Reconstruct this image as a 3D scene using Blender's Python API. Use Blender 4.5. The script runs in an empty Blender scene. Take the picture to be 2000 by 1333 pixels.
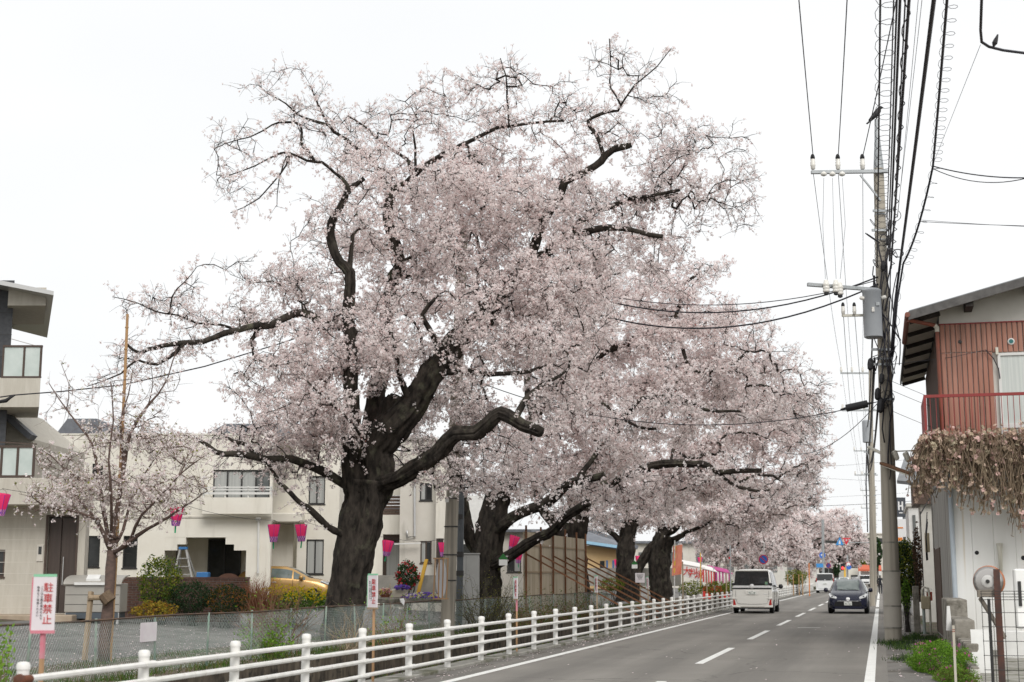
import bpy, math, random
import numpy as np
from mathutils import Vector, Matrix, noise, kdtree
random.seed(7); RNG = np.random.default_rng(7)
SC = bpy.context.scene; COL = SC.collection
R = math.radians

# ------------------------------------------------------------------ camera
F = 2780.0; CU, CV = 1000.0, 666.5; CAMH = 1.6          # 50 mm lens on a 36 mm frame, horizon at row 1126
TH = math.atan((1126-CV)/F); PSI = math.atan(720/math.hypot(F, 1126-CV))
FH = np.array([-math.sin(PSI), math.cos(PSI), 0.]); RT = np.array([math.cos(PSI), math.sin(PSI), 0.])
cd = bpy.data.cameras.new('camera'); cam = bpy.data.objects.new('camera', cd); COL.objects.link(cam)
cam.location = (0, 0, CAMH); cam.rotation_euler = (R(90)+TH, 0, PSI)
cd.sensor_width = 36; cd.lens = F/2000*36; cd.clip_start = .1; cd.clip_end = 4000
cd.dof.use_dof = True; cd.dof.focus_distance = 34; cd.dof.aperture_fstop = 2.4
SC.camera = cam

# ------------------------------------------------------------------ sky, sun, exposure
w = bpy.data.worlds.new('World'); SC.world = w; w.use_nodes = True
nt = w.node_tree; nd = nt.nodes; lk = nt.links; bg = nd['Background']
SUN_EL, SUN_AZ = 42, 150      # thin sun behind the overcast, behind the camera to the right
sky = nd.new('ShaderNodeTexSky'); sky.sky_type = 'NISHITA'; sky.sun_disc = False
sky.sun_elevation = R(SUN_EL); sky.sun_rotation = R(SUN_AZ); sky.air_density = 1; sky.dust_density = 4
sc1 = nd.new('ShaderNodeVectorMath'); sc1.operation = 'SCALE'; sc1.inputs['Scale'].default_value = .12
tc = nd.new('ShaderNodeTexCoord'); nz = nd.new('ShaderNodeTexNoise'); nz.inputs['Scale'].default_value = 2.2
nz.inputs['Detail'].default_value = 3; nz.inputs['Roughness'].default_value = .5
mp = nd.new('ShaderNodeMapping'); mp.inputs['Scale'].default_value = (1, 1, 2.5)
cr = nd.new('ShaderNodeValToRGB'); cr.color_ramp.elements[0].color = (.765, .775, .782, 1); cr.color_ramp.elements[1].color = (.84, .84, .836, 1)
cr.color_ramp.elements[0].position = .25; cr.color_ramp.elements[1].position = .7
mx = nd.new('ShaderNodeMix'); mx.data_type = 'RGBA'; mx.inputs[0].default_value = .95
lk.new(sky.outputs[0], sc1.inputs[0]); lk.new(tc.outputs['Generated'], mp.inputs[0]); lk.new(mp.outputs[0], nz.inputs['Vector'])
lk.new(nz.outputs['Fac'], cr.inputs[0]); lk.new(sc1.outputs[0], mx.inputs[6]); lk.new(cr.outputs[0], mx.inputs[7])
lk.new(mx.outputs[2], bg.inputs[0]); bg.inputs[1].default_value = 1.0
sl = bpy.data.lights.new('sun', 'SUN'); sl.energy = 1.5; sl.angle = R(30); sl.color = (1, .97, .93)
so = bpy.data.objects.new('sun', sl); COL.objects.link(so)
so.rotation_euler = (R(90-SUN_EL), 0, R(180-SUN_AZ)); so.location = (10, -20, 40)
SC.view_settings.view_transform = 'Standard'; SC.view_settings.look = 'None'
SC.view_settings.exposure = .36; SC.view_settings.gamma = 1; SC.view_settings.use_curve_mapping = False
SC.cycles.max_bounces = 14; SC.cycles.diffuse_bounces = 12; SC.cycles.transmission_bounces = 4; SC.cycles.transparent_max_bounces = 8
SC.cycles.caustics_reflective = False; SC.cycles.caustics_refractive = False
SC.cycles.use_denoising = True
try:
    SC.cycles.denoiser = 'OPENIMAGEDENOISE'; SC.cycles.denoising_prefilter = 'ACCURATE'
except Exception: pass

# ------------------------------------------------------------------ pixel -> place
def ray(u, v):
    a = (u-CU)/F; b = (CV-v)/F; c = math.cos(TH)-math.sin(TH)*b; s = math.sin(TH)+math.cos(TH)*b
    return np.array([RT[0]*a+FH[0]*c, RT[1]*a+FH[1]*c, s]), c
def P(u, v, d):                       # at distance d along the view's ground direction
    r, c = ray(u, v); r = r*(d/c); return np.array([r[0], r[1], CAMH+r[2]])
def G(u, v, z=0.):                    # on the ground at height z
    r, c = ray(u, v); k = (z-CAMH)/r[2]; return np.array([r[0]*k, r[1]*k, z])
def GX(u, v, X):                      # on the upright plane x = X along the road
    r, c = ray(u, v); k = X/r[0]; return np.array([X, r[1]*k, CAMH+r[2]*k])
def dep(p): return float(np.dot(np.asarray(p)[:2], FH[:2]))
def gz(x):                            # ground height across the place: the lane behind the ditch climbs to the houses
    if x > -14.5: return 0.
    if x < -23: return .55
    return .55*(-14.5-x)/8.5
def onL(u, d):                        # ground point under column u at distance d
    p = P(u, 1126, d); p[2] = gz(p[0]); return p
def zat(v, d): return P(1000, v, d)[2]

# ------------------------------------------------------------------ things and meshes
def tag(o, label=None, cat=None, group=None, kind=None):
    if label: o['label'] = label
    if cat: o['category'] = cat
    if group: o['group'] = group
    if kind: o['kind'] = kind
    return o
def thing(name, label, cat, base=(0, 0, 0), rz=0, group=None):
    o = bpy.data.objects.new(name, None); COL.objects.link(o); o.empty_display_size = .2
    o.location = tuple(float(x) for x in base); o.rotation_euler = (0, 0, rz)
    return tag(o, label, cat, group)
def root_loc(o):
    while o.parent: o = o.parent
    return np.array(o.location)
def copy_tree(o, parent=None, label=None, loc=None, rz=None):
    c = o.copy(); COL.objects.link(c); c.parent = parent
    if label: c['label'] = label
    if loc is not None: c.location = tuple(float(x) for x in loc)
    if rz is not None: c.rotation_euler = (0, 0, rz)
    for ch in list(o.children): copy_tree(ch, c)
    return c
def nrm(v):
    v = np.asarray(v, float); return v/(np.linalg.norm(v)+1e-12)
class MB:
    def __init__(s): s.v = []; s.f = []; s.m = []
    def add(s, vs, fs, mi=0):
        o = len(s.v); s.v.extend([tuple(map(float, x)) for x in vs])
        s.f.extend([tuple(o+i for i in f) for f in fs]); s.m.extend([mi]*len(fs)); return s
    def hexa(s, p, mi=0):             # 8 corners: bottom 0-3, top 4-7
        return s.add(p, [(3, 2, 1, 0), (4, 5, 6, 7), (0, 1, 5, 4), (1, 2, 6, 5), (2, 3, 7, 6), (3, 0, 4, 7)], mi)
    def box(s, a, b, mi=0):
        x0, y0, z0 = np.minimum(a, b); x1, y1, z1 = np.maximum(a, b)
        return s.hexa([(x0, y0, z0), (x1, y0, z0), (x1, y1, z0), (x0, y1, z0), (x0, y0, z1), (x1, y0, z1), (x1, y1, z1), (x0, y1, z1)], mi)
    def obox(s, c, ax, ay, az, mi=0):
        c, ax, ay, az = map(np.asarray, (c, ax, ay, az))
        return s.hexa([c-ax-ay-az, c+ax-ay-az, c+ax+ay-az, c-ax+ay-az, c-ax-ay+az, c+ax-ay+az, c+ax+ay+az, c-ax+ay+az], mi)
    def bar(s, p, q, w, h, up=(0, 0, 1), mi=0):
        p, q = np.asarray(p, float), np.asarray(q, float); d = nrm(q-p)
        if abs(np.dot(d, nrm(up))) > .98: up = (1, 0, 0)
        sd = nrm(np.cross(d, up)); u2 = np.cross(sd, d)
        return s.obox((p+q)/2, sd*w/2, (q-p)/2, u2*h/2, mi)
    def tube(s, pts, rs, n=8, cap=True, mi=0, wob=0., wsc=3.):
        pts = [np.asarray(p, float) for p in pts]
        if not hasattr(rs, '__len__'): rs = [rs]*len(pts)
        o = len(s.v); ref = None
        for i, p in enumerate(pts):
            t = nrm(pts[min(i+1, len(pts)-1)]-pts[max(i-1, 0)])
            if ref is None: ref = np.array([1., 0, 0]) if abs(t[0]) < .8 else np.array([0, 1., 0])
            a = nrm(ref-t*np.dot(ref, t)); b = np.cross(t, a); ref = a
            for k in range(n):
                an = 2*math.pi*k/n; dr = a*math.cos(an)+b*math.sin(an); r = rs[i]
                if wob: r *= 1+wob*noise.noise(Vector((p+dr*r)*wsc))
                s.v.append(tuple(p+dr*r))
        for i in range(len(pts)-1):
            for k in range(n):
                s.f.append((o+i*n+k, o+i*n+(k+1) % n, o+(i+1)*n+(k+1) % n, o+(i+1)*n+k)); s.m.append(mi)
        if cap:
            s.f.append(tuple(o+k for k in range(n))[::-1]); s.m.append(mi)
            s.f.append(tuple(o+(len(pts)-1)*n+k for k in range(n))); s.m.append(mi)
        return s
    def lathe(s, prof, c=(0, 0, 0), axis=(0, 0, 1), n=16, mi=0):
        c = np.asarray(c, float); ax = nrm(axis); pts = [c+ax*z for r, z in prof]; o = len(s.v)
        ref = np.array([1., 0, 0]) if abs(ax[0]) < .8 else np.array([0, 1., 0])
        a = nrm(ref-ax*np.dot(ref, ax)); b = np.cross(ax, a)
        for p, (r, z) in zip(pts, prof):
            for k in range(n):
                an = 2*math.pi*k/n; s.v.append(tuple(p+(a*math.cos(an)+b*math.sin(an))*max(r, 1e-4)))
        for i in range(len(prof)-1):
            for k in range(n):
                s.f.append((o+i*n+k, o+i*n+(k+1) % n, o+(i+1)*n+(k+1) % n, o+(i+1)*n+k)); s.m.append(mi)
        s.f.append(tuple(o+k for k in range(n))[::-1]); s.m.append(mi)
        s.f.append(tuple(o+(len(prof)-1)*n+k for k in range(n))); s.m.append(mi)
        return s
    def prism(s, poly, ext, mi=0):
        poly = [np.asarray(p, float) for p in poly]; ext = np.asarray(ext, float); n = len(poly)
        vs = poly+[p+ext for p in poly]
        return s.add(vs, [tuple(range(n))[::-1], tuple(range(n, 2*n))]+[(i, (i+1) % n, n+(i+1) % n, n+i) for i in range(n)], mi)
    def build(s, name, mat, parent=None, local=False, smooth=False, bev=0, seg=1, label=None, cat=None, group=None, kind=None, base=None, solid=0):
        me = bpy.data.meshes.new(name); v = np.array(s.v, float)
        if parent is not None and not local: v = v-root_loc(parent)
        if base is not None: v = v-np.asarray(base)
        me.from_pydata(v.tolist(), [], s.f)
        for m in (mat if isinstance(mat, (list, tuple)) else [mat]): me.materials.append(m)
        me.polygons.foreach_set('material_index', s.m)
        if smooth: me.polygons.foreach_set('use_smooth', [True]*len(s.f))
        me.update(); o = bpy.data.objects.new(name, me); COL.objects.link(o)
        if base is not None: o.location = tuple(map(float, base))
        if parent is not None: o.parent = parent
        if bev:
            b = o.modifiers.new('b', 'BEVEL'); b.width = bev; b.segments = seg; b.limit_method = 'ANGLE'; b.angle_limit = R(40)
        if smooth == 'auto':
            for p in me.polygons: p.use_smooth = True
            try: me.set_sharp_from_angle(angle=R(40))
            except Exception: pass
        return tag(o, label, cat, group, kind)
def np_mesh(name, verts, nper, mat, parent=None, tint=None, kind=None, smooth=False):
    """verts (N*nper,3): faces of nper corners in a row; parent root location is taken off"""
    v = np.asarray(verts, np.float32).reshape(-1, 3)
    if parent is not None: v = v-root_loc(parent).astype(np.float32)
    n = len(v)//nper; me = bpy.data.meshes.new(name)
    me.vertices.add(len(v)); me.vertices.foreach_set('co', v.ravel())
    me.loops.add(len(v)); me.loops.foreach_set('vertex_index', np.arange(len(v), dtype=np.int32))
    me.polygons.add(n); me.polygons.foreach_set('loop_start', np.arange(n, dtype=np.int32)*nper)
    if tint is not None:
        a = me.attributes.new('tint', 'FLOAT_COLOR', 'FACE')
        c = np.ones((n, 4), np.float32); c[:, :3] = tint; a.data.foreach_set('color', c.ravel())
    me.materials.append(mat); me.update(calc_edges=True); me.validate()
    o = bpy.data.objects.new(name, me); COL.objects.link(o)
    if parent is not None: o.parent = parent
    return tag(o, kind=kind)

# ------------------------------------------------------------------ materials
MATS = {}
def mat(name, c, c2=None, sc=4., rough=.7, metal=0., bump=0., bsc=None, st=(1, 1, 1), lo=.35, hi=.65, c3=None, sc3=1., st3=(1, 1, 1), lo3=.5, hi3=.62, spec=.4, alpha=1., trans=0., coat=0., emit=0., det=5):
    m = bpy.data.materials.new(name); m.use_nodes = True; n = m.node_tree.nodes; l = m.node_tree.links; p = n['Principled BSDF']
    p.inputs['Roughness'].default_value = rough; p.inputs['Metallic'].default_value = metal
    p.inputs['Specular IOR Level'].default_value = spec; p.inputs['Base Color'].default_value = (*c, 1)
    if trans: p.inputs['Transmission Weight'].default_value = trans
    if coat: p.inputs['Coat Weight'].default_value = coat; p.inputs['Coat Roughness'].default_value = .06
    if alpha < 1: p.inputs['Alpha'].default_value = alpha
    if emit: p.inputs['Emission Color'].default_value = (*c, 1); p.inputs['Emission Strength'].default_value = emit
    tcn = n.new('ShaderNodeTexCoord')
    def nz(scale, stretch):
        mp = n.new('ShaderNodeMapping'); mp.inputs['Scale'].default_value = stretch; l.new(tcn.outputs['Object'], mp.inputs[0])
        t = n.new('ShaderNodeTexNoise'); t.inputs['Scale'].default_value = scale; t.inputs['Detail'].default_value = det; t.inputs['Roughness'].default_value = .6
        l.new(mp.outputs[0], t.inputs['Vector']); return t.outputs['Fac']
    def mixc(a, b, fac, lo, hi):
        r = n.new('ShaderNodeMapRange'); r.inputs[1].default_value = lo; r.inputs[2].default_value = hi; l.new(fac, r.inputs[0])
        x = n.new('ShaderNodeMix'); x.data_type = 'RGBA'; l.new(r.outputs[0], x.inputs[0])
        if isinstance(a, tuple): x.inputs[6].default_value = (*a, 1)
        else: l.new(a, x.inputs[6])
        x.inputs[7].default_value = (*b, 1); return x.outputs[2]
    cur = c
    if c2 is not None: cur = mixc(c, c2, nz(sc, st), lo, hi)
    if c3 is not None: cur = mixc(cur, c3, nz(sc3, st3), lo3, hi3)
    if not isinstance(cur, tuple): l.new(cur, p.inputs['Base Color'])
    if bump:
        b = n.new('ShaderNodeBump'); b.inputs['Strength'].default_value = min(1, bump); b.inputs['Distance'].default_value = .02*max(1, bump)
        l.new(nz(bsc or sc*4, st), b.inputs['Height']); l.new(b.outputs[0], p.inputs['Normal'])
    MATS[name] = m; return m
def petal_mat(name, transl=.35, gain=1.):
    m = bpy.data.materials.new(name); m.use_nodes = True; n = m.node_tree.nodes; l = m.node_tree.links
    n.remove(n['Principled BSDF']); a = n.new('ShaderNodeAttribute'); a.attribute_name = 'tint'
    d = n.new('ShaderNodeBsdfDiffuse'); t = n.new('ShaderNodeBsdfTranslucent'); x = n.new('ShaderNodeMixShader'); x.inputs[0].default_value = transl
    for q in (d, t): l.new(a.outputs['Color'], q.inputs['Color'])
    l.new(d.outputs[0], x.inputs[1]); l.new(t.outputs[0], x.inputs[2]); l.new(x.outputs[0], n['Material Output'].inputs[0])
    MATS[name] = m; return m
mat('earth', (.075, .055, .038), (.13, .105, .075), sc=1.5, rough=.95, bump=.8, bsc=9, c3=(.05, .085, .02), sc3=.6)
mat('asphalt', (.180, .169, .152), (.222, .209, .188), sc=.35, rough=.85, bump=.35, bsc=90, c3=(.152, .143, .130), sc3=.5, st3=(2.5, .12, 1), lo3=.45, hi3=.7, spec=.3)
mat('asphalt_old', (.155, .150, .143), (.21, .20, .19), sc=.5, rough=.9, bump=.4, bsc=70, c3=(.12, .115, .11), sc3=1.2)
mat('shoulder', (.135, .128, .118), (.19, .18, .165), sc=.8, rough=.9, bump=.5, bsc=50, c3=(.09, .08, .066), sc3=1.5)
mat('paint', (.74, .74, .71), (.55, .55, .53), sc=6, rough=.7, lo=.45, hi=.85, c3=(.30, .295, .285), sc3=25, lo3=.64, hi3=.72)
mat('kerb', (.36, .35, .32), (.24, .23, .20), sc=3, rough=.9, bump=.3, bsc=30, c3=(.12, .12, .08), sc3=2)
mat('ditch_wall', (.052, .041, .030), (.14, .115, .085), sc=2.2, st=(1.6, 1.6, .35), rough=.95, bump=1, bsc=6, c3=(.03, .026, .02), sc3=3)
mat('ditch_bed', (.05, .045, .035), (.09, .08, .06), sc=2, rough=.6, bump=.4)
mat('white_pipe', (.80, .79, .76), (.66, .65, .60), sc=5, rough=.45, lo=.45, hi=.8, c3=(.42, .30, .18), sc3=6, lo3=.60, hi3=.78)
mat('rust', (.19, .065, .03), (.10, .045, .03), sc=9, rough=.9, bump=.3)
mat('rust_grey', (.12, .055, .04), (.07, .045, .04), sc=6, rough=.85, bump=.2)
mat('green_post', (.17, .26, .21), (.30, .34, .29), sc=5, rough=.6)
mat('zinc', (.36, .38, .37), (.25, .33, .29), sc=1.2, rough=.5, metal=.3)
mat('dark_wire', (.035, .035, .03), rough=.7)
mat('top_bar', (.055, .05, .045), (.15, .085, .05), sc=3, rough=.7)

GLYPH = {}
for _t in list('駐車禁止大判焼ここは公園区域内なので駐車をご遠慮ください')+['300', '31-52', '92-18', '40-27', '止まれ']:
    if _t in GLYPH: continue
    _c = bpy.data.curves.new('t', 'FONT'); _c.body = _t; _c.size = 1; _c.extrude = .02; _c.align_x = 'CENTER'; _c.align_y = 'CENTER'; _c.resolution_u = 2
    _o = bpy.data.objects.new('t', _c); COL.objects.link(_o); bpy.context.view_layer.update()
    GLYPH[_t] = bpy.data.meshes.new_from_object(_o.evaluated_get(bpy.context.evaluated_depsgraph_get())); bpy.data.objects.remove(_o)
# ------------------------------------------------------------------ ground, road, ditch
FX = -7.3                             # line of the guard fence
DN, DF, DZ = -7.62, -11.25, -1.75     # ditch: near lip, far lip, bed
def strip(mb, xs, ys, zf, mi=0):
    o = len(mb.v); nx, ny = len(xs), len(ys)
    for y in ys:
        for x in xs: mb.v.append((x, y, zf(x, y)))
    for j in range(ny-1):
        for i in range(nx-1):
            a = o+j*nx+i; mb.f.append((a, a+1, a+nx+1, a+nx)); mb.m.append(mi)
YS = [-60, -20, 0, 20, 40, 60, 80, 100, 140, 180, 240, 330, 600, 1500, 3000]
g = MB(); Yc = [-60, 330]
prof = [(-3000, .55), (-200, .55), (-23, .55), (-14.5, 0), (DF, 0), (DF-.04, DZ), (DN, DZ-.02), (DN+.04, 0), (-6.9, -.006), (.6, -.006), (30, -.006), (3000, -.006)]
for k, y in enumerate(YS):
    for x, z in prof:
        g.v.append((x, y, z))
n = len(prof)
for j in range(len(YS)-1):
    for i in range(n-1):
        a = j*n+i; g.f.append((a, a+1, a+n+1, a+n)); g.m.append(0)
g.build('ground', MATS['earth'], kind='structure')
r = MB(); strip(r, [-6.95, -3.3, .05], YS[:12], lambda x, y: .002)
road = r.build('road', MATS['asphalt'], kind='structure')
r = MB(); strip(r, [.03, .6, 1.25], YS[:12], lambda x, y: .0005)
r.build('shoulder', MATS['shoulder'], kind='structure')
r = MB(); strip(r, [-7.24, -6.93], YS[:12], lambda x, y: .001)
r.build('gutter', MATS['shoulder'], kind='structure')
# ditch retaining walls in real panels
dw = bpy.data.objects.new('ditch_wall', None); COL.objects.link(dw); tag(dw, kind='structure')
for y in range(6, 120, 3): MB().box((DF-.12, y+.012, DZ), (DF+.07+random.uniform(-.012, .012), y+2.985, -.02)).build('wall_panel', MATS['ditch_wall'], dw, local=True, bev=.015)
db = MB(); strip(db, [DF+.02, -9.4, DN], [-10, 60, 330], lambda x, y: DZ+.02 + .06*abs(x+9.4)); db.build('ditch_bed', MATS['ditch_bed'], kind='structure')
kb = MB()
kerb = bpy.data.objects.new('kerb', None); COL.objects.link(kerb); tag(kerb, kind='structure')
def kerbstone(y0, y1): MB().box((-7.6, y0+.006, -.3), (-7.22, y1-.006, .055+random.uniform(-.004, .004))).build('kerb_stone', MATS['kerb'], kerb, local=True, bev=.012)
y = 8.
while y < 60: kerbstone(y, y+2.0); y += 2.0
tag(MB().box((-7.6, y, -.3), (-7.22, 330, .055)).build('kerb_stone', MATS['kerb'], kerb, local=True, bev=.012))
r = MB(); strip(r, [1.25, 4, 12], [14, 24, 33.5], lambda x, y: .0002)
r.build('yard', MATS['kerb'], kind='structure')
# wear on the asphalt: fine aggregate, polished wheel tracks, sealed cracks
am = MATS['asphalt'].node_tree; an_ = am.nodes; al = am.links; pr = an_['Principled BSDF']; src = pr.inputs['Base Color'].links[0].from_socket; tcx = an_.new('ShaderNodeTexCoord')
def _m(op, a, b=None):
    q = an_.new('ShaderNodeMath'); q.operation = op
    for i, x in enumerate((a, b)):
        if x is None: continue
        if isinstance(x, (int, float)): q.inputs[i].default_value = x
        else: al.new(x, q.inputs[i])
    return q.outputs[0]
sx_ = an_.new('ShaderNodeSeparateXYZ'); al.new(tcx.outputs['Object'], sx_.inputs[0]); wob_ = an_.new('ShaderNodeTexNoise'); wob_.inputs['Scale'].default_value = .35; al.new(tcx.outputs['Object'], wob_.inputs['Vector'])
trk = _m('SINE', _m('MULTIPLY', _m('ADD', sx_.outputs[0], _m('MULTIPLY', wob_.outputs['Fac'], .5)), 2*math.pi/1.58)); trk = _m('MULTIPLY', _m('ADD', trk, 1), .075)
fine = an_.new('ShaderNodeTexNoise'); fine.inputs['Scale'].default_value = 38; fine.inputs['Detail'].default_value = 2; al.new(tcx.outputs['Object'], fine.inputs['Vector'])
warp = an_.new('ShaderNodeVectorMath'); warp.operation = 'ADD'; wn = an_.new('ShaderNodeTexNoise'); wn.inputs['Scale'].default_value = 1.1; wn.inputs['Detail'].default_value = 4; al.new(tcx.outputs['Object'], wn.inputs['Vector']); al.new(tcx.outputs['Object'], warp.inputs[0]); al.new(wn.outputs['Color'], warp.inputs[1])
vo = an_.new('ShaderNodeTexVoronoi'); vo.feature = 'DISTANCE_TO_EDGE'; vo.inputs['Scale'].default_value = .16; al.new(warp.outputs[0], vo.inputs['Vector']); crk = _m('LESS_THAN', vo.outputs['Distance'], .0035)
gain = _m('ADD', _m('ADD', .80, trk), _m('MULTIPLY', fine.outputs['Fac'], .26)); gain = _m('SUBTRACT', gain, _m('MULTIPLY', crk, .28))
sc_ = an_.new('ShaderNodeVectorMath'); sc_.operation = 'SCALE'; al.new(src, sc_.inputs[0]); al.new(gain, sc_.inputs['Scale']); al.new(sc_.outputs[0], pr.inputs['Base Color'])
# painted markings, each its own sheet
def mark(x0, x1, y0, y1, z=.006, nm='edge_line'):
    m = MB(); m.box((x0, y0, z-.0035), (x1, y1, z)); return m.build(nm, MATS['paint'], road, local=True)
mark(-6.59, -6.43, 0, 300); mark(-.31, -.15, 0, 74.6); mark(-.31, -.15, 78.5, 103); mark(-.31, -.15, 107, 150)
for k in range(0, 13):
    y0 = 16.3+10.7*k; mark(-3.40, -3.25, y0, y0+6.05, nm='centre_dash')
mark(-2.6, -1.9, 46.5, 46.62, nm='worn_mark')
for k in range(6): mark(-6.2+k*1.0, -5.7+k*1.0, 168, 172, nm='crossing_bar')
# the lane beyond the fence
ln = MB(); strip(ln, [-21.6, -18, -14.62], [-30, 0, 30, 60, 90, 140, 330], lambda x, y: gz(x)+.004)
ln.build('lane', MATS['asphalt_old'], kind='structure')
# ------------------------------------------------------------------ white guard fence
gf = thing('guard_fence', 'white pipe guard fence with four rails and capped posts along the ditch', 'fence', (FX, 11.3, 0))
pm = MB().tube([(0, 0, -.05), (0, 0, .80)], .055, 12, cap=False).lathe([(.061, .795), (.061, .835), (.05, .855), (.02, .862)], n=12)
post0 = pm.build('post', MATS['white_pipe'], gf, local=True, smooth='auto')
SP = 2.13; NP = 72
rail0 = MB().tube([(0, 0, 0), (0, SP, 0)], .03, 8, cap=False).tube([(0, SP-.02, 0), (0, SP+.17, 0)], .035, 8).build('rail', MATS['white_pipe'], gf, local=True, smooth='auto')
railF = MB().tube([(0, 0, 0), (0, SP, 0)], .03, 6, cap=False).build('rail', MATS['white_pipe'], gf, local=True, smooth='auto')
RZ = [.715, .555, .39, .19]
first = True
for k in range(NP):
    p = post0 if k == 0 else post0.copy()
    if k: COL.objects.link(p)
    p.location = (0, SP*k, 0); p.rotation_euler = (R(random.uniform(-.6, .6)), R(random.uniform(-.9, .9)), random.random()*6)
    if k < NP-1:
        for z in RZ:
            src = rail0 if k < 24 else railF
            q = src.copy(); COL.objects.link(q)
            q.location = (.062, SP*k-.06, z+random.uniform(-.004, .004)); q.rotation_euler = (0, random.random()*6, 0)
bpy.data.objects.remove(rail0); bpy.data.objects.remove(railF)
for z in RZ:   # cut rusty pipe ends where the fence starts
    MB().tube([(.062, -.14, z), (.062, .02, z)], [.040, .036], 10).build('rusty_rail_end', MATS['rust'], gf, local=True, smooth='auto')
    MB().lathe([(.02, 0), (.05, .02), (.055, .05)], (.062, -.19, z), (0, 1, 0), 10).build('rusty_rail_end', MATS['rust'], gf, local=True, smooth='auto')
# far run of the same fence closing the bend
# ------------------------------------------------------------------ chain-link fence on the far bank
CX = -11.85; CT = .93
cf = thing('chain_fence', 'rusty chain link fence with pale green posts between ditch and lane', 'fence', (CX, 14, 0))
cy0, cy1 = 12., 46.
for k, yy in enumerate(np.arange(cy0+.7, cy1+18, 1.9)):
    ln_ = random.uniform(-.02, .02); lx = random.uniform(-.05, .05)
    MB().tube([(CX, yy, -.1), (CX+lx*.6, yy+ln_, CT*.6), (CX+lx, yy+ln_, CT+.02)], .021, 6).build('post', MATS['green_post'], cf, smooth=True)
pts = [(CX+.01*math.sin(yy*1.3), yy, CT+.012*math.sin(yy*.9)) for yy in np.arange(cy0, cy1+18, .8)]
MB().tube(pts, .017, 5).build('top_bar', MATS['top_bar'], cf)
wm = []; pitch = .066
def wire_band(y0, y1, p, rad):
    out = []; nW = int((y1-y0)/p)
    for s in (1, -1):
        for i in range(nW):
            y = y0+i*p; off = CT*.62*s
            a = np.array([CX+.004*s, y, .02]); b = np.array([CX+.004*s+.012*math.sin(y*2.1), y+off, CT-.01])
            d = nrm(b-a); sx = np.array([1., 0, 0])*rad; sy = np.cross(d, sx/rad)*rad
            c = [sx, -.5*sx+.87*sy, -.5*sx-.87*sy]
            for k in range(3):
                k2 = (k+1) % 3; out.append([a+c[k], a+c[k2], b+c[k2], b+c[k]])
    return out
q = np.array(wire_band(cy0, 40, pitch, .0022)+wire_band(40, cy1+18, pitch*1.5, .003))
np_mesh('wire_mesh', q.reshape(-1, 3), 4, MATS['zinc'], cf, kind='stuff')
# ------------------------------------------------------------------ cherry trees
mat('bark', (.013, .011, .0095), (.056, .047, .039), sc=6, st=(1, 1, .45), rough=.95, bump=1, bsc=14, c3=(.105, .105, .072), sc3=2.4, lo3=.56, hi3=.78, spec=.2)
mat('bark_young', (.16, .105, .085), (.10, .07, .06), sc=10, st=(1, 1, 2.5), rough=.8, bump=.5, bsc=20)
mat('cut_wood', (.10, .075, .055), (.06, .045, .035), sc=8, rough=.9)
petal_mat('petal', .5)
def quat_mats(n, rng):
    q = rng.normal(size=(n, 4)); q /= np.linalg.norm(q, axis=1)[:, None]; w_, x, y, z = q.T
    return np.stack([1-2*(y*y+z*z), 2*(x*y-z*w_), 2*(x*z+y*w_), 2*(x*y+z*w_), 1-2*(x*x+z*z), 2*(y*z-x*w_), 2*(x*z-y*w_), 2*(y*z+x*w_), 1-2*(x*x+y*y)], 1).reshape(-1, 3, 3)
def cluster_template(k, rng):          # k kite petals round a core, unit radius
    out = []
    for i in range(k):
        d = nrm(rng.normal(size=3)); t = nrm(np.cross(d, rng.normal(size=3))); b = np.cross(d, t)
        c = d*rng.uniform(.30, .72); n_ = nrm(d*.8+t*rng.uniform(-.8, .8)+b*rng.uniform(-.8, .8))
        t = nrm(np.cross(n_, rng.normal(size=3))); b = np.cross(n_, t); s = rng.uniform(.42, .62)
        out.append([c-t*s, c-b*s*.62+n_*.06, c+t*s*1.05, c+b*s*.62+n_*.06])
    return np.array(out)               # (k,4,3)
PINKS = np.array([(.97, .905, .892), (.98, .94, .93), (.95, .85, .838), (.975, .918, .905), (.96, .88, .868)])
def blossoms(name, pos, size, k, parent, rng, brown=.13, shade=1., leaf=0.):
    n = len(pos); T = [cluster_template(k, rng) for _ in range(7)]; T = np.array(T)
    Rm = quat_mats(n, rng); ti = rng.integers(0, 7, n); sz = size*rng.uniform(.55, 1.15, n)*np.where(rng.random(n) < .22, 1.5, 1.)
    V = np.einsum('nij,nkcj->nkci', Rm, T[ti])*sz[:, None, None, None]+pos[:, None, None, :]
    tint = PINKS[rng.integers(0, len(PINKS), n)][:, None, :]*rng.uniform(.90, 1.06, (n, k, 1))*shade
    br = rng.random((n, k)) < brown
    tint[br] = np.array([(.44, .20, .185)])*rng.uniform(.6, 1.2, (br.sum(), 1))
    if leaf:
        lf = rng.random((n, k)) < leaf; tint[lf] = np.array([(.26, .27, .08)])*rng.uniform(.7, 1.2, (lf.sum(), 1))
    # the small brown bits are calyces and buds: shrink them to a third
    c = V.mean(2, keepdims=True); f = np.where(br, .55, 1.)[:, :, None, None]; V = c+(V-c)*f
    return np_mesh(name, V.reshape(-1, 3), 4, MATS['petal'], parent, tint=tint.reshape(-1, 3), kind='stuff')
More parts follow.
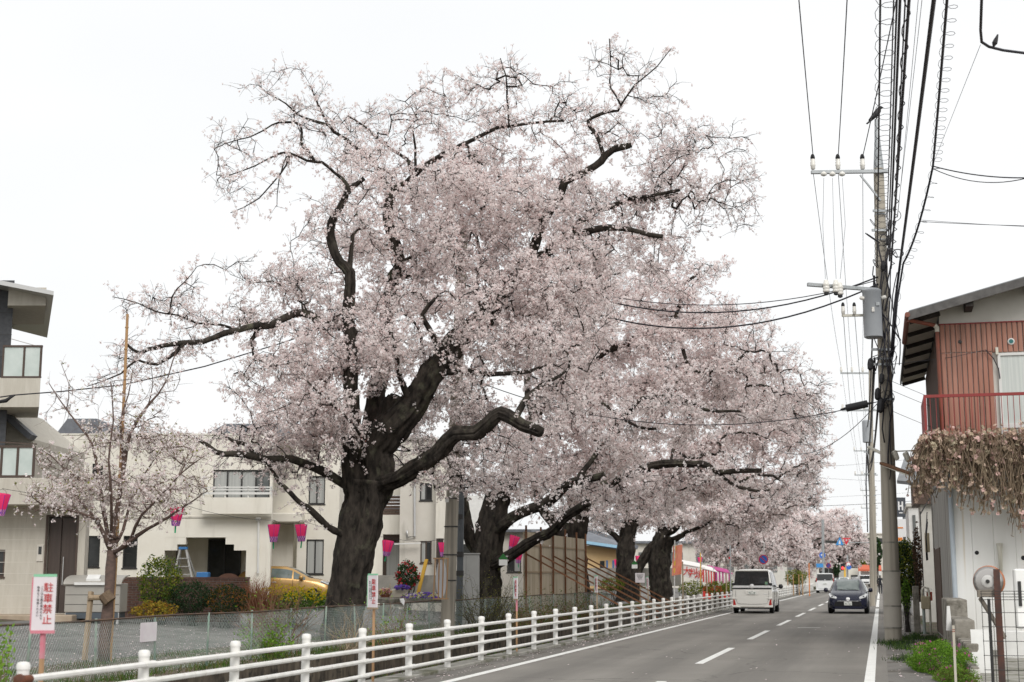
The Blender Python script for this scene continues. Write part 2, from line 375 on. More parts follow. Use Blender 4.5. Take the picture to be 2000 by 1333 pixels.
def seg_tubes(A, B, ra, rb, n=3):      # vectorised straight tapered tubes -> quads
    A, B = np.asarray(A), np.asarray(B); d = B-A; d /= np.linalg.norm(d, axis=1)[:, None]+1e-9
    ref = np.where(np.abs(d[:, 2:3]) < .9, np.array([[0, 0, 1.]]), np.array([[1., 0, 0]])); x = np.cross(d, ref); x /= np.linalg.norm(x, axis=1)[:, None]; y = np.cross(d, x)
    out = []
    for k in range(n):
        a0, a1 = 2*math.pi*k/n, 2*math.pi*(k+1)/n
        e0 = x*math.cos(a0)+y*math.sin(a0); e1 = x*math.cos(a1)+y*math.sin(a1)
        out.append(np.stack([A+e0*ra[:, None], A+e1*ra[:, None], B+e1*rb[:, None], B+e0*rb[:, None]], 1))
    return np.concatenate(out).reshape(-1, 3)
def px_line(pts, d0):                  # (u, v, extra distance) -> smooth world polyline
    W = [P(u, v, d0+dd) for u, v, dd in pts]; out = []
    for i in range(len(W)-1):
        p0 = W[max(i-1, 0)]; p1 = W[i]; p2 = W[i+1]; p3 = W[min(i+2, len(W)-1)]
        n = max(2, int(np.linalg.norm(p2-p1)/.3))
        for k in range(n):
            t = k/n; out.append(.5*((2*p1)+(-p0+p2)*t+(2*p0-5*p1+4*p2-p3)*t*t+(-p0+3*p1-3*p2+p3)*t**3))
    out.append(W[-1]); return out
def bark_tube(mb, pl, rs, ph):          # fluted old trunk: ridges, burls and grooves as geometry
    pts = []; rr = []
    for i in range(len(pl)-1):
        n = max(1, int(np.linalg.norm(pl[i+1]-pl[i])/.09))
        for k in range(n): t = k/n; pts.append(pl[i]*(1-t)+pl[i+1]*t); rr.append(rs[i]*(1-t)+rs[i+1]*t)
    pts.append(pl[-1]); rr.append(rs[-1]); N = 44; o = len(mb.v); ref = np.array([1., 0, 0]); s = 0.
    for i, p in enumerate(pts):
        t = nrm(pts[min(i+2, len(pts)-1)]-pts[max(i-2, 0)]); a = nrm(ref-t*np.dot(ref, t)); b = np.cross(t, a); ref = a
        if i: s += np.linalg.norm(p-pts[i-1])
        for k in range(N):
            an = 2*math.pi*k/N; c_, s_ = math.cos(an), math.sin(an)
            g1 = noise.noise(Vector((c_*1.9+ph, s_*1.9, s*.45))); g2 = 1-2*abs(noise.noise(Vector((c_*4+ph, s_*4, s*.7)))); g3 = noise.noise(Vector((c_*7, s_*7+ph, s*5))); g4 = noise.noise(Vector((c_*3.2, s_*3.2, s*2.2+ph)))
            g5 = abs(noise.noise(Vector((c_*2.3+ph*2, s_*2.3, s*.28)))); r = rr[i]*(1.04+.22*g1-.30*max(0, .16-g5)/.16+.10*(g2-.4)+.06*g3+.14*max(0, g4-.12)*2); mb.v.append(tuple(p+(a*c_+b*s_)*r))
    for i in range(len(pts)-1):
        for k in range(N): mb.f.append((o+i*N+k, o+i*N+(k+1) % N, o+(i+1)*N+(k+1) % N, o+(i+1)*N+k)); mb.m.append(0)
    mb.f.append(tuple(o+(len(pts)-1)*N+k for k in range(N))); mb.m.append(0)
def cherry(label, d0, limbs, clumps, n_attr, n_clus, size, k, seed, base, brown=.13, twig=(.22, .55), ntw=2.6, thick=.006, name='cherry_tree', group='old cherry trees in bloom along the ditch', barkm='bark', leaf=0., sides=10, droop=.10, shade=1.):
    rng = np.random.default_rng(seed); root = thing(name, label, 'tree', base, group=group)
    pos = []; par = []; rad = []; lim = []; tb = MB()
    for pts, r0, r1 in limbs:          # radii in photo pixels
        pl = px_line(pts, d0); sc = d0/2818.; m = len(pl); st = len(pos)
        if st:
            D = np.linalg.norm(np.array(pos)-pl[0], axis=1); pa = int(D.argmin())
        else: pa = -1
        big = r0*sc > .25; rs = []
        ph = rng.uniform(0, 9)
        for i, p in enumerate(pl):
            t = i/(m-1); r_ = (r0+(r1-r0)*t)*sc*(.80 if st and r0*sc < .42 else 1.); wv = .12*r_+.045 if st else 0
            q = p+np.array([noise.noise(Vector((ph+i*.35, 1, 0))), noise.noise(Vector((ph+i*.35, 5, 0))), noise.noise(Vector((ph+i*.35, 9, 0)))])*wv*2
            r_ *= 1+.08*noise.noise(Vector((ph+i*.5, 3, 3)))
            rs.append(r_); pl[i] = q; pos.append(q); par.append(pa if i == 0 else len(pos)-2); rad.append(r_); lim.append(1)
        if pa >= 0 and np.linalg.norm(pos[pa]-pl[0]) < 1.0: pl = [pos[pa]]+pl; rs = [min(rs[0]*1.25, rad[pa])]+rs
        if big: bark_tube(tb, pl, rs, ph)
        else: tb.tube(pl, rs, 20 if big else (sides if r0*sc > .07 else 6), wob=.42 if big else .24, wsc=3.2 if big else 4.5)
    tb.build('trunk', MATS[barkm], root, smooth=True)
    # branches grow to points spread through the crown's clumps
    W = np.array([c[2]*c[3]*c[4] for c in clumps]); W /= W.sum(); ci = rng.choice(len(clumps), n_attr, p=W); A = []; AW = np.array([clumps[i][4] for i in ci])
    for i in ci:
        u, v, ru, rv, _, dd, rd = clumps[i]
        for _try in range(6):          # blossom gathers in flat sprays with hollows between
            s = nrm(rng.normal(size=3))*rng.random()**.42; q = P(u+s[0]*ru, v+s[1]*rv, d0+dd+s[2]*rd)
            if rng.random() < .42+1.7*noise.noise(Vector((q[0]*.62, q[1]*.62, q[2]*1.35))): break
        A.append(q)
    A = np.array(A); Lp = np.array(pos); kd = kdtree.KDTree(len(Lp))
    for i, p in enumerate(Lp): kd.insert(Vector(p), i)
    kd.balance(); dist = np.array([kd.find(Vector(a))[2] for a in A]); order = np.argsort(dist)
    A = A[order]; AW = AW[order]; nw = [1.]*len(pos); chains = []; nl = len(pos); B0 = 0; step = 70
    while B0 < len(A):
        if B0:
            kd = kdtree.KDTree(len(pos))
            for i, p in enumerate(pos): kd.insert(Vector(p), i)
            kd.balance()
        for ai_, a in enumerate(A[B0:B0+step]):
            best = kd.find(Vector(a)); i0 = best[1]; p = np.array(pos[i0]); L = np.linalg.norm(a-p)
            if L > 5.5: continue
            n = max(1, int(math.ceil(L/.32))); mid = (p+a)/2+np.array([0, 0, .14*L])+rng.normal(size=3)*.09*L
            pr = i0; ch = [i0]
            for j in range(1, n+1):
                t = j/n; q = (1-t)**2*p+2*t*(1-t)*mid+t*t*a+(rng.normal(size=3)*.03 if j < n else 0)
                pos.append(q); par.append(pr); pr = len(pos)-1; rad.append(0); lim.append(0); ch.append(pr); nw.append(AW[B0+ai_])
            chains.append(ch)
        B0 += step
    X = np.array(pos); par = np.array(par); N = len(X); w2 = np.zeros(N)
    haschild = np.zeros(N, bool); haschild[par[par >= 0]] = True
    w2[~haschild] = thick**2.2
    for i in range(N-1, nl-1, -1):
        w2[par[i]] += w2[i]
        if w2[i] == 0: w2[i] = thick**2.2
    rr = np.minimum(w2**(1/2.2), .07); rr[:nl] = np.minimum(np.array(rad[:nl]), .07)
    idx = np.arange(nl, N); pa = par[idx]
    quads = [seg_tubes(X[pa], X[idx], np.minimum(rr[pa], rr[idx]*1.35), rr[idx], 4)]
    # fine twigs
    cand = np.concatenate([idx, idx[rng.random(len(idx)) < ntw-2], idx]) if ntw > 2 else np.concatenate([idx, idx[rng.random(len(idx)) < ntw-1]])
    lt = np.array([i for i in range(nl) if rad[i] < .09 or (rad[i] < .2 and rng.random() < .25)]); 
    if len(lt): cand = np.concatenate([cand, lt, lt])
    d = X[cand]-X[par[cand]]; d /= np.linalg.norm(d, axis=1)[:, None]+1e-9
    s = rng.normal(size=(len(cand), 3)); s /= np.linalg.norm(s, axis=1)[:, None]
    dr = d*.7+s*.9+np.array([0, 0, .15]); dr /= np.linalg.norm(dr, axis=1)[:, None]
    L = rng.uniform(*twig, len(cand)); P0 = X[cand]-d*rng.uniform(0, .2, len(cand))[:, None]
    P1 = P0+dr*(L*.5)[:, None]; dr2 = dr+s*.3+np.array([0, 0, -droop*3]); dr2 /= np.linalg.norm(dr2, axis=1)[:, None]; P2 = P1+dr2*(L*.5)[:, None]
    t0 = np.full(len(cand), thick*.75)
    quads += [seg_tubes(P0, P1, t0, t0*.8, 3), seg_tubes(P1, P2, t0*.8, t0*.4, 3)]
    np_mesh('branch', np.concatenate(quads), 4, MATS[barkm], root, kind='stuff')
    # blossoms in tufts along the twigs
    pw = np.array(nw)[cand]**1.5; pw = np.minimum(pw, 1.3); ti = rng.choice(len(cand), n_clus, p=pw/pw.sum()); t = rng.random(n_clus)**.75; t[rng.random(n_clus) < .3] = 1
    a = np.where((t < .5)[:, None], P0[ti]+(P1-P0)[ti]*(t*2)[:, None], P1[ti]+(P2-P1)[ti]*(t*2-1)[:, None])
    a = a+rng.normal(size=a.shape)*size*.75
    blossoms('crown', a, size, k, root, rng, brown, shade, leaf)
    return root
D1 = 36.5
T1_limbs = [
 ([(660, 1262, 0), (668, 1215, 0), (682, 1150, 0), (692, 1090, 0), (702, 1030, 0), (712, 975, 0), (716, 940, 0)], 34, 41),
 ([(655, 1262, -.3), (662, 1225, -.1), (677, 1150, .1), (687, 1060, .2), (692, 980, .2)], 25, 24),
 ([(686, 1262, -.2), (684, 1225, -.1), (694, 1150, -.1), (714, 1060, -.2), (735, 970, -.2)], 24, 23),
 ([(718, 975, 0), (733, 915, 0), (742, 870, -.1), (768, 835, -.3), (800, 798, -.4), (828, 750, -.5), (852, 715, -.5), (880, 690, -.5), (908, 658, -.4), (942, 623, -.2), (975, 582, 0), (1010, 545, .2), (1040, 515, .3), (1067, 496, .4)], 33, 12),
 ([(742, 855, 0), (752, 815, .3), (762, 790, .5), (790, 800, .6)], 20, 24),
 ([(1067, 496, .4), (1103, 463, .3), (1141, 451, 0), (1187, 450, -.3), (1233, 448, -.6), (1294, 461, -.9)], 13, 5),
 ([(1090, 475, .3), (1120, 450, .5), (1141, 429, .8), (1164, 412, 1), (1195, 402, 1.2), (1225, 392, 1.4), (1268, 389, 1.6), (1317, 387, 1.9)], 11, 6),
 ([(1225, 392, 1.4), (1265, 384, 1), (1325, 375, .7)], 6, 4),
 ([(1030, 525, .3), (1048, 470, .3), (1061, 433, .2), (1080, 406, .1), (1092, 383, 0), (1103, 356, -.2), (1134, 341, -.4), (1164, 324, -.6), (1183, 306, -.7), (1210, 291, -.9), (1235, 278, -1)], 13, 8),
 ([(1178, 308, -.7), (1172, 280, -.6), (1160, 257, -.5), (1149, 238, -.5), (1168, 226, -.7), (1199, 216, -1), (1214, 203, -1.2), (1191, 176, -1.2), (1193, 138, -1.2), (1190, 75, -1.2)], 6, 1.2),
 ([(1214, 203, -1.2), (1241, 165, -1.4), (1283, 127, -1.5), (1312, 98, -1.5)], 2.5, 1),
 ([(702, 960, .6), (714, 880, .9), (733, 790, 1.3), (747, 700, 1.6), (757, 620, 1.8), (768, 548, 2), (781, 520, 2), (770, 474, 2), (757, 440, 2), (759, 406, 2), (766, 371, 2)], 26, 11),
 ([(766, 371, 2), (793, 356, 1.8), (820, 335, 1.5), (839, 318, 1.3), (873, 299, 1), (908, 276, .7), (954, 260, .4), (992, 249, .2), (1040, 237, 0), (1100, 238, -.3)], 9, 3),
 ([(992, 249, .2), (991, 191, .2), (988, 149, .2), (977, 110, .2)], 3.2, 1.2),
 ([(766, 371, 2), (747, 348, 2.2), (724, 314, 2.4), (697, 287, 2.4), (663, 264, 2.4), (644, 245, 2.3), (632, 230, 2.2), (621, 203, 2), (606, 169, 1.8)], 7, 2),
 ([(644, 245, 2.3), (602, 234, 2), (571, 216, 1.7), (544, 191, 1.4), (505, 165, 1.2)], 4, 1.2),
 ([(812, 330, 1.5), (810, 287, 1.4), (808, 255, 1.3)], 4, 2),
 ([(805, 345, 1.6), (793, 310, 2.6), (762, 291, 3), (739, 272, 3.2), (709, 245, 3.4), (678, 228, 3.6)], 6, 2),
 ([(781, 520, 2), (800, 505, 2.2), (825, 492, 2.5), (860, 478, 3)], 8, 3.5),
 ([(690, 960, -.2), (684, 880, -.5), (688, 790, -.8), (684, 690, -1), (681, 610, -1.1), (682, 540, -1.2), (663, 509, -1.2), (648, 474, -1.2), (644, 448, -1.2), (655, 421, -1.3), (671, 394, -1.4), (686, 371, -1.5), (713, 344, -1.6)], 22, 4.5),
 ([(682, 540, -1.2), (686, 501, -1), (688, 463, -.8)], 7, 5),
 ([(671, 394, -1.4), (676, 365, -1.5), (655, 337, -1.6), (629, 318, -1.7), (598, 310, -1.8), (564, 302, -1.9), (533, 306, -2), (495, 325, -2.1), (449, 344, -2.2)], 5, 1.2),
 ([(612, 312, -1.7), (598, 295, -1.6), (588, 276, -1.5), (588, 245, -1.4), (565, 240, -1.4), (544, 241, -1.3), (514, 253, -1.3), (464, 272, -1.2), (418, 295, -1.2)], 4.5, 1),
 ([(564, 302, -1.9), (548, 341, -2), (506, 390, -2.1), (450, 415, -2.2)], 3, .9), ([(560, 305, -1.9), (545, 350, -1.7), (540, 400, -1.6)], 2, .8),
 ([(745, 955, -.2), (770, 940, -.6), (800, 921, -1), (837, 902, -1.5), (860, 880, -1.8), (890, 850, -2.1), (935, 839, -2.5), (965, 820, -2.8), (991, 812, -3), (1021, 826, -3.2), (1055, 846, -3.4)], 21, 12),
 ([(1008, 815, -3.1), (1025, 782, -3.1), (1047, 760, -3), (1070, 745, -2.9), (1110, 720, -2.6)], 9, 3),
 ([(747, 700, 1.6), (715, 672, 1), (670, 640, .3), (630, 622, -.2), (590, 616, -.5), (555, 622, -.8), (520, 634, -1), (486, 640, -1.2), (439, 652, -1.4), (395, 667, -1.6), (358, 675, -1.8), (321, 672, -2), (290, 682, -2.1), (270, 690, -2.2), (252, 676, -2.3)], 13, 3.5),
 ([(354, 679, -1.8), (331, 699, -1.9), (307, 709, -2), (268, 702, -2.1), (235, 735, -2.1), (170, 752, -2.1)], 5.5, 1),
 ([(500, 640, -1.1), (470, 645, -.6), (429, 638, -.3), (385, 630, 0), (348, 616, .2), (304, 606, .3), (270, 596, .4), (220, 580, .5)], 4.5, 1),
 ([(332, 608, .2), (335, 580, .1), (360, 555, 0), (385, 520, 0)], 2.5, .8),
 ([(505, 636, -1), (498, 655, -1), (489, 665, -1)], 6, 4.5),
 ([(675, 950, 0), (640, 925, -.6), (590, 905, -1.1), (545, 898, -1.5), (500, 892, -1.8), (454, 884, -2.1), (421, 882, -2.3), (405, 873, -2.4), (385, 856, -2.5), (360, 852, -2.6)], 12, 3),
 ([(500, 892, -1.8), (479, 870, -1.7), (461, 859, -1.6), (430, 846, -1.5)], 6, 3),
 ([(662, 1040, -.4), (640, 1026, -.7), (610, 1002, -1), (590, 986, -1.2), (565, 960, -1.4), (548, 944, -1.5), (535, 925, -1.6), (520, 905, -1.7)], 9, 3.5),
 ([(850, 720, -.5), (880, 728, -.8), (915, 728, -1), (960, 730, -1.3), (1010, 728, -1.6), (1055, 716, -1.8)], 9, 4),
 ([(868, 700, -.5), (852, 668, -1), (838, 640, -1.3), (825, 615, -1.5), (850, 585, -1.8)], 10, 4),
 ([(700, 900, -.6), (705, 855, -1.6), (690, 830, -2), (650, 790, -2.5), (600, 745, -3)], 5, 2),
 ([(768, 548, 2), (800, 540, 2.6), (840, 520, 3.2), (880, 500, 3.6)], 7, 3), ([(942, 623, -.2), (930, 570, .6), (940, 510, 1.4), (930, 450, 1.8), (950, 390, 2)], 8, 3),
 ([(800, 800, -.4), (785, 740, -1), (775, 700, -1.4), (760, 650, -1.8)], 9, 4),
]
T1_cl = [  # u, v, ru, rv, weight, distance off, distance radius
 (560, 195, 110, 62, .62, 1, 1.6), (470, 265, 70, 50, .38, -1, 1.2), (490, 350, 75, 52, .42, -2, 1), (610, 270, 60, 60, .6, 0, 2), (690, 230, 80, 60, .8, 2.5, 2),
 (800, 230, 90, 60, .9, 1.5, 2), (890, 210, 90, 70, 1, 1, 2.2), (985, 170, 75, 70, .62, .2, 1.5), (990, 250, 90, 60, 1, 0, 2), (1080, 210, 70, 70, .7, -.5, 1.6),
 (1200, 150, 75, 75, .5, -1.2, 1.4), (1275, 160, 50, 62, .34, -1.4, 1.2), (1180, 250, 80, 60, 1, -.8, 1.8), (1290, 240, 85, 65, .9, -.5, 1.8), (1390, 280, 75, 60, .62, 0, 1.6), (1430, 360, 60, 75, .5, .4, 1.6), (1340, 340, 95, 65, 1, .6, 2), (1440, 440, 50, 55, .38, .6, 1.2), (1370, 430, 70, 50, .55, .8, 1.5),
 (720, 340, 80, 70, 1, 1, 2.4), (820, 400, 90, 75, 1.3, 1.5, 2.6), (660, 420, 75, 60, .9, -1, 2), (730, 480, 90, 70, 1.2, 0, 2.6), (620, 480, 55, 45, .6, -1, 1.6), (900, 340, 100, 70, 1.3, 0, 2.8), (1000, 370, 110, 75, 1.4, -.5, 3), (1100, 380, 100, 75, 1.2, -.5, 2.6), (1210, 380, 90, 60, .9, .4, 2), (1240, 500, 110, 70, 1.1, 1, 2.4),
 (900, 470, 110, 75, 1.4, 0, 3), (1010, 480, 100, 75, 1.4, -1, 3), (1130, 530, 100, 70, 1.3, -1, 2.8), (820, 560, 100, 70, 1.3, 0, 3), (930, 580, 110, 75, 1.4, -1, 3.2), (1060, 600, 110, 80, 1.3, -1.5, 3),
 (540, 550, 75, 50, .75, -1, 1.8), (470, 530, 45, 30, .4, -1, 1), (620, 570, 80, 55, 1, -1, 2.2), (700, 610, 90, 60, 1.2, -.5, 2.6), (590, 650, 90, 50, 1.1, -1.5, 2.2), (470, 610, 70, 40, .8, -1, 1.5), (380, 610, 70, 45, .62, -.8, 1.4), (300, 600, 70, 45, .45, -.2, 1.2), (240, 620, 50, 50, .28, -.5, 1), (360, 680, 70, 40, .5, -1.8, 1.2), (280, 700, 60, 40, .4, -2, 1), (200, 720, 60, 40, .25, -2.1, .8), (380, 560, 30, 35, .25, 0, .7),
 (520, 730, 85, 45, .95, -2, 1.8), (620, 740, 90, 55, 1.2, -2, 2.4), (720, 720, 90, 60, 1.2, -1.5, 2.6), (470, 760, 60, 40, .7, -2, 1.5), (560, 810, 110, 55, 1.3, -2, 2.2), (460, 850, 70, 38, .8, -2.2, 1.6), (560, 880, 90, 45, 1.1, -1.8, 1.8), (650, 850, 80, 60, 1.3, -2.2, 2), (590, 925, 60, 28, .6, -1.6, 1.2), (450, 905, 55, 30, .6, -2.2, 1.1), (520, 945, 40, 25, .3, -1.6, .9),
 (760, 660, 80, 60, 1.2, -2, 2), (960, 680, 110, 60, 1.3, -2.2, 2.6), (1080, 690, 100, 60, 1.2, -2.5, 2.4), (930, 770, 70, 40, .9, -2.2, 1.8), (1080, 790, 90, 55, 1.1, -2.8, 2), (980, 890, 90, 45, 1.1, -2.2, 2), (880, 930, 90, 38, .95, -1.5, 2), (700, 690, 70, 60, 1.1, -3, 1.4), (640, 790, 80, 50, 1.1, -3, 1.4), (1150, 640, 80, 60, 1.1, -1.5, 2.2), (840, 860, 60, 30, .35, -2.5, 1), (960, 950, 70, 25, .7, -1.5, 1.4), (720, 830, 60, 30, .3, -2.6, .8), (880, 770, 70, 70, 1.1, 3.2, 1.6), (830, 830, 60, 50, .8, 3.4, 1.4), (860, 900, 80, 40, .9, 2.4, 1.4), (790, 900, 40, 26, .35, 1.5, 1), (950, 840, 80, 50, 1, 1.5, 1.6), (860, 690, 60, 50, .9, 3, 1.5),
]
tb1 = onL(690, D1)
T1_cl = [(a, b, c, d, e*(.72 if b < 300 else 1), f+1.05, g) for a, b, c, d, e, f, g in T1_cl]
cherry('largest old cherry tree with a thick fluted trunk and wide spreading pale pink crown', D1, T1_limbs, T1_cl, 3600, 108000, .050, 6, 11, tb1, thick=.007, brown=.12)
def simple_clumps(lst): return [c if len(c) == 7 else (*c, .7, 2.4) for c in lst]
D2 = 51
cherry('second old cherry tree forking low beside the grey cabinet behind the dark twiggy bush', D2, [
 ([(948, 1215, 0), (950, 1165, 0), (948, 1110, 0), (953, 1060, 0), (962, 1010, 0), (972, 965, 0)], 30, 24),
 ([(945, 1090, .1), (930, 1066, 0), (916, 1045, -.2), (909, 1015, -.3), (905, 975, -.5), (890, 920, -.6)], 17, 9),
 ([(958, 1045, 0), (985, 1024, -.5), (1020, 1000, -1), (1055, 988, -1.5), (1090, 962, -2), (1130, 940, -2.6), (1180, 928, -3)], 14, 8),
 ([(962, 1105, -.2), (1000, 1085, -.8), (1030, 1062, -1.3), (1070, 1040, -1.8), (1110, 1010, -2.4), (1150, 980, -3)], 14, 8),
 ([(972, 980, 0), (1000, 930, .3), (1022, 880, .5), (1040, 820, .8), (1100, 740, 1), (1180, 690, 1), (1252, 655, 1), (1285, 643, 1), (1310, 630, 1), (1323, 613, 1), (1332, 580, 1), (1336, 555, 1), (1365, 536, 1)], 18, 3),
 ([(1040, 820, .8), (1030, 740, 2), (1040, 660, 2.6), (1080, 580, 3)], 12, 5),
 ([(1323, 640, 1), (1336, 689, .5), (1352, 723, .2), (1386, 727, -.3), (1415, 718, -.6), (1453, 693, -.8)], 5, 3),
 ([(1130, 940, -1.6), (1165, 885, -1.2), (1205, 830, -1.4), (1243, 790, -2.4), (1268, 777, -2.8), (1319, 773, -3), (1344, 786, -3.2), (1394, 805, -3.4), (1450, 800, -3.4)], 7, 3),
 ([(1352, 723, .2), (1319, 752, .2), (1280, 775, 0)], 5, 4), ([(1140, 770, .6), (1189, 798, -2), (1218, 815, -2.6), (1247, 836, -3), (1281, 838, -3.4)], 5, 3),
 ], simple_clumps([(1130, 720, 110, 80, 1.1), (1270, 560, 100, 60, 1), (1380, 560, 75, 55, .7), (1240, 650, 110, 70, 1.2), (1370, 640, 90, 60, 1.1), (1460, 640, 60, 45, .7), (1330, 730, 110, 60, 1.2), (1450, 720, 90, 55, 1), (1540, 720, 60, 45, .6), (1590, 770, 50, 45, .45), (1490, 790, 90, 50, 1), (1180, 800, 110, 60, 1.2), (1310, 820, 100, 50, 1.1), (1060, 850, 90, 60, 1.1), (1160, 890, 100, 50, 1.2), (1030, 940, 90, 40, 1), (1130, 970, 90, 35, .9), (1060, 1010, 60, 25, .5, -2.2, 1), (930, 945, 60, 30, .7), (1600, 850, 40, 50, .35), (1050, 620, 90, 70, .9, 3, 2), (1180, 560, 90, 60, 1, 2, 2), (1200, 850, 60, 40, .8, -3, 1), (1120, 955, 60, 22, .6, -4, .8), (1300, 790, 80, 26, .7, -4.2, .8), (1070, 1000, 50, 16, .45, -3.2, .7)]),
 2000, 46000, .075, 5, 12, onL(950, D2), ntw=2.2, thick=.008)
D3 = 64
cherry('third old cherry tree with its trunk rising behind the plank hoarding', D3, [
 ([(1122, 1210, 0), (1122, 1150, 0), (1118, 1070, 0), (1125, 1010, 0), (1140, 950, 0)], 29, 24),
 ([(1105, 1060, 0), (1085, 1030, 0), (1060, 990, 0), (1040, 940, 0)], 14, 8), ([(1135, 1000, 0), (1180, 950, -.5), (1250, 915, -1.2), (1319, 905, -2), (1369, 909, -2.6), (1407, 920, -3), (1487, 920, -3.5)], 13, 5),
 ([(1390, 915, -2.8), (1445, 952, -3), (1504, 958, -3.2)], 5, 3), ([(1140, 960, 0), (1170, 890, .5), (1240, 800, 1), (1340, 740, 1.4), (1430, 700, 1.6)], 14, 5), ([(1170, 890, .5), (1160, 800, 1), (1180, 700, 1.4)], 10, 4),
 ], simple_clumps([(1420, 780, 110, 55, 1), (1530, 800, 80, 50, 1), (1600, 820, 45, 50, .5), (1560, 880, 70, 50, .9), (1460, 860, 100, 45, 1.1), (1350, 880, 100, 45, 1.1), (1250, 900, 100, 45, 1.1), (1400, 940, 100, 40, 1.1), (1520, 950, 70, 40, .8), (1590, 920, 35, 40, .4), (1200, 980, 80, 35, .9), (1150, 1005, 70, 30, .8), (1300, 970, 80, 35, 1), (1250, 750, 110, 60, .8), (1110, 930, 90, 45, .9), (1010, 970, 60, 25, .6), (1300, 680, 100, 50, .7, 1, 2), (1250, 925, 70, 22, .7, -3, .8), (1350, 935, 70, 18, .6, -4, .8), (1450, 895, 70, 20, .6, -4.4, .7)]),
 1400, 26000, .095, 5, 13, onL(1122, D3), ntw=2, thick=.01)
D4 = 78
cherry('straight dark old cherry trunk hung with a green roofed sign box', D4, [
 ([(1224, 1175, 0), (1223, 1140, 0), (1222, 1100, 0), (1224, 1060, 0), (1232, 1020, 0)], 18, 15), ([(1216, 1062, 0), (1200, 1045, 0), (1185, 1030, 0), (1170, 1000, 0)], 8, 5),
 ([(1232, 1030, 0), (1260, 980, 0), (1320, 930, 0), (1400, 890, -1)], 9, 4), ([(1228, 1040, 0), (1220, 980, 0), (1200, 920, 0)], 9, 4)],
 simple_clumps([(1230, 1010, 70, 30, 1), (1200, 950, 80, 40, 1), (1290, 960, 80, 40, 1), (1360, 920, 80, 45, .9), (1180, 1020, 45, 22, .7), (1290, 1010, 50, 25, .7)]), 500, 9000, .11, 4, 14, onL(1224, D4), ntw=2, thick=.012)
D5 = 90
cherry('leaning old cherry tree with a dark limb arching over the orange banner', D5, [
 ([(1292, 1178, 0), (1291, 1140, 0), (1288, 1100, 0), (1290, 1070, 0), (1300, 1045, 0)], 21, 19), ([(1238, 1172, 0), (1243, 1120, 0), (1254, 1098, 0), (1272, 1070, 0), (1296, 1046, 0), (1319, 1029, -.4), (1340, 996, -1), (1361, 962, -1.4), (1399, 958, -2)], 13, 6),
 ([(1300, 1060, 0), (1322, 1052, -.4), (1334, 1044, -.6)], 9, 6), ([(1296, 1046, 0), (1290, 1000, .5), (1310, 950, 1)], 10, 5), ([(1334, 1044, -.6), (1390, 1020, -1), (1450, 1000, -1.4)], 5, 2)],
 simple_clumps([(1350, 1000, 80, 35, 1, -1, 3), (1430, 980, 80, 40, 1, -1, 3), (1510, 980, 70, 40, .9, -1, 3), (1570, 960, 50, 40, .6, -1, 3), (1400, 1040, 50, 28, .9, 1, 3), (1300, 985, 60, 30, .9, 1, 3), (1480, 1020, 60, 30, .8, 0, 3), (1580, 1000, 30, 30, .35, -1, 2)]), 900, 14000, .125, 4, 15, onL(1291, D5), ntw=2, thick=.014)
far = [(122, 1395, 'cherry tree crown behind the red and white stalls', [(1400, 1050, 60, 45, 1), (1460, 1040, 60, 45, 1), (1360, 1040, 40, 35, .8), (1430, 1090, 60, 30, .9), (1500, 1080, 40, 35, .7)], 21),
       (150, 1465, 'cherry tree overhanging the round no parking sign', [(1480, 1060, 55, 40, 1), (1530, 1040, 50, 40, 1), (1510, 1095, 45, 28, .8), (1560, 1075, 40, 40, .8)], 22),
       (172, 1556, 'roadside cherry tree with a crooked dark limb reaching over the far van', [(1560, 1050, 50, 35, 1), (1610, 1030, 35, 22, .7), (1570, 1100, 30, 30, .8), (1620, 1075, 30, 28, .6), (1540, 1020, 40, 30, .8)], 23),
       (225, 1630, 'farthest cherry tree beside the traffic lights', [(1640, 1060, 40, 34, 1), (1675, 1065, 28, 26, .8), (1610, 1085, 35, 25, .8), (1660, 1090, 30, 18, .6)], 24)]
for d, u, lab, cl, sd in far:
    b = onL(u, d); s_ = 1.0*d/2818
    lim = [([(u, 1160+2, 0), (u+1, 1130, 0), (u+3, 1105, 0), (u+2, 1080, 0)], 46./s_/2818*6.5, 5), ([(u+3, 1095, 0), (u+25, 1075, 0), (u+50, 1060, -1)], 6, 2), ([(u+2, 1090, 0), (u-20, 1065, 0), (u-30, 1040, 0)], 6, 2)]
    if sd == 23: lim += [([(1550, 1062, -1), (1556, 1046, -1), (1580, 1040, -1), (1586, 1030, -1)], 3, 1.4), ([(1552, 1064, -1), (1580, 1058, -1), (1608, 1050, -1), (1628, 1040, -1)], 3.4, 1.5)]
    if d > 160: lim[0] = ([(u, 1157, 0), (u+1, 1130, 0), (u+3, 1105, 0), (u+2, 1080, 0)], 7, 5)
    cherry(lab, d, lim, [(*c, 0, 3.5) for c in cl]+[(cl[0][0]+10, 1085, 60, 26, .9, 0, 3), (cl[0][0]-10, 1030, 55, 36, .9, 0, 3)], 520, 10000 if d < 200 else 6000, 1.15e-3*d, 5, sd, b, brown=.13, ntw=2, thick=.00013*d, twig=(.3, .9))
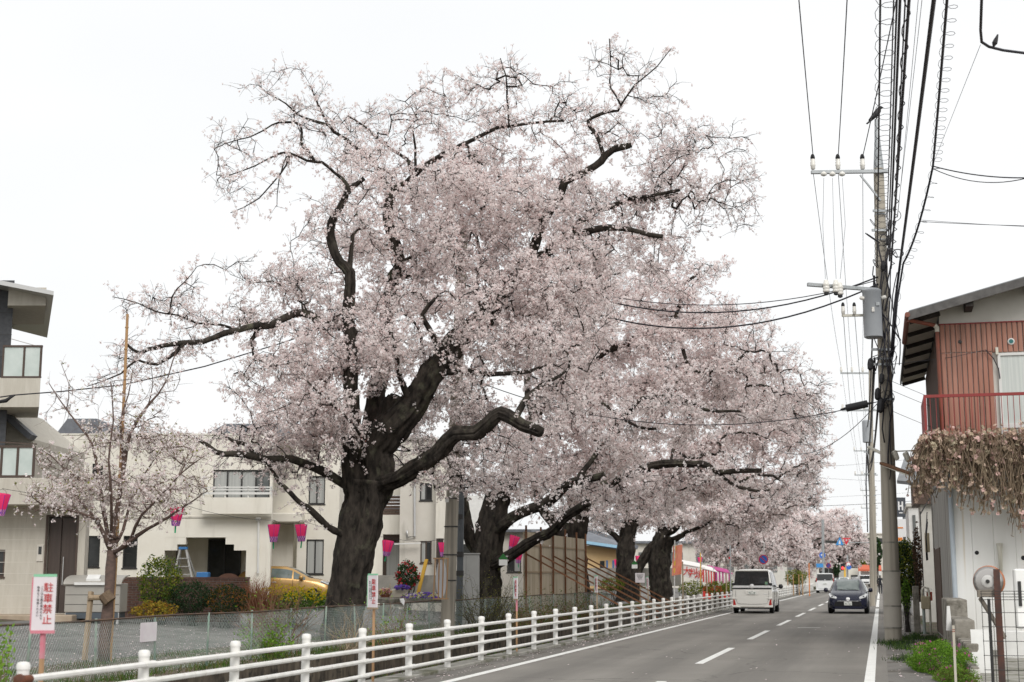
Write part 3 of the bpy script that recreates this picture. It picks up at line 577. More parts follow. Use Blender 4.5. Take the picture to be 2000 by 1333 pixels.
# young staked tree by the lane
D0 = 27.4
cherry('young slender cherry tree with upswept sparse branches tied to a stake', D0, [
 ([(203, 1292, 0), (206, 1230, 0), (212, 1170, 0), (216, 1110, 0), (218, 1075, 0)], 11.5, 9),
 ([(218, 1085, 0), (224, 1040, .2), (232, 980, .3), (242, 900, .3), (258, 840, .3), (290, 790, .4), (325, 740, .5), (345, 690, .6)], 8, 1),
 ([(214, 1070, 0), (205, 1050, -.2), (193, 1022, -.3), (176, 1010, -.5), (140, 1000, -.7), (95, 985, -.9), (60, 975, -1)], 6, 1.2),
 ([(212, 1062, 0), (203, 1005, .3), (196, 950, .4), (186, 890, .5), (170, 850, .6), (130, 800, .7), (95, 750, .8)], 6, 1),
 ([(222, 1080, 0), (245, 1062, -.3), (290, 1035, -.5), (330, 1010, -.7), (360, 990, -.8), (395, 960, -.9)], 6, 1.2),
 ([(240, 1066, -.2), (265, 1030, -.6), (300, 985, -1), (350, 930, -1.3), (400, 890, -1.5)], 4.5, 1),
 ([(226, 1050, .1), (250, 1010, .5), (270, 950, .8), (300, 900, 1), (340, 850, 1.2)], 4.5, 1), ([(220, 1050, 0), (216, 980, -.5), (212, 900, -.8), (222, 820, -1), (215, 740, -1.2)], 4.5, 1),
 ([(196, 950, .4), (160, 930, 0), (120, 915, -.3), (80, 880, -.5)], 3, .8), ([(193, 1022, -.3), (160, 980, 0), (130, 950, .3), (95, 930, .5), (70, 900, .6)], 3.5, .8), ([(242, 900, .3), (235, 830, .1), (250, 770, 0), (262, 720, 0)], 3, .8), ([(290, 790, .4), (300, 740, .2), (290, 700, .1)], 1.6, .6), ([(130, 800, .7), (135, 750, .7), (120, 710, .7)], 1.6, .6)],
 [(100, 980, 75, 30, 1, -.8, .7), (160, 960, 80, 50, 1.2, 0, 1), (230, 960, 70, 60, 1.1, 0, 1), (310, 960, 80, 50, 1.1, -.6, .9), (380, 930, 45, 40, .8, -1, .6), (180, 870, 70, 50, .9, .2, .9), (270, 860, 70, 60, .9, .3, .9), (350, 880, 60, 50, .9, -.6, .8), (130, 800, 50, 50, .4, .6, .6), (230, 780, 60, 50, .4, -.3, .8), (310, 760, 50, 60, .4, .3, .6), (110, 900, 50, 40, .6, -.2, .6), (90, 740, 20, 30, .15, .8, .3), (335, 700, 25, 30, .15, .5, .3), (70, 960, 40, 25, .6, -1, .4), (200, 1010, 60, 22, .7, -.2, .6), (290, 1015, 50, 20, .6, -.5, .5)],
 1000, 4200, .042, 6, 31, onL(203, D0), name='young_cherry_tree', group='young staked cherry', barkm='bark_young', leaf=.10, brown=.14, twig=(.12, .34), thick=.004, ntw=2, droop=-.05)
# ------------------------------------------------------------------ houses beyond the lane (built square to the lane's own line)
def LX(u, v, d): 
    r, c = ray(u, v); return (u-CU)/F*d/c
def W3(x, d, z): return np.array([RT[0]*x+FH[0]*d, RT[1]*x+FH[1]*d, z])
def fbox(mb, x0, x1, z0, z1, d, th, mi=0):
    return mb.hexa([W3(x0, d, z0), W3(x1, d, z0), W3(x1, d+th, z0), W3(x0, d+th, z0), W3(x0, d, z1), W3(x1, d, z1), W3(x1, d+th, z1), W3(x0, d+th, z1)], mi)
def fboxr(mb, x0, x1, z0, z1, d, th, mi=0):   # house corner not quite square: the end wall turns away from the lane
    k = (d+th)/d; return mb.hexa([W3(x0, d, z0), W3(x1, d, z0), W3(x1*k-.02, d+th, z0), W3(x0*k, d+th, z0), W3(x0, d, z1), W3(x1, d, z1), W3(x1*k-.02, d+th, z1), W3(x0*k, d+th, z1)], mi)
def rect(u0, v0, u1, v1, d):           # picture rectangle -> x0,x1,z0,z1 at that distance
    vm = (v0+v1)/2; return LX(u0, vm, d), LX(u1, vm, d), zat(v1, d), zat(v0, d)
def pbox(mb, u0, v0, u1, v1, d, th, mi=0):
    x0, x1, z0, z1 = rect(u0, v0, u1, v1, d); return fbox(mb, x0, x1, z0, z1, d, th, mi)
def wall_holes(mb, R4, holes, d, th, mi=0):
    X0, X1, Z0, Z1 = R4; xs = sorted({X0, X1, *[h[0] for h in holes], *[h[1] for h in holes]}); zs = sorted({Z0, Z1, *[h[2] for h in holes], *[h[3] for h in holes]})
    xs = [x for x in xs if X0 <= x <= X1]; zs = [z for z in zs if Z0 <= z <= Z1]
    for i in range(len(xs)-1):
        run = None
        for j in range(len(zs)-1):
            cx, cz = (xs[i]+xs[i+1])/2, (zs[j]+zs[j+1])/2
            hole = any(h[0] < cx < h[1] and h[2] < cz < h[3] for h in holes)
            if not hole and run is None: run = zs[j]
            if hole and run is not None: fbox(mb, xs[i], xs[i+1], run, zs[j], d, th, mi); run = None
        if run is not None: fbox(mb, xs[i], xs[i+1], run, zs[-1], d, th, mi)
    return mb
def window(h, d, parent, fr='frame_dark', gl='glass', cols=2, depth=.08, fw=.05, sill=True, name='window'):
    x0, x1, z0, z1 = h; m = MB()
    fbox(m, x0+.003, x0+fw, z0+.003, z1-.003, d+depth-.05, .07); fbox(m, x1-fw, x1-.003, z0+.003, z1-.003, d+depth-.05, .07)
    fbox(m, x0+fw, x1-fw, z0+.003, z0+fw, d+depth-.048, .066); fbox(m, x0+fw, x1-fw, z1-fw, z1-.003, d+depth-.048, .066)
    for k in range(1, cols):
        x = x0+(x1-x0)*k/cols; fbox(m, x-fw*.6, x+fw*.6, z0+fw, z1-fw, d+depth-.045, .06)
    f = m.build(name, MATS[fr], parent)
    for k in range(cols):
        a = x0+fw+(x1-x0-2*fw)*k/cols; b = x0+fw+(x1-x0-2*fw)*(k+1)/cols
        q = MB(); fbox(q, a+.002, b-.002, z0+fw+.002, z1-fw-.002, d+depth-.01+.012*k, .01); q.build('pane', MATS[gl if isinstance(gl, str) else gl[k % len(gl)]], f)
    if sill:
        q = MB(); fbox(q, x0-.03, x1+.03, z0-.04, z0+.002, d-.04, .12); q.build('sill', MATS[fr], f)
    return f
mat('stucco', (.76, .725, .64), (.81, .78, .70), sc=1.2, rough=.9, bump=.25, bsc=60, c3=(.65, .615, .535), sc3=1.4, st3=(2, 2, .25), lo3=.55, hi3=.8)
mat('stucco_grey', (.58, .55, .49), (.65, .62, .56), sc=1, rough=.9, bump=.2, bsc=60, c3=(.42, .40, .35), sc3=1.3, st3=(2, 2, .3), lo3=.55, hi3=.75)
mat('siding', (.48, .45, .385), (.55, .52, .455), sc=3, st=(3, 3, .4), rough=.85, bump=.3, bsc=26)
mat('dark_tile', (.045, .048, .054), (.065, .068, .074), sc=8, rough=.6, bump=.4, bsc=30)
mat('frame_dark', (.035, .034, .033), rough=.5); mat('frame_brown', (.085, .058, .045), (.07, .05, .04), rough=.55)
mat('frame_alu', (.55, .55, .54), rough=.4, metal=.5)
mat('glass', (.10, .11, .11), (.17, .18, .175), sc=1.2, rough=.12, spec=.6); mat('glass_dark', (.018, .02, .02), (.035, .037, .036), sc=2, rough=.1, spec=.5)
mat('curtain', (.45, .46, .44), (.34, .35, .34), sc=3, st=(6, 6, .1), rough=.5, spec=.5); mat('frosted', (.46, .53, .50), (.58, .64, .61), sc=1.5, rough=.25, spec=.5)
mat('brick', (.085, .05, .042), (.17, .095, .072), sc=6, rough=.9, bump=.4); mat('mortar', (.24, .215, .19), rough=.95)
mat('brown_door', (.06, .045, .038), (.075, .056, .047), sc=3, st=(6, 6, .3), rough=.5); mat('slate', (.12, .13, .15), (.17, .18, .20), sc=3, rough=.6, bump=.2)
mat('block_wall', (.25, .24, .215), (.33, .315, .28), sc=2, rough=.95, bump=.4, bsc=25, c3=(.13, .125, .11), sc3=1, st3=(1, 1, .4)); mat('louvre', (.10, .066, .05), rough=.6)
mat('concrete', (.33, .315, .28), (.24, .23, .20), sc=2, st=(2, 2, .15), rough=.9, bump=.2, bsc=40, c3=(.17, .165, .145), sc3=1.2, st3=(3, 3, .12))
mat('white_plastic', (.74, .74, .72), (.66, .66, .64), rough=.5); mat('step', (.33, .26, .19), (.40, .33, .25), rough=.9)

# cream house with the stepped porch
dW = 58.; base = onL(300, dW); wh = thing('cream_house', 'cream rendered house with stepped porch opening and balcony window', 'house', base)
zg = .5
porch = rect(320, 1050, 480, 1170, dW); porch = (porch[0], porch[1], zg, porch[3])
wins = [rect(170, 1047, 195, 1108, dW), rect(240, 1047, 268, 1110, dW), rect(416, 918, 527, 976, dW), rect(180, 906, 201, 936, dW)]
R4 = rect(65, 850, 530, 1180, dW); R4 = (R4[0], R4[1], zg-.3, R4[3])
m = wall_holes(MB(), R4, [porch]+wins, dW, .25); m.build('wall', MATS['stucco'], wh)
for s, ux in ((1, porch[0]), (-1, porch[1])):
    m = MB()
    for k, (wd, hh) in enumerate(((.85, .28), (.5, .52))):
        a, b = sorted((ux, ux+s*wd)); fbox(m, a, b, porch[3]-hh, porch[3]-(0 if k == 0 else .28), dW+.006, .3)
    m.build('porch_corner', MATS['stucco'], wh)
m = MB(); fbox(m, R4[0], R4[1], R4[3], R4[3]+.06, dW-.03, 8.5); fbox(m, R4[0], R4[1], zg-.3, R4[3], dW+6, .2); fbox(m, R4[0]+.003, R4[0]+.2, zg-.3, R4[3], dW+.25, 5.7)
fbox(m, porch[0]-.2, porch[1]+.2, zg, porch[3]+.2, dW+2.2, .15); fbox(m, porch[0]-.2, porch[0]-.02, zg, porch[3], dW+.26, 1.9); fbox(m, porch[1]+.02, porch[1]+.2, zg, porch[3], dW+.26, 1.9); fbox(m, porch[0]-.2, porch[1]+.2, porch[3]+.02, porch[3]+.2, dW+.26, 2)
m.build('roof_slab', MATS['stucco'], wh)
window(wins[0], dW, wh, cols=1, gl='glass_dark'); window(wins[1], dW, wh, cols=1, gl='glass_dark'); window(wins[2], dW, wh, cols=4, gl=('curtain', 'curtain', 'curtain', 'glass')); window(wins[3], dW, wh, cols=1, gl='glass_dark')
px0, px1 = LX(405, 1100, dW+2.1), LX(470, 1100, dW+2.1); window((px0, px1, zg+.1, zat(1053, dW+2.1)), dW+2.1, wh, cols=2, gl='glass_dark', sill=False, name='porch_door')
px0, px1 = LX(322, 1100, dW+2.1), LX(345, 1100, dW+2.1); window((px0, px1, zg+.1, zat(1062, dW+2.1)), dW+2.1, wh, cols=1, fr='frame_brown', gl='brown_door', sill=False, name='porch_door')
for v in (952, 957, 964): MB().bar(P(398, v, dW-.5), P(530, v, dW-.5), .05, .05 if v < 960 else .09).build('balcony_rail', MATS['white_plastic'], wh)
for u in (398, 440, 485, 530): MB().bar(P(u, 950, dW-.45), P(u, 985, dW-.45), .05, .05).build('balcony_post', MATS['white_plastic'], wh)
m = MB(); fbox(m, *rect(395, 972, 532, 1004, dW-.6), dW-.6, .12); m.build('balcony_front', MATS['stucco'], wh)
m = MB(); fbox(m, *rect(65, 1009, 530, 1012, dW), dW-.03, .04); m.build('band', MATS['stucco_grey'], wh)
MB().tube([P(505, 1016, dW-.1), P(504, 1120, dW-.1)], .045, 8).tube([P(500, 1015, dW-.1), P(509, 1015, dW-.1)], .08, 8).build('downpipe', MATS['white_plastic'], wh, smooth='auto')
# its wing with the car bay
dB = 63.5; R5 = rect(528, 862, 662, 1180, dB); R5 = (R5[0], R5[1], zg-.3, R5[3])
bay = rect(531, 1022, 579, 1180, dB); bay = (bay[0], bay[1], zg, bay[3]); w2_ = [rect(603, 930, 635, 985, dB), rect(598, 1054, 632, 1122, dB)]
wall_holes(MB(), R5, [bay]+w2_, dB, .25).build('wall', MATS['stucco'], wh)
m = MB(); fbox(m, R5[0], R5[1], R5[3], R5[3]+.08, dB-.05, 7); fbox(m, bay[0]-.3, bay[1]+.3, zg, bay[3]+.3, dB+4.5, .15); fbox(m, bay[1]+.01, bay[1]+.2, zg, bay[3], dB+.26, 4.2); fbox(m, R5[1]-.2, R5[1]-.005, zg, R5[3], dB+.26, 6)
m.build('wing_body', MATS['stucco'], wh)
m = MB(); fbox(m, *rect(527, 1002, 590, 1021, dB-1), dB-1.0, .96); m.build('bay_canopy', MATS['stucco'], wh, bev=.05)
window(w2_[0], dB, wh, cols=2, gl=('curtain', 'curtain')); window(w2_[1], dB, wh, cols=2, gl=('curtain', 'curtain'))
m = MB(); pbox(m, 532, 1050, 540, 1170, dB+4.3, .1); m.build('bay_door', MATS['frame_dark'], wh)
# grey roofs of houses behind
for (u0, u1, vt, vb, d, lab) in ((100, 210, 818, 850, 72, 'grey slate gable roof peeping above the cream house parapet'), (355, 660, 828, 862, 74, 'long blue grey roof behind the cream house')):
    t = thing('rear_house', lab, 'house', W3(LX((u0+u1)/2, 1126, d), d, .55)); x0, x1 = LX(u0, 840, d), LX(u1, 840, d); zt, zb = zat(vt, d), zat(vb, d); xm = (x0+x1)/2
    m = MB(); fbox(m, x0+.4, x1-.4, .3, zb-.1, d+.3, 7); m.build('wall', MATS['stucco_grey'], t)
    m = MB(); m.prism([W3(x0, d, zb-.3), W3(x0+(x1-x0)*.28, d, zt), W3(x1-(x1-x0)*.2, d, zt), W3(x1, d, zb-.3)], FH*8); m.build('roof', MATS['slate'], t)
# brick garden wall along the lane
dK = 41.5; bk = thing('brick_wall', 'low dark brick garden wall behind the rubbish bin and shrubs', 'wall', onL(300, dK))
x0, x1, z0, z1 = rect(108, 1129, 484, 1204, dK); z0 = .3
m = MB(); fbox(m, x0, x1, z0, z1-.03, dK+.012, .2); m.build('mortar_core', MATS['mortar'], bk)
m = MB(); zz = z0; row = 0
while zz < z1-.05:
    xx = x0-(.11 if row % 2 else 0)
    while xx < x1: fbox(m, max(xx, x0)+.007, min(xx+.22, x1)-.007, zz+.005, zz+.058, dK-random.uniform(0, .006), .1); xx += .22
    zz += .068; row += 1
m.build('brick', MATS['brick'], bk, kind='stuff')
m = MB(); fbox(m, x0-.01, x1+.01, z1-.028, z1+.02, dK-.02, .26); m.build('coping', MATS['brick'], bk)

# brown-grey house at the end with dark tiled tower
dH = 39.; bh = thing('tiled_house', 'grey sided house with dark tiled tower and frosted glass balconies', 'house', onL(60, dH))
R6 = rect(-600, 985, 165, 1190, dH); zh = .62; R6 = (R6[0], R6[1], zh-.3, R6[3]); door = rect(90, 1010, 147, 1186, dH); door = (door[0], door[1], zh, door[3]); wn = rect(-14, 1074, 9, 1127, dH)
wall_holes(MB(), R6, [door, wn], dH, .25).build('wall', MATS['siding'], bh)
m = MB()
zz = R6[2]+.45
while zz < R6[3]-.1: fbox(m, R6[0], door[0]-.04, zz, zz+.012, dH-.004, .01); zz += .3
m.build('siding_joint', MATS['stucco_grey'], bh, kind='stuff')
m = MB(); fbox(m, R6[0], R6[1]-.003, zh-.3, R6[3], dH+.25, .1); m.prism([W3(R6[1]-.004, dH+.35, zh-.3), W3(R6[1]*(dH+7)/dH-.25, dH+7, zh-.3), W3(R6[1]*(dH+7)/dH-.25, dH+7, R6[3]), W3(R6[1]-.004, dH+.35, R6[3])], RT*-.2); m.build('rear_wall', MATS['siding'], bh)
m = MB(); fbox(m, door[0]+.01, (door[0]*.55+door[1]*.45)-.01, zh, door[3]-.02, dH+.1, .05); fbox(m, (door[0]*.55+door[1]*.45)+.01, door[1]-.01, zh, door[3]-.02, dH+.1, .05); dr = m.build('door', MATS['brown_door'], bh, bev=.01)
MB().tube([W3(door[0]*.42+door[1]*.58, dH+.02, zh+.75), W3(door[0]*.42+door[1]*.58, dH+.02, zh+1.5)], .014, 8).build('handle', MATS['frame_alu'], dr)
m = MB(); fbox(m, door[0]-.05, door[0], zh, door[3]+.05, dH-.03, .2); fbox(m, door[1], door[1]+.05, zh, door[3]+.05, dH-.03, .2); fbox(m, door[0], door[1], door[3], door[3]+.05, dH-.03, .2); m.build('door_frame', MATS['frame_brown'], bh)
window(wn, dH, bh, cols=1, fr='frame_brown', gl='glass_dark')
m = MB(); pbox(m, 71, 1064, 84, 1097, dH-.03, .06); ic = m.build('letter_panel', MATS['stucco_grey'], bh, bev=.008)
m = MB(); pbox(m, 75, 1068, 81, 1083, dH-.04, .012); m.build('intercom', MATS['glass_dark'], ic)
m = MB(); fboxr(m, *rect(-600, 934, 158, 986, dH-1.0), dH-1.0, 1.3); m.build('balcony_front', MATS['siding'], bh, bev=.01)
m = MB(); fbox(m, R6[0], R6[1]+.1, .25, zh-.02, dH-1.2, 1.4); m.build('doorstep', MATS['step'], bh, bev=.02)
x0, x1, z0, z1 = rect(-186, 872, 66, 931, dH-.9); m = MB()
for k in range(9): x = x0+(x1-x0)*k/8; fbox(m, x-.03, x+.03, z0, z1, dH-.93, .06)
fbox(m, x0, x1, z1-.04, z1+.02, dH-.94, .08); fbox(m, x0, x1, z0-.03, z0+.03, dH-.94, .08); fr_ = m.build('balcony_screen', MATS['frame_brown'], bh)
for k in range(8): m = MB(); fbox(m, x0+(x1-x0)*k/8+.035, x0+(x1-x0)*(k+1)/8-.035, z0+.03, z1-.04, dH-.91, .015); m.build('frosted_pane', MATS['frosted'], fr_)
MB().bar(P(-40, 862, dH-.8), P(72, 868, dH-.8), .03, .03).build('handrail', MATS['frame_brown'], bh)
tx1 = LX(28, 560, dH); tz0, tz1 = zat(938, dH), zat(548, dH); m = MB(); fboxr(m, tx1-9, tx1, tz0, tz1, dH, 6); m.build('tower', MATS['dark_tile'], bh)
for k in range(9): m = MB(); zz = tz0+(tz1-tz0)*(k+.5)/9; fbox(m, tx1-9, tx1+.004, zz, zz+.014, dH-.004, .02); m.build('tile_joint', MATS['frame_dark'], bh)
gx0, gx1 = LX(-30, 830, dH+1.5), LX(66, 830, dH+1.5); za, zb_ = zat(775, dH+1.5), zat(858, dH+1.5)
m = MB(); m.prism([W3(gx0, dH+1.5, 4), W3(gx1, dH+1.5, 4), W3(gx1, dH+1.5, zb_), W3(gx0, dH+1.5, za-.1)], FH*5); m.build('gable', MATS['siding'], bh)
MB().bar(W3(gx0, dH+1.3, za), W3(gx1+.06, dH+1.3, zb_+.02), .5, .16).build('gable_roof', MATS['slate'], bh)
bx0, bx1 = tx1, LX(78, 765, dH-.6); m = MB(); fboxr(m, bx0-.4, bx1, zat(796, dH-.6), zat(738, dH-.6), dH-.6, 2.6); m.build('upper_balcony', MATS['siding'], bh, bev=.01)
z0, z1 = zat(738, dH-.6), zat(676, dH-.6); m = MB()
for x in (bx0+.02, (bx0+bx1)/2+.05, bx1-.03): fbox(m, x-.025, x+.025, z0, z1, dH-.6, .05)
fbox(m, bx0, bx1, z1-.03, z1+.02, dH-.61, .07); fbox(m, bx0, bx1, z0-.005, z0+.04, dH-.61, .07); fboxr(m, bx1-.06, bx1-.005, z1-.03, z1+.019, dH-.54, 2.5); fr_ = m.build('balcony_screen', MATS['frame_brown'], bh)
for a, b in ((bx0+.045, (bx0+bx1)/2+.02), ((bx0+bx1)/2+.08, bx1-.055)): m = MB(); fbox(m, a, b, z0+.04, z1-.03, dH-.58, .015); m.build('frosted_pane', MATS['frosted'], fr_)
m = MB(); fboxr(m, bx1-.05, bx1-.035, z0, z1-.03, dH-.53, 2.45); m.build('frosted_pane', MATS['frosted'], fr_)
MB().tube([P(22, 662, dH-.5), P(72, 676, dH-.5)], .015, 6).build('laundry_pole', MATS['frame_alu'], bh)
ex = LX(105, 572, dH-1); m = MB(); m.hexa([W3(tx1-9.5, dH-1, zat(530, dH-1)+1.5), W3(ex, dH-1, zat(577, dH-1)), W3(ex*1.195, dH+6, zat(577, dH-1)), W3(tx1-9.5, dH+6, zat(530, dH-1)+1.5), W3(tx1-9.5, dH-1, zat(530, dH-1)+1.68), W3(ex, dH-1, zat(569, dH-1)), W3(ex*1.195, dH+6, zat(569, dH-1)), W3(tx1-9.5, dH+6, zat(530, dH-1)+1.68)]); m.build('roof', MATS['frame_alu'], bh)
m = MB(); fboxr(m, tx1-.01, LX(90, 580, dH-.4), zat(597, dH-.4), zat(562, dH-.4), dH-.4, 3); m.build('eave_box', MATS['siding'], bh)

# grey-cream house right of the big tree
dC = 60.; hc = thing('louvred_house', 'pale house with brown louvred window and entrance behind the camellia', 'house', onL(800, dC))
R7 = rect(735, 880, 788, 1150, dC); R7 = (R7[0], R7[1], zg-.3, R7[3]); lv = rect(745, 968, 781, 1006, dC); en = rect(747, 1044, 781, 1180, dC); en = (en[0], en[1], zg, en[3])
wall_holes(MB(), R7, [lv, en], dC, .2).build('wall', MATS['stucco'], hc)
m = MB(); fbox(m, R7[0], R7[1], zg, en[3]+.3, dC+1.3, .1); m.build('entry_back', MATS['frame_brown'], hc)
for k in range(6): m = MB(); z = lv[2]+(lv[3]-lv[2])*k/6; fbox(m, lv[0], lv[1], z, z+(lv[3]-lv[2])/6-.02, dC+.02, .05); m.build('louvre', MATS['louvre'], hc)
m = MB(); pbox(m, 755, 1060, 779, 1150, dC+1.2, .06); m.build('door', MATS['curtain'], hc)
dD = 58.6; R8 = rect(781, 860, 853, 1160, dD); R8 = (R8[0], R8[1], zg-.3, R8[3]); w8 = [rect(821, 1057, 843, 1100, dD), rect(820, 944, 844, 978, dD)]
wall_holes(MB(), R8, w8, dD, .2).build('wall', MATS['stucco_grey'], hc)
window(w8[0], dD, hc, cols=2, gl=('curtain', 'glass_dark'), fr='frame_brown'); window(w8[1], dD, hc, cols=2, gl=('curtain', 'glass_dark'))
m = MB(); fbox(m, R8[0]+.003, R8[0]+.2, zg-.3, R8[3], dD+.2, 5); fbox(m, R8[0], R8[1], R8[3], R8[3]+.1, dD-.1, 6); m.build('side_wall', MATS['stucco_grey'], hc)
MB().tube([P(810, 900, dD-.1), P(810, 1048, dD-.1), P(796, 1050, dD-.1), P(795, 1036, dD-.1)], .05, 6).build('downpipe', MATS['frame_alu'], hc, smooth=True)
MB().bar(P(770, 1063, dD-.3), P(822, 1061, dD-.3), .05, .05).build('pole_rail', MATS['white_plastic'], hc)
dE = 58.; R9 = rect(851, 880, 905, 1160, dE); R9 = (R9[0], R9[1], zg-.3, R9[3]); w9 = rect(851.5, 1052, 866, 1140, dE)
wall_holes(MB(), R9, [w9], dE, .2).build('wall', MATS['stucco'], hc); window(w9, dE, hc, cols=1, fr='frame_brown', gl='brown_door', sill=False, name='side_door')
m = MB(); pbox(m, 738, 1124, 905, 1172, 56.2, .2); tag(m.build('block_wall', MATS['block_wall'], base=onL(820, 56.2)), 'grey block wall under the pale house behind the camellia', 'wall')
h3 = thing('white_house', 'white walled house with orange brown panel seen through the forked cherry', 'house', onL(960, 76)); d3 = 76
m = MB(); pbox(m, 880, 968, 946, 1150, d3, 4); m.build('wall', MATS['white_plastic'], h3)
m = MB(); pbox(m, 946, 1012, 985, 1160, d3+.6, 4); m.build('wooden_panel', mat('ochre_board', (.36, .17, .08), (.30, .14, .07), sc=2), h3)
MB().bar(P(946, 1001, d3+.4), P(985, 1001, d3+.4), .05, .05).build('balcony_rail', MATS['frame_dark'], h3)
R10 = rect(968, 1040, 1030, 1150, d3-6); w10 = rect(990, 1086, 1018, 1118, d3-6); wall_holes(MB(), (R10[0], R10[1], .3, R10[3]), [w10], d3-6, .2).build('front_wall', MATS['stucco_grey'], h3); window(w10, d3-6, h3, cols=2, gl=('glass_dark', 'curtain'))
m = MB(); fbox(m, R10[0]-.2, R10[1]+.2, R10[3], R10[3]+.1, d3-6.4, 4); m.build('roof', MATS['slate'], h3)
m = MB(); pbox(m, 902, 1063, 922, 1085, 73, 1); m.build('side_window', MATS['glass_dark'], h3)
# ochre building with sky-blue gutter
d4 = 102; h4 = thing('ochre_building', 'low ochre building with light blue gutter and grey roof behind the trunks', 'building', onL(1180, d4))
m = MB(); pbox(m, 1128, 1066, 1230, 1150, d4, 5); m.build('wall', mat('ochre', (.52, .36, .18), (.58, .42, .23), sc=.6, rough=.9), h4)
MB().prism([P(1125, 1062, d4-.8), P(1235, 1078, d4-.8), P(1235, 1068, d4+2.4), P(1180, 1052, d4+2.4), P(1125, 1034, d4+2.4)], (0, 0, .1)).build('roof', MATS['slate'], h4)
MB().bar(P(1125, 1057, d4-.9), P(1232, 1072, d4-.9), .12, .2).build('gutter', mat('sky_blue', (.33, .55, .70), (.28, .5, .66), rough=.5), h4)
for u in (1184, 1196): m = MB(); pbox(m, u, 1095, u+3.5, 1112, d4-.05, .1); m.build('blue_post', mat('post_blue%d' % u, (.06, .16, .36), rough=.5), h4)
m = MB(); pbox(m, 1172, 1096, 1181, 1120, d4-.06, .1); m.build('window', MATS['glass_dark'], h4)
m = MB(); pbox(m, 1125, 1110, 1330, 1145, 96, .2); tag(m.build('block_wall', MATS['block_wall'], base=onL(1180, 96)), 'grey block wall below the ochre building behind the cherry trunks', 'wall')
# white house gable above it
h5 = thing('gable_house', 'white gabled house with grey roof above the ochre building', 'house', onL(1165, 118))
m = MB(); m.prism([P(1130, 1120, 118), P(1240, 1120, 118), P(1240, 1070, 118), P(1190, 1052, 118), P(1140, 1034, 118), P(1130, 1034, 118)], FH*5); m.build('wall', MATS['white_plastic'], h5)
MB().bar(P(1128, 1028, 117.5), P(1245, 1070, 117.5), 1, .3).build('roof', MATS['slate'], h5)

# rubbish bin, ladder, things by the porch
bn = thing('rubbish_bin', 'grey lidded rubbish station bin with curved lid by the brick wall', 'bin', onL(185, 38.6)); d = 38.2
x0, x1, z0, z1 = rect(126, 1140, 234, 1205, d); z0 = bn.location[2]
m = MB(); fbox(m, x0, x1, z0+.28, z1, d, .75); m.build('body', mat('bin_grey', (.36, .345, .31), (.32, .305, .275), sc=2, rough=.5), bn, bev=.015)
m = MB(); fbox(m, x0+.04, x1-.04, z0+.12, z0+.275, d+.02, .7); m.build('base_panel', mat('bin_blue', (.07, .085, .10), rough=.5), bn)
for k in range(2): m = MB(); fbox(m, x0+.02, x1-.02, z0+.28+.25*k+.2, z0+.292+.25*k+.2, d-.004, .02); m.build('panel_seam', MATS['frame_dark'], bn)
m = MB(); poly = []
for k in range(9): a = k/8*math.pi*.5; poly.append(W3(x0-.04, d-.06+.85*(1-math.cos(a)), z1-.02+.24*math.sin(a)))
for k in range(8, -1, -1): a = k/8*math.pi*.5; poly.append(W3(x0-.04, d-.03+.82*(1-math.cos(a)), z1-.05+.24*math.sin(a)))
m.prism(poly, RT*(x1-x0+.08)); lid = m.build('lid', MATS['bin_grey'], bn, smooth='auto')
m = MB(); pbox(m, 168, 1131, 196, 1140, d-.0, .02); m.obox(W3(LX(180, 1132, d), d+.12, z1+.17), RT*.17, FH*.09+np.array([0, 0, .055]), np.array([0, 0, .006])-FH*.004); m.build('notice', MATS['white_plastic'], lid)
m = MB(); pbox(m, 145, 1138, 206, 1143, d-.07, .04); m.build('handle', MATS['white_plastic'], lid)
for x in (x0+.05, x1-.05): m = MB(); fbox(m, x-.03, x+.03, z0-.03, z0+.28, d+.03, .06); m.build('leg', MATS['frame_alu'], bn)
ld = thing('stepladder', 'aluminium stepladder with blue top standing in the stepped porch', 'ladder', W3(LX(360, 1130, 57), 57, zg)); d = 57.0
for a, b in (((337, 1135), (352, 1072)), ((376, 1135), (363, 1072))): MB().bar(P(*a, d), P(*b, d+.2), .045, .06).build('front_rail', MATS['frame_alu'], ld)
for a, b in (((347, 1132), (354, 1072)), ((383, 1132), (364, 1072))): MB().bar(P(*a, d+.9), P(*b, d+.3), .04, .05).build('rear_rail', mat('ladder_grey%d' % a[0], (.30, .30, .29), rough=.5), ld)
for t in (.2, .45, .7): MB().bar(P(337+15*t, 1135-63*t, d+.05), P(376-13*t, 1135-63*t, d+.05), .06, .03).build('tread', MATS['frame_alu'], ld)
MB().bar(P(350, 1071, d+.25), P(366, 1071, d+.25), .2, .1).build('top_cap', mat('ladder_blue', (.05, .18, .42), rough=.5), ld)
m = MB(); pbox(m, 383, 1118, 406, 1132, 57.4, .5); tag(m.build('storage_crate', MATS['ladder_blue'], base=W3(LX(394, 1130, 57.4), 57.4, zg), bev=.03), 'blue plastic crate beside the stepladder in the porch', 'crate')
rl = thing('cable_reel', 'round brown wooden reel standing in the stepped porch', 'reel', W3(LX(446, 1130, 58.8), 58.8, zg)); c = P(446, 1115, 58.8); c[2] = zg+.62
MB().lathe([(.58, 0), (.6, .03), (.6, .05), (.58, .08)], c, FH, 28).build('disc', mat('reel_brown', (.13, .065, .045), (.10, .05, .035), sc=4, rough=.8), rl, smooth='auto')
MB().lathe([(.58, .3), (.6, .33), (.58, .38)], c, FH, 28).lathe([(.2, .08), (.2, .3)], c, FH, 14).build('drum', MATS['reel_brown'], rl, smooth='auto')
MB().lathe([(.06, -.05), (.09, -.02), (.09, 0)], c, FH, 12).build('hub', MATS['frame_alu'], rl)
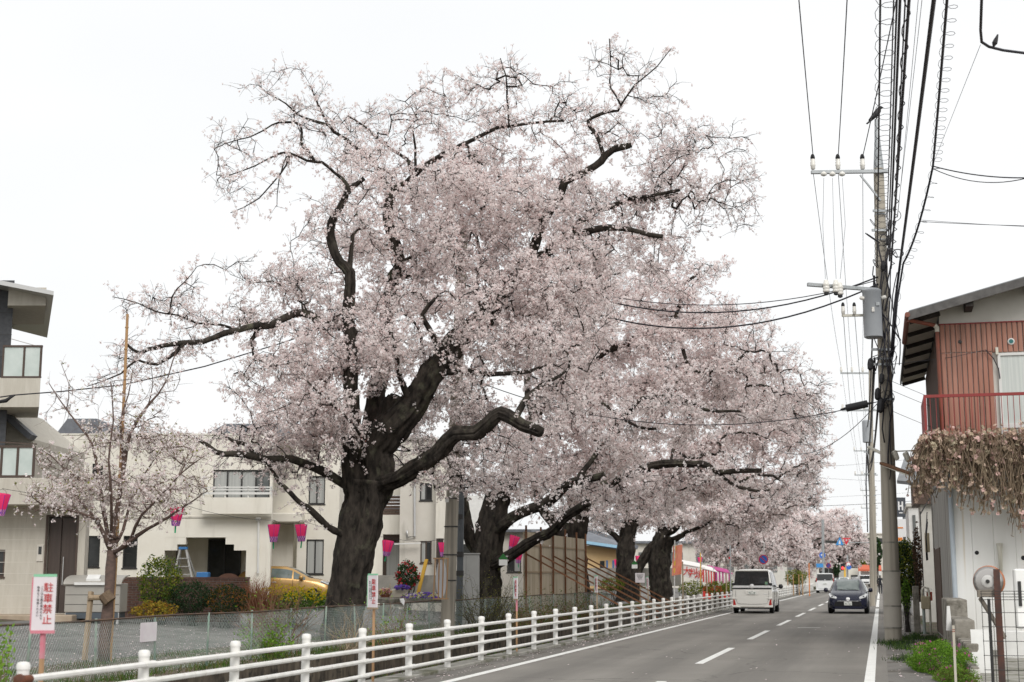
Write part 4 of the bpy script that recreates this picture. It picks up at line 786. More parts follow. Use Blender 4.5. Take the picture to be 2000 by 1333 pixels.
# ------------------------------------------------------------------ utility poles and wires
mat('pole_concrete', (.42, .385, .32), (.33, .30, .25), sc=1.2, st=(4, 4, .12), rough=.9, bump=.15, bsc=50, c3=(.19, .175, .15), sc3=1.6, st3=(5, 5, .08), lo3=.52, hi3=.7)
mat('pole_sleeve', (.42, .39, .34), (.37, .345, .30), sc=2, rough=.7); mat('galv', (.40, .42, .43), (.33, .35, .36), sc=6, rough=.5, metal=.4)
mat('porcelain', (.75, .73, .68), rough=.25); mat('black_rubber', (.018, .018, .02), rough=.6); mat('cable', (.022, .021, .028), rough=.55); mat('trafo', (.36, .38, .40), (.33, .35, .37), sc=3, rough=.45)
mat('lamp_rust', (.22, .11, .06), (.14, .08, .05), sc=8, rough=.9); mat('lamp_white', (.62, .60, .52), rough=.5)
pb = G(1745, 1255); dP = dep(pb); ptop = P(1716, 330, dP)
up = thing('utility_pole', 'tall concrete utility pole with grey transformer and tangled cables beside the red house', 'pole', pb)
def pax(v): t = (1255-v)/(1255-330); return pb+(ptop-pb)*((zat(v, dP))/ptop[2])
MB().tube([pb-np.array([0, 0, .2]), pax(1100), pax(800), pax(500), ptop], [.205, .195, .175, .15, .128], 20).build('shaft', MATS['pole_concrete'], up, smooth='auto')
MB().lathe([(.128, -.03), (.127, .05), (.075, .75), (.05, 1.28), (.05, 1.33)], ptop, (0, 0, 1), 14).build('top_cap', MATS['galv'], up, smooth='auto')
MB().tube([pax(1226), pax(1200), pax(1160), pax(1116)], [.217, .216, .213, .210], 20).build('sleeve', MATS['pole_sleeve'], up, smooth='auto')
for v in (1116, 1184, 1226, 1060, 905, 745, 600, 470, 420): MB().tube([pax(v+1.5), pax(v-1.5)], .222 if v > 1100 else .2-.00008*(1126-v), 16).build('band', MATS['concrete' if v > 1000 else 'galv'], up)
def pp(u, v, dd=0.): return P(u, v, dP+dd)
MB().bar(pp(1584, 337, -.16), pp(1736, 335, -.16), .08, .09).build('crossarm', MATS['galv'], up, bev=.008)
MB().bar(pp(1680, 342, -.16), pp(1720, 392, -.14), .04, .04).build('arm_brace', MATS['galv'], up)
def insul(u, v, dd, par, s=1.): 
    q = pp(u, v, dd); i = MB().lathe([(.03*s, 0), (.055*s, .02*s), (.06*s, .10*s), (.075*s, .13*s), (.055*s, .15*s), (.07*s, .20*s), (.05*s, .22*s), (.065*s, .27*s), (.04*s, .29*s)], q, (0, 0, 1), 12).build('insulator', MATS['porcelain'], par, smooth=True)
    MB().lathe([(.055*s, .285*s), (.06*s, .33*s), (.04*s, .40*s), (.02*s, .42*s)], q, (0, 0, 1), 10).build('cap', MATS['black_rubber'], i, smooth=True)
for u in (1588, 1637, 1685): insul(u, 332, -.16, up)
for u in (1609, 1626, 1645): MB().lathe([(.01, 0), (.075, .03), (.08, .08), (.02, .13)], pp(u, 345, -.25), (0, 0, 1), 12).build('bead_insulator', MATS['porcelain'], up, smooth=True)
MB().bar(pp(1577, 556, -.45), pp(1706, 566, -.2), .09, .09).build('fuse_arm', MATS['galv'], up, bev=.008)
for u, v in ((1614, 545), (1633, 545), (1641, 550)):
    f_ = MB().lathe([(.04, 0), (.085, .02), (.085, .06), (.07, .08), (.085, .10), (.085, .14), (.07, .16), (.085, .18), (.085, .22), (.07, .24), (.05, .32)], pp(u, v+27, -.5), (0, 0, 1), 12).build('fuse_cutout', MATS['porcelain'], up, smooth=True)
    MB().lathe([(.02, -.07), (.06, -.05), (.06, .005)], pp(u, v+27, -.5), (0, 0, 1), 10).build('terminal', MATS['black_rubber'], f_)
tf = MB().lathe([(.18, 0), (.228, .03), (.23, .06), (.23, 1.16), (.238, 1.17), (.238, 1.22), (.19, 1.26), (.0, 1.27)], pp(1706, 661, -.38), (0, 0, 1), 24).build('transformer', MATS['trafo'], up, smooth='auto')
for u, v in ((1689, 584), (1721, 583)): MB().lathe([(.03, 0), (.05, .03), (.05, .1), (.03, .13)], pp(u, v, -.45), (-1 if u < 1700 else 1, 0, .3), 10).build('bushing', MATS['porcelain'], tf, smooth=True)
m = MB(); pbox(m, 1711, 590, 1718, 597, dP-.63, .1); m.build('plate', MATS['galv'], tf); m = MB(); pbox(m, 1703, 600, 1708, 609, dP-.63, .03); m.build('label_plate', MATS['porcelain'], tf)
MB().bar(pp(1645, 617, -.3), pp(1700, 616, -.1), .06, .06).build('lower_arm', MATS['lamp_white'], up)
for u in (1647, 1669): insul(u, 615, -.3, up, .75)
for v, u0, u1 in ((683, 1702, 1743), (701, 1712, 1743), (712, 1700, 1744), (780, 1720, 1746), (412, 1705, 1740), (450, 1703, 1735)): MB().bar(pp(u0, v, -.22), pp(u1, v, -.2), .05, .06).build('cable_bracket', MATS['galv'], up)
lt = MB().bar(pp(1721, 905, -.2), pp(1779, 926, -.9), .17, .07).build('street_lamp', MATS['lamp_rust'], up, bev=.02)
MB().bar(pp(1724, 909, -.22), pp(1777, 929, -.9), .12, .03).build('lamp_lens', MATS['lamp_white'], lt)
lt = MB().bar(pp(1696, 873, .4), pp(1722, 886, .1), .12, .06).build('street_lamp', MATS['lamp_white'], up, bev=.015)
for u, v in ((1753, 885), (1775, 888)): MB().lathe([(.04, 0), (.065, .04), (.075, .22), (.05, .25)], pp(u, v+14, -.2), (-.35, 0, 1), 12).build('flood_lamp', MATS['lamp_white'], up, smooth='auto')
MB().tube([pp(1748, 882, -.2), pp(1800, 880, -.1)], .018, 6).build('flood_arm', MATS['lamp_white'], up)
rng = np.random.default_rng(5)
# tangled drop cables up the shaft
for k in range(16):
    v0 = rng.uniform(420, 700); v1 = v0+rng.uniform(60, 260); m = MB(); ua = rng.uniform(-.28, .3); ub = rng.uniform(-.28, .3); pts = []
    for i in range(9):
        t = i/8; q = pax(v0+(v1-v0)*t); q = q+RT*(ua+(ub-ua)*t+.12*math.sin(t*6+k)*rng.uniform(.3, 1))-FH*(.24+.08*rng.random()); pts.append(q)
    m.tube(pts, rng.uniform(.010, .022), 5).build('drop_cable', MATS['cable'], up, smooth=True)
for k in range(14):   # coils and clamps
    v = rng.choice([425, 440, 470, 500, 520, 700, 712, 760, 780, 790]); c = pax(v)+RT*rng.uniform(-.35, .38)-FH*rng.uniform(.2, .3); rr = rng.uniform(.06, .22); a = nrm(rng.normal(size=3)); b = nrm(np.cross(a, rng.normal(size=3)))
    MB().tube([c+a*math.cos(t)*rr+b*math.sin(t)*rr for t in np.linspace(0, 6.0, 16)], rng.uniform(.008, .014), 5).build('cable_loop', MATS['cable'], up, smooth=True)
for u, v, s in ((1720, 792, 1.), (1714, 770, .8), (1722, 740, .7), (1735, 470, .7), (1738, 440, .6), (1700, 712, .8), (1725, 520, .7)): MB().lathe([(.02, -.2*s), (.085*s, -.14*s), (.1*s, 0), (.085*s, .14*s), (.02, .2*s)], pp(u, v, -.28), (.1, .1, 1), 9).build('splice_box', MATS['black_rubber'], up)

def sag_line(a, b, sag, n=16):
    a, b = np.asarray(a), np.asarray(b); return [a+(b-a)*t-np.array([0, 0, 4*sag*t*(1-t)]) for t in np.linspace(0, 1, n)]
def wire(pts, r, label, group, name='power_line', m='cable', n=5):
    pts = [np.asarray(p, float) for p in pts]
    return MB().tube(pts, r, n).build(name, MATS[m], base=pts[0], smooth=True, label=label, cat='wire', group=group)
def toward(u0, v0, u1, dd=-.2, over=1.0, v1=0):      # level line from the pole running back over the camera
    a = P(u0, v0, dP+dd); r, c = ray(u1, v1); d = (a[2]-CAMH)*c/r[2]; b = P(u1, v1, d); e = b+(b-a)*over; return a, b, e
def run(u0, v0, u1, r, label, group, sag=.15, **k):
    a, b, e = toward(u0, v0, u1, **k); L = sag_line(a, e, sag, 22); return wire(L, r, label, group), L
LG = 'wires running back over the road'
for u0, u1, nm in ((1588, 1561, 'tip insulator'), (1637, 1653, 'middle insulator'), (1685, 1747, 'insulator nearest the shaft')): run(u0, 306, u1, .012, 'bare power line leaving the %s of the top crossarm' % nm, LG, dd=-.16)
for u0, v0, u1, r, nm in ((1731, 480, 1744, .012, 'thinnest'), (1734, 500, 1750, .016, 'slim'), (1737, 510, 1756, .022, 'stout'), (1740, 520, 1773, .024, 'outermost stout')): run(u0, v0, u1, r, nm+' cable of the dark bundle rising from the pole clamps', LG)
for u0, v0, u1 in ((1753, 425, 1791, ), (1752, 425, 1798)): run(u0, v0, u1, .005, 'hair thin line rising above the pole clamps', LG)
a_, b_, e_ = toward(1757, 520, 1820); wire([pax(705)+RT*.1-FH*.2, pp(1747, 600, -.25)]+sag_line(a_, e_, .15, 22), .034, 'thickest black cable passing beside the pole', LG)
_, L = run(1713, 520, 1718, .016, 'telephone cable ringed by spiral hanger beside the pole', LG)
def coil(L, rad, pitch, label, gr, th=.0045, off=(0, 0, 0)):
    pts = []; tot = 0
    for i in range(len(L)-1):
        a, b = L[i], L[i+1]; n = max(2, int(np.linalg.norm(b-a)/pitch*10)); d = nrm(b-a); s = nrm(np.cross(d, (0, 0, 1))); u_ = np.cross(s, d)
        for k in range(n):
            t = k/n; ph = tot*2*math.pi/pitch; pts.append(a+(b-a)*t+s*(math.cos(ph)-.5)*rad+u_*math.sin(ph)*rad*.7); tot += np.linalg.norm(b-a)/n
    return wire(pts, th, label, gr, name='spiral_hanger')
coil(L, .14, .62, 'thin looping spiral hanger round the cable next to the pole', 'spiral hangers')
a9 = P(1764, 515, dP-.3); b9 = P(1822, 325, 30.5); c9 = P(1848, 0, 22.); L = [pax(700)+RT*.15-FH*.2, pp(1752, 590, -.3)]+sag_line(a9, b9, .25, 10)+sag_line(b9, c9+(c9-b9)*.9, .1, 16)[1:]
wire(L, .026, 'dark cable bending at the side drop bracket right of the pole', LG); coil(L, .12, .55, 'looping spiral hanger round the cable that bends at the side drop', 'spiral hangers')
_, L = run(1741, 525, 1766, .012, 'cable wound with slack loops beside the bundle', LG); coil(L, .05, 1.3, 'slack wound wire round the bundle cable', 'spiral hangers', th=.009)
e1 = P(2060, 345, 27.); wire(sag_line(b9, e1, .12), .014, 'service drop leading right to the red house side', LG); wire(sag_line(b9+np.array([0, 0, -.06]), e1+np.array([0, 0, .16]), .3), .010, 'slack second strand of the service drop', LG)
wire(sag_line(P(1795, 433, 33.), P(2080, 443, 30), .02), .007, 'thin double line running level to the right', LG); wire(sag_line(P(1795, 433, 33.)+np.array([0, 0, .04]), P(2080, 446, 30), .02), .005, 'lower strand of the thin level line', LG)
k0 = P(1917, -260, 15.); wire([k0, P(1917, 0, 18.6), P(1915, 60, 19.4), P(1917, 82, 19.8), P(1932, 92, 20), P(1960, 99, 20.2), P(2060, 112, 20.6)], .022, 'black cable turning a sharp corner in the sky', LG)
wire([P(1915, 88, 20), P(1822, 322, 30.5)], .004, 'fine stay from the cornered cable down to the bracket', LG); MB().lathe([(.01, 0), (.04, .06), (.03, .12), (.01, .2)], P(1940, 92, 20), (.4, 0, 1), 8).build('line_clamp', MATS['black_rubber'], base=P(1940, 92, 20), label='small black clamp on the cornered cable', cat='clamp')
# crow on the pole top
cb = ptop+np.array([0, 0, 1.33]); cw = thing('crow', 'black crow perched on the tip of the utility pole', 'bird', cb)
bm = MB().tube([cb-RT*.20+np.array([0, 0, -.03]), cb-RT*.10+np.array([0, 0, .06]), cb+RT*.0+np.array([0, 0, .15]), cb+RT*.06+np.array([0, 0, .24]), cb+RT*.09+np.array([0, 0, .30]), cb+RT*.13+np.array([0, 0, .325]), cb+RT*.20+np.array([0, 0, .315])], [.02, .055, .085, .075, .05, .045, .006], 10)
bm.build('body', MATS['black_rubber'], cw, smooth=True)
MB().prism([cb-RT*.05+np.array([0, 0, .09]), cb-RT*.27+np.array([0, 0, -.10]), cb-RT*.23+np.array([0, 0, -.12]), cb-RT*.0+np.array([0, 0, .06])], FH*.05).build('tail', MATS['black_rubber'], cw)
for s in (-.03, .03): MB().tube([cb+FH*s+np.array([0, 0, .0]), cb+FH*s+RT*.01+np.array([0, 0, .1])], .009, 5).build('leg', MATS['black_rubber'], cw)
# lines over the road to the far-bank pole
dL = 40.; lb = onL(874, dL); ltop = P(905, 430, dL); lp = thing('bank_pole', 'round concrete pole on the far bank rising into the blossoms', 'pole', lb)
MB().tube([lb, lb+(ltop-lb)*.3, lb+(ltop-lb)*.6, ltop], [.195, .18, .165, .15], 18).build('shaft', MATS['pole_concrete'], lp, smooth='auto')
for v in (975, 1030, 1085, 1135): q = lb+(ltop-lb)*((zat(v, dL))/ltop[2]); MB().tube([q, q+np.array([0, 0, .03])], .206, 16).build('band', MATS['frame_dark'], lp)
m = MB(); q = P(873, 978, dL-.2); m.obox(q, RT*.05, FH*.01, np.array([0, 0, .05])); m.build('number_plate', MATS['white_plastic'], lp)
sp_ = thing('steel_pole', 'slim dark grey steel pole next to the bank pole', 'pole', onL(898, 44)); MB().tube([onL(897, 44), P(899, 1080, 44), P(901, 960, 44), P(905, 880, 44)], [.10, .10, .095, .09], 14).build('shaft', mat('dark_steel', (.075, .085, .095), (.11, .12, .13), sc=3, rough=.5, metal=.3), sp_, smooth='auto')
for v in (1120, 1083, 1010): MB().tube([P(898, v+5, 44), P(898, v-5, 44)], .125, 12).build('collar', MATS['frame_dark'], sp_)
lq = lb+(ltop-lb)*.93; XG = 'cables crossing the road'
for u, v, sg, r, lab in ((1715, 541, 1.5, .02, 'upper grey cable crossing from pole to blossoms'), (1715, 555, 1.7, .022, 'lower grey cable crossing from pole to blossoms'), (1712, 548, 1.1, .012, 'thin cable between the two crossing cables')): wire(sag_line(pp(u, v, -.1), lq+np.array([0, 0, .3 if v < 545 else 0]), sg, 26), r, lab, XG)
l2 = lb+(ltop-lb)*.62; cz = sag_line(pp(1722, 783, -.1), l2, 1.0, 26); wire(cz, .012, 'low black cable crossing the road with a splice case', XG)
ci = min(range(26), key=lambda i: abs(np.linalg.norm(cz[i]-P(1672, 793, dP)))); c0, c1 = cz[0], cz[4]; c = cz[0]+(cz[4]-cz[0])*.33; dx = nrm(c1-c0)
MB().tube([c-dx*.42, c-dx*.28, c-dx*.27, c+dx*.27, c+dx*.28, c+dx*.42], [.015, .035, .095, .095, .035, .015], 12).build('splice_case', MATS['black_rubber'], base=c, label='black cylindrical splice case hanging on the low crossing cable', cat='cable box', smooth='auto')
wire(sag_line(pp(1720, 765, -.1)-np.array([0, 0, .2]), P(1520, 880, 50), .6), .01, 'thin slack cable dropping left toward the blossoms', XG)
wire([P(-60, 776, dH-1.4), P(0, 776, dH-1.4), P(28, 772, dH-1.4), P(120, 765, 38), P(240, 752, 38.4), P(400, 716, 39), P(545, 672, 39.4), P(760, 600, 39.8), lq], .018, 'black service cable from the tiled house up to the bank pole', XG)
MB().tube([P(-5, 786, dH-1.4), P(12, 783, dH-1.4), P(20, 777, dH-1.4), P(30, 772, dH-1.4)], [.04, .055, .04, .015], 8).build('cable_clamp', MATS['black_rubber'], base=P(10, 783, dH-1.4), label='black cable clamp at the dark tiled tower', cat='clamp', smooth=True)
# poles farther along the road
def far_pole(u, d, topv, label, tr=True):
    b = onL(u, d); b[2] = 0; t = P(u-2, topv, d); o = thing('roadside_pole', label, 'pole', b, group='poles down the road')
    MB().tube([b, (b+t)/2, t], [.15, .13, .10], 12).build('shaft', MATS['pole_concrete'], o, smooth='auto')
    for k, dz in enumerate((.5, 2.6)):
        c = t-np.array([0, 0, dz]); MB().bar(c-RT*1.7, c+RT*.3, .08, .09).build('crossarm', MATS['galv'], o)
        for x in (-1.65, -1.05, -.45): MB().lathe([(.04, 0), (.07, .1), (.05, .3)], c+RT*x+np.array([0, 0, .04]), n=8).build('insulator', MATS['porcelain'], o)
    if tr: MB().lathe([(.2, 0), (.25, .03), (.25, 1.2), (.2, 1.25)], t-np.array([0, 0, 4.4])-RT*.35, n=14).build('transformer', MATS['trafo'], o, smooth='auto')
    for k in range(5): q = b+(t-b)*(.45+.09*k); MB().bar(q-RT*.4, q+RT*.25, .06, .06).build('cable_bracket', MATS['galv'], o)
    MB().tube([b+(t-b)*.3-RT*.24, b+(t-b)*.5-RT*.3, b+(t-b)*.75-RT*.22], [.03, .035, .025], 6).build('cable_sleeve', MATS['cable'], o)
    return t
t2 = far_pole(1702, 79, 712, 'second concrete pole with small transformer further along the road'); t3 = far_pole(1707, 124, 870, 'third pole down the road beyond the second', False); t4 = far_pole(1710, 170, 950, 'farthest slim pole before the crossing', False)
AG = 'wires running away along the road'
heads = [pp(u, 335, -.1) for u in (1588, 1637, 1685)]+[pp(1647, 612, -.3), pp(1669, 612, -.3)]+[pax(540)-RT*.2, pax(700)-RT*.25, pax(712)-RT*.28, pax(760)-RT*.15, pax(790)-RT*.2]
offs = [(-1.65, .1), (-1.05, .1), (-.45, .1), (-1.2, 2.3), (-.5, 2.3), (-.3, 3.5), (-.35, 5.0), (-.4, 5.2), (-.3, 5.6), (-.35, 6)]
for i, (h, (ox, oz)) in enumerate(zip(heads, offs)):
    rr = .008 if i < 5 else .03
    pts = sag_line(h, t2+RT*ox-np.array([0, 0, oz]), .5, 14)+sag_line(t2+RT*ox-np.array([0, 0, oz]), t3+RT*ox-np.array([0, 0, oz]), .5, 10)[1:]+sag_line(t3+RT*ox-np.array([0, 0, oz]), t4+RT*ox-np.array([0, 0, oz]), .5, 8)[1:]
    wire(pts, rr, 'thin power line strung from pole to pole down the road' if i < 5 else 'sagging dark cable strung low from pole to pole', AG)
for i, (u, v) in enumerate(((1609, 348), (1626, 348), (1645, 348))): wire([pp(u, v, -.25), pp(u-2+4*i, 440, -.3), pp((1612, 1633, 1641)[i], 545, -.5)], .005, 'fine jumper from the %s bead of the crossarm to its fuse' % ('outer', 'middle', 'inner')[i], 'fuse jumpers')
for i, v in enumerate((893, 932, 961, 972, 1008)):   # cross-street wires far down
    d = (88, 140, 100, 150, 170)[i]; wire(sag_line(P(1480, v+(25, -6, 30, 4, 12)[i], d+8), P(2200, v+(-60, 10, -30, -50, -20)[i], d), .5, 24), (.008, .012, .016, .01, .013)[i], 'thin wire crossing the road far beyond the red house', 'far cross wires')
for v, d in ((742, 44), (760, 46), (800, 47)): wire(sag_line(P(1735, v, dP+.3), P(2000, v+95, d+6), .1), .006, 'thin drop line behind the red house eave', 'far drop lines')
# ------------------------------------------------------------------ red and white house by the pole (square to the road)
def GY(u, v, Y):
    r, c = ray(u, v); k = Y/r[1]; return np.array([r[0]*k, Y, CAMH+r[2]*k])
mat('red_siding', (.35, .155, .11), (.42, .22, .165), sc=1.2, st=(2, 2, .3), rough=.75, bump=.15, bsc=20, c3=(.19, .10, .075), sc3=1.3, st3=(4, 4, .3), lo3=.5, hi3=.75)
mat('white_siding', (.88, .88, .86), (.82, .82, .79), sc=1.5, st=(2, 2, .2), rough=.6, c3=(.50, .37, .17), sc3=1.6, st3=(3.5, 3.5, .07), lo3=.62, hi3=.85)
mat('plaster', (.64, .625, .58), (.58, .565, .52), sc=2, rough=.9, c3=(.45, .43, .39), sc3=1.4, st3=(2, 2, .4), lo3=.6, hi3=.85)
mat('verge', (.075, .072, .070), (.13, .125, .12), sc=5, rough=.8); mat('soffit', (.56, .52, .45), (.48, .44, .38), sc=3, rough=.9); mat('rafter', (.03, .026, .024), (.05, .043, .038), sc=6, rough=.9)
mat('red_gutter', (.25, .075, .045), (.18, .07, .05), sc=6, rough=.6); mat('red_rail', (.28, .035, .035), (.22, .04, .035), sc=5, rough=.5); mat('side_boards', (.44, .43, .40), (.30, .29, .27), sc=2, st=(3, 3, .2), rough=.9, c3=(.18, .17, .155), sc3=1.5, st3=(4, 4, .12))
mat('pale_pipe', (.47, .53, .58), (.42, .47, .52), rough=.5); mat('sash', (.68, .68, .66), rough=.4); mat('lace', (.62, .65, .62), (.48, .52, .50), sc=2.5, st=(9, 9, .15), rough=.4, spec=.5); mat('old_door', (.07, .045, .033), (.11, .075, .055), sc=4, st=(5, 5, .3), rough=.8); mat('tin_roof', (.20, .21, .22), (.25, .26, .27), sc=3, rough=.5, metal=.3)
Y0 = 33.6; YB = 44.2; cx = GY(1843, 800, Y0)[0]; XR = 9.5
rh = thing('red_house', 'two storey house of red corrugated metal over white sheeting with balcony', 'house', (cx, Y0, 0))
z_mid = GY(1900, 905, Y0)[2]; z_red = GY(1900, 633, Y0)[2]
def roofz(x): return z_red+.33+(x-cx)*.262
# walls
MB().box((cx+.004, Y0+.12, -.1), (cx+.16, YB, z_mid)).build('side_wall', MATS['side_boards'], rh)
MB().box((cx+.008, Y0+.12, z_mid), (cx+.16, YB, z_red+.2)).build('upper_side_wall', mat('dark_boards', (.085, .06, .05), (.12, .085, .07), sc=2, st=(3, 3, .3), rough=.9), rh)
MB().box((XR-.2, Y0+.12, -.1), (XR, YB, z_red+1.5)).box((cx+.16, YB-.2, -.1), (XR-.2, YB-.02, z_red+1.5)).build('rear_wall', MATS['plaster'], rh)
MB().box((cx+.02, Y0+.05, -.1), (XR, Y0+.13, z_red+.01)).build('wall_core', MATS['plaster'], rh)
hw = [GY(1957, 855, Y0)[0], GY(2075, 855, Y0)[0]]; wz0, wz1 = z_mid+.02, GY(1960, 690, Y0)[2]
x = cx; k = 0
pw = .112
def red_panel(x, z0, z1):
    m = MB(); m.prism([(x+.004, Y0+.048, z0), (x+.018, Y0+.005, z0), (x+pw-.03, Y0, z0), (x+pw-.012, Y0+.008, z0), (x+pw-.004, Y0+.048, z0)], (0, 0, z1-z0)); m.build('siding_panel', MATS['red_siding'], rh)
while x < XR-.2:
    if hw[0]-.05 < x+pw/2 < hw[1]: red_panel(x, wz1+.03, z_red)
    else:
        sp = GY(1900, 688, Y0)[2]; red_panel(x, sp+.008, z_red); red_panel(x, z_mid, sp-.008)
    x += pw
MB().box((cx-.01, Y0-.012, z_red), (XR, Y0+.03, z_red+.03)).build('flashing', MATS['red_rail'], rh)
MB().prism([(cx, Y0+.02, z_red+.03), (XR, Y0+.02, z_red+.03), (XR, Y0+.02, roofz(XR)), (cx, Y0+.02, roofz(cx))], (0, .1, 0)).build('gable_plaster', MATS['plaster'], rh)
x = cx+.01; k = 0
while x < XR-.3:
    m = MB(); m.prism([(x+.001, Y0+.048, 0), (x+.001, Y0+.022, 0), (x+.012, Y0+.010, 0), (x+.447, Y0+.010, 0), (x+.4585, Y0+.022, 0), (x+.4585, Y0+.048, 0)], (0, 0, z_mid)); m.build('white_sheet', MATS['white_siding'], rh); x += .46
# window of the balcony
m = MB(); m.box((hw[0], Y0-.03, wz0), (hw[0]+.06, Y0+.04, wz1)).box((hw[1]-.06, Y0-.03, wz0), (hw[1], Y0+.04, wz1)).box((hw[0]+.06, Y0-.03, wz1-.06), (hw[1]-.06, Y0+.04, wz1)).box((hw[0]+.06, Y0-.028, wz0+.75), (hw[1]-.06, Y0+.04, wz0+.85)).box(((hw[0]+hw[1])/2-.03, Y0-.026, wz0), ((hw[0]+hw[1])/2+.03, Y0+.04, wz0+.75)); wf = m.build('balcony_window', MATS['sash'], rh)
for a, b in (((hw[0]+.06), (hw[0]+hw[1])/2-.03), ((hw[0]+hw[1])/2+.03, hw[1]-.06)):
    MB().box((a, Y0+.005, wz0+.02), (b, Y0+.015, wz0+.75)).build('pane', MATS['lace'], wf)
MB().box((hw[0]+.06, Y0+.005, wz0+.85), (hw[1]-.06, Y0+.015, wz1-.06)).build('pane', MATS['lace'], wf)
# roof
ex = GY(1775, 600, Y0-.75)[0]
def rz(x): return roofz(x)+.03
m = MB(); m.hexa([(ex, Y0-.8, rz(ex)), (XR+1, Y0-.8, rz(XR+1)), (XR+1, YB+.5, rz(XR+1)), (ex, YB+.5, rz(ex)), (ex, Y0-.8, rz(ex)+.05), (XR+1, Y0-.8, rz(XR+1)+.05), (XR+1, YB+.5, rz(XR+1)+.05), (ex, YB+.5, rz(ex)+.05)]); m.build('roof', MATS['tin_roof'], rh)
m = MB(); m.hexa([(ex-.02, Y0-.83, rz(ex)-.17), (XR+1, Y0-.83, rz(XR+1)-.17), (XR+1, Y0-.79, rz(XR+1)-.17), (ex-.02, Y0-.79, rz(ex)-.17), (ex-.02, Y0-.83, rz(ex)+.02), (XR+1, Y0-.83, rz(XR+1)+.02), (XR+1, Y0-.79, rz(XR+1)+.02), (ex-.02, Y0-.79, rz(ex)+.02)]); m.build('verge_board', MATS['verge'], rh)
m = MB(); m.hexa([(ex+.01, Y0-.78, rz(ex)-.07), (cx, Y0-.78, rz(cx)-.07), (cx, YB+.4, rz(cx)-.07), (ex+.01, YB+.4, rz(ex)-.07), (ex+.01, Y0-.78, rz(ex)-.02), (cx, Y0-.78, rz(cx)-.02), (cx, YB+.4, rz(cx)-.02), (ex+.01, YB+.4, rz(ex)-.02)]); m.build('soffit', MATS['soffit'], rh)
for y in np.arange(Y0-.2, YB+.4, 1.85): MB().bar((ex+.01, y, rz(ex)-.12), (cx+.01, y, rz(cx)-.12), .07, .10).build('rafter', MATS['rafter'], rh)
for x in np.arange(cx+.55, XR, 1.35): MB().box((x, Y0-.76, roofz(x)-.2), (x+.17, Y0+.02, roofz(x)-.02)).build('purlin', MATS['rafter'], rh)
MB().tube([(ex-.04, Y0-.85, rz(ex)-.05), (ex-.05, Y0+3, rz(ex)-.08)], .06, 10).build('gutter', MATS['red_gutter'], rh, smooth='auto')
MB().box((ex-.05, Y0+3, rz(ex)-.10), (ex-.01, YB+.45, rz(ex)+.02)).build('eave_board', MATS['verge'], rh)
dpz = GY(1838, 640, Y0-.05)[2]
MB().tube([(ex-.02, Y0-.5, rz(ex)-.12), (cx-.10, Y0-.08, dpz+.05), (cx-.06, Y0-.05, dpz), (cx-.05, Y0-.05, z_mid+.3)], .045, 10).build('downpipe', MATS['red_gutter'], rh, smooth='auto')
MB().tube([(cx-.12, Y0-.09, dpz+.06), (cx-.06, Y0-.05, dpz), (cx-.06, Y0-.05, dpz-.1)], .055, 10).build('pipe_joint', MATS['lamp_white'], rh, smooth='auto')
MB().tube([(cx+.05, Y0-.06, z_mid), (cx+.05, Y0-.06, 1.1)], .055, 12).build('drain_pipe', MATS['pale_pipe'], rh, smooth='auto')
# balcony
yb = Y0-1.0; bl = GY(1806, 815, yb)[0]; zr = GY(1900, 772, yb)[2]; zf = GY(1900, 858, yb)[2]
MB().box((bl, yb, zr-.03), (XR, yb+.06, zr+.035)).build('balcony_top_rail', MATS['red_rail'], rh); MB().box((bl, yb, zf-.1), (XR, Y0, zf-.02)).build('balcony_floor', MATS['rust_grey'], rh)
MB().box((bl, yb+.06, zf-.02), (bl+.03, Y0+1.2, zr)).build('balcony_side', MATS['red_rail'], rh); MB().box((bl-.008, yb-.004, zf-.15), (bl+.05, yb+.05, zr+.03)).build('balcony_post', MATS['red_rail'], rh); MB().box((bl, yb+.06, zr), (bl+.06, Y0+1.2, zr+.035)).build('balcony_side_rail', MATS['red_rail'], rh)
for x in np.arange(bl+.13, bl+4.5, .125): MB().box((x-.007, yb+.02, zf-.02), (x+.007, yb+.034, zr-.03)).build('baluster', MATS['red_rail'], rh)
MB().box((bl+.05, yb+.008, zf+.02), (XR, yb+.05, zf+.05)).build('balcony_lower_rail', MATS['red_rail'], rh)
# vents, holes, bracket and side door
for u, v, r, mt in ((1875, 668, .045, 'frame_dark'), (1908, 1080, .045, 'black_rubber'), (1999, 1090, .05, 'black_rubber')): MB().lathe([(r*.5, 0), (r, .012), (r, .03)], GY(u, v, Y0-.012), (0, 1, 0), 16).build('vent_hole', MATS[mt], rh)
vt = MB().lathe([(.05, 0), (.075, .01), (.08, .04)], GY(1975, 667, Y0-.03), (0, 1, 0), 18).build('vent_cap', MATS['sash'], rh); MB().lathe([(.01, -.004), (.05, -.002), (.05, .01)], GY(1975, 667, Y0-.03), (0, 1, 0), 14).build('vent_grille', mat('teal', (.03, .16, .16), rough=.4), vt)
MB().tube([GY(1952, 1062, Y0-.06), GY(1953, 1075, Y0-.08), GY(1955, 1120, Y0-.06)], [.07, .05, .035], 10).build('exhaust_pipe', MATS['lamp_white'], rh, smooth=True)
m = MB(); q = GY(1947, 686, Y0-.05); m.obox(q, (.03, 0, 0), (0, .04, 0), (0, 0, .08)); m.build('meter_box', MATS['lamp_white'], rh); MB().tube([GY(1925, 684, Y0-.06), GY(1940, 700, Y0-.06), GY(1950, 720, Y0-.05), GY(1953, 740, Y0-.05)], .012, 5).build('drop_lead', MATS['cable'], rh)
MB().tube([pax(712)+RT*.2, GY(1860, 698, Y0-.4), GY(1925, 684, Y0-.06)], .007, 5).build('lead_in_wire', MATS['cable'], rh)
sd = lambda u, v: GX(u, v, cx)
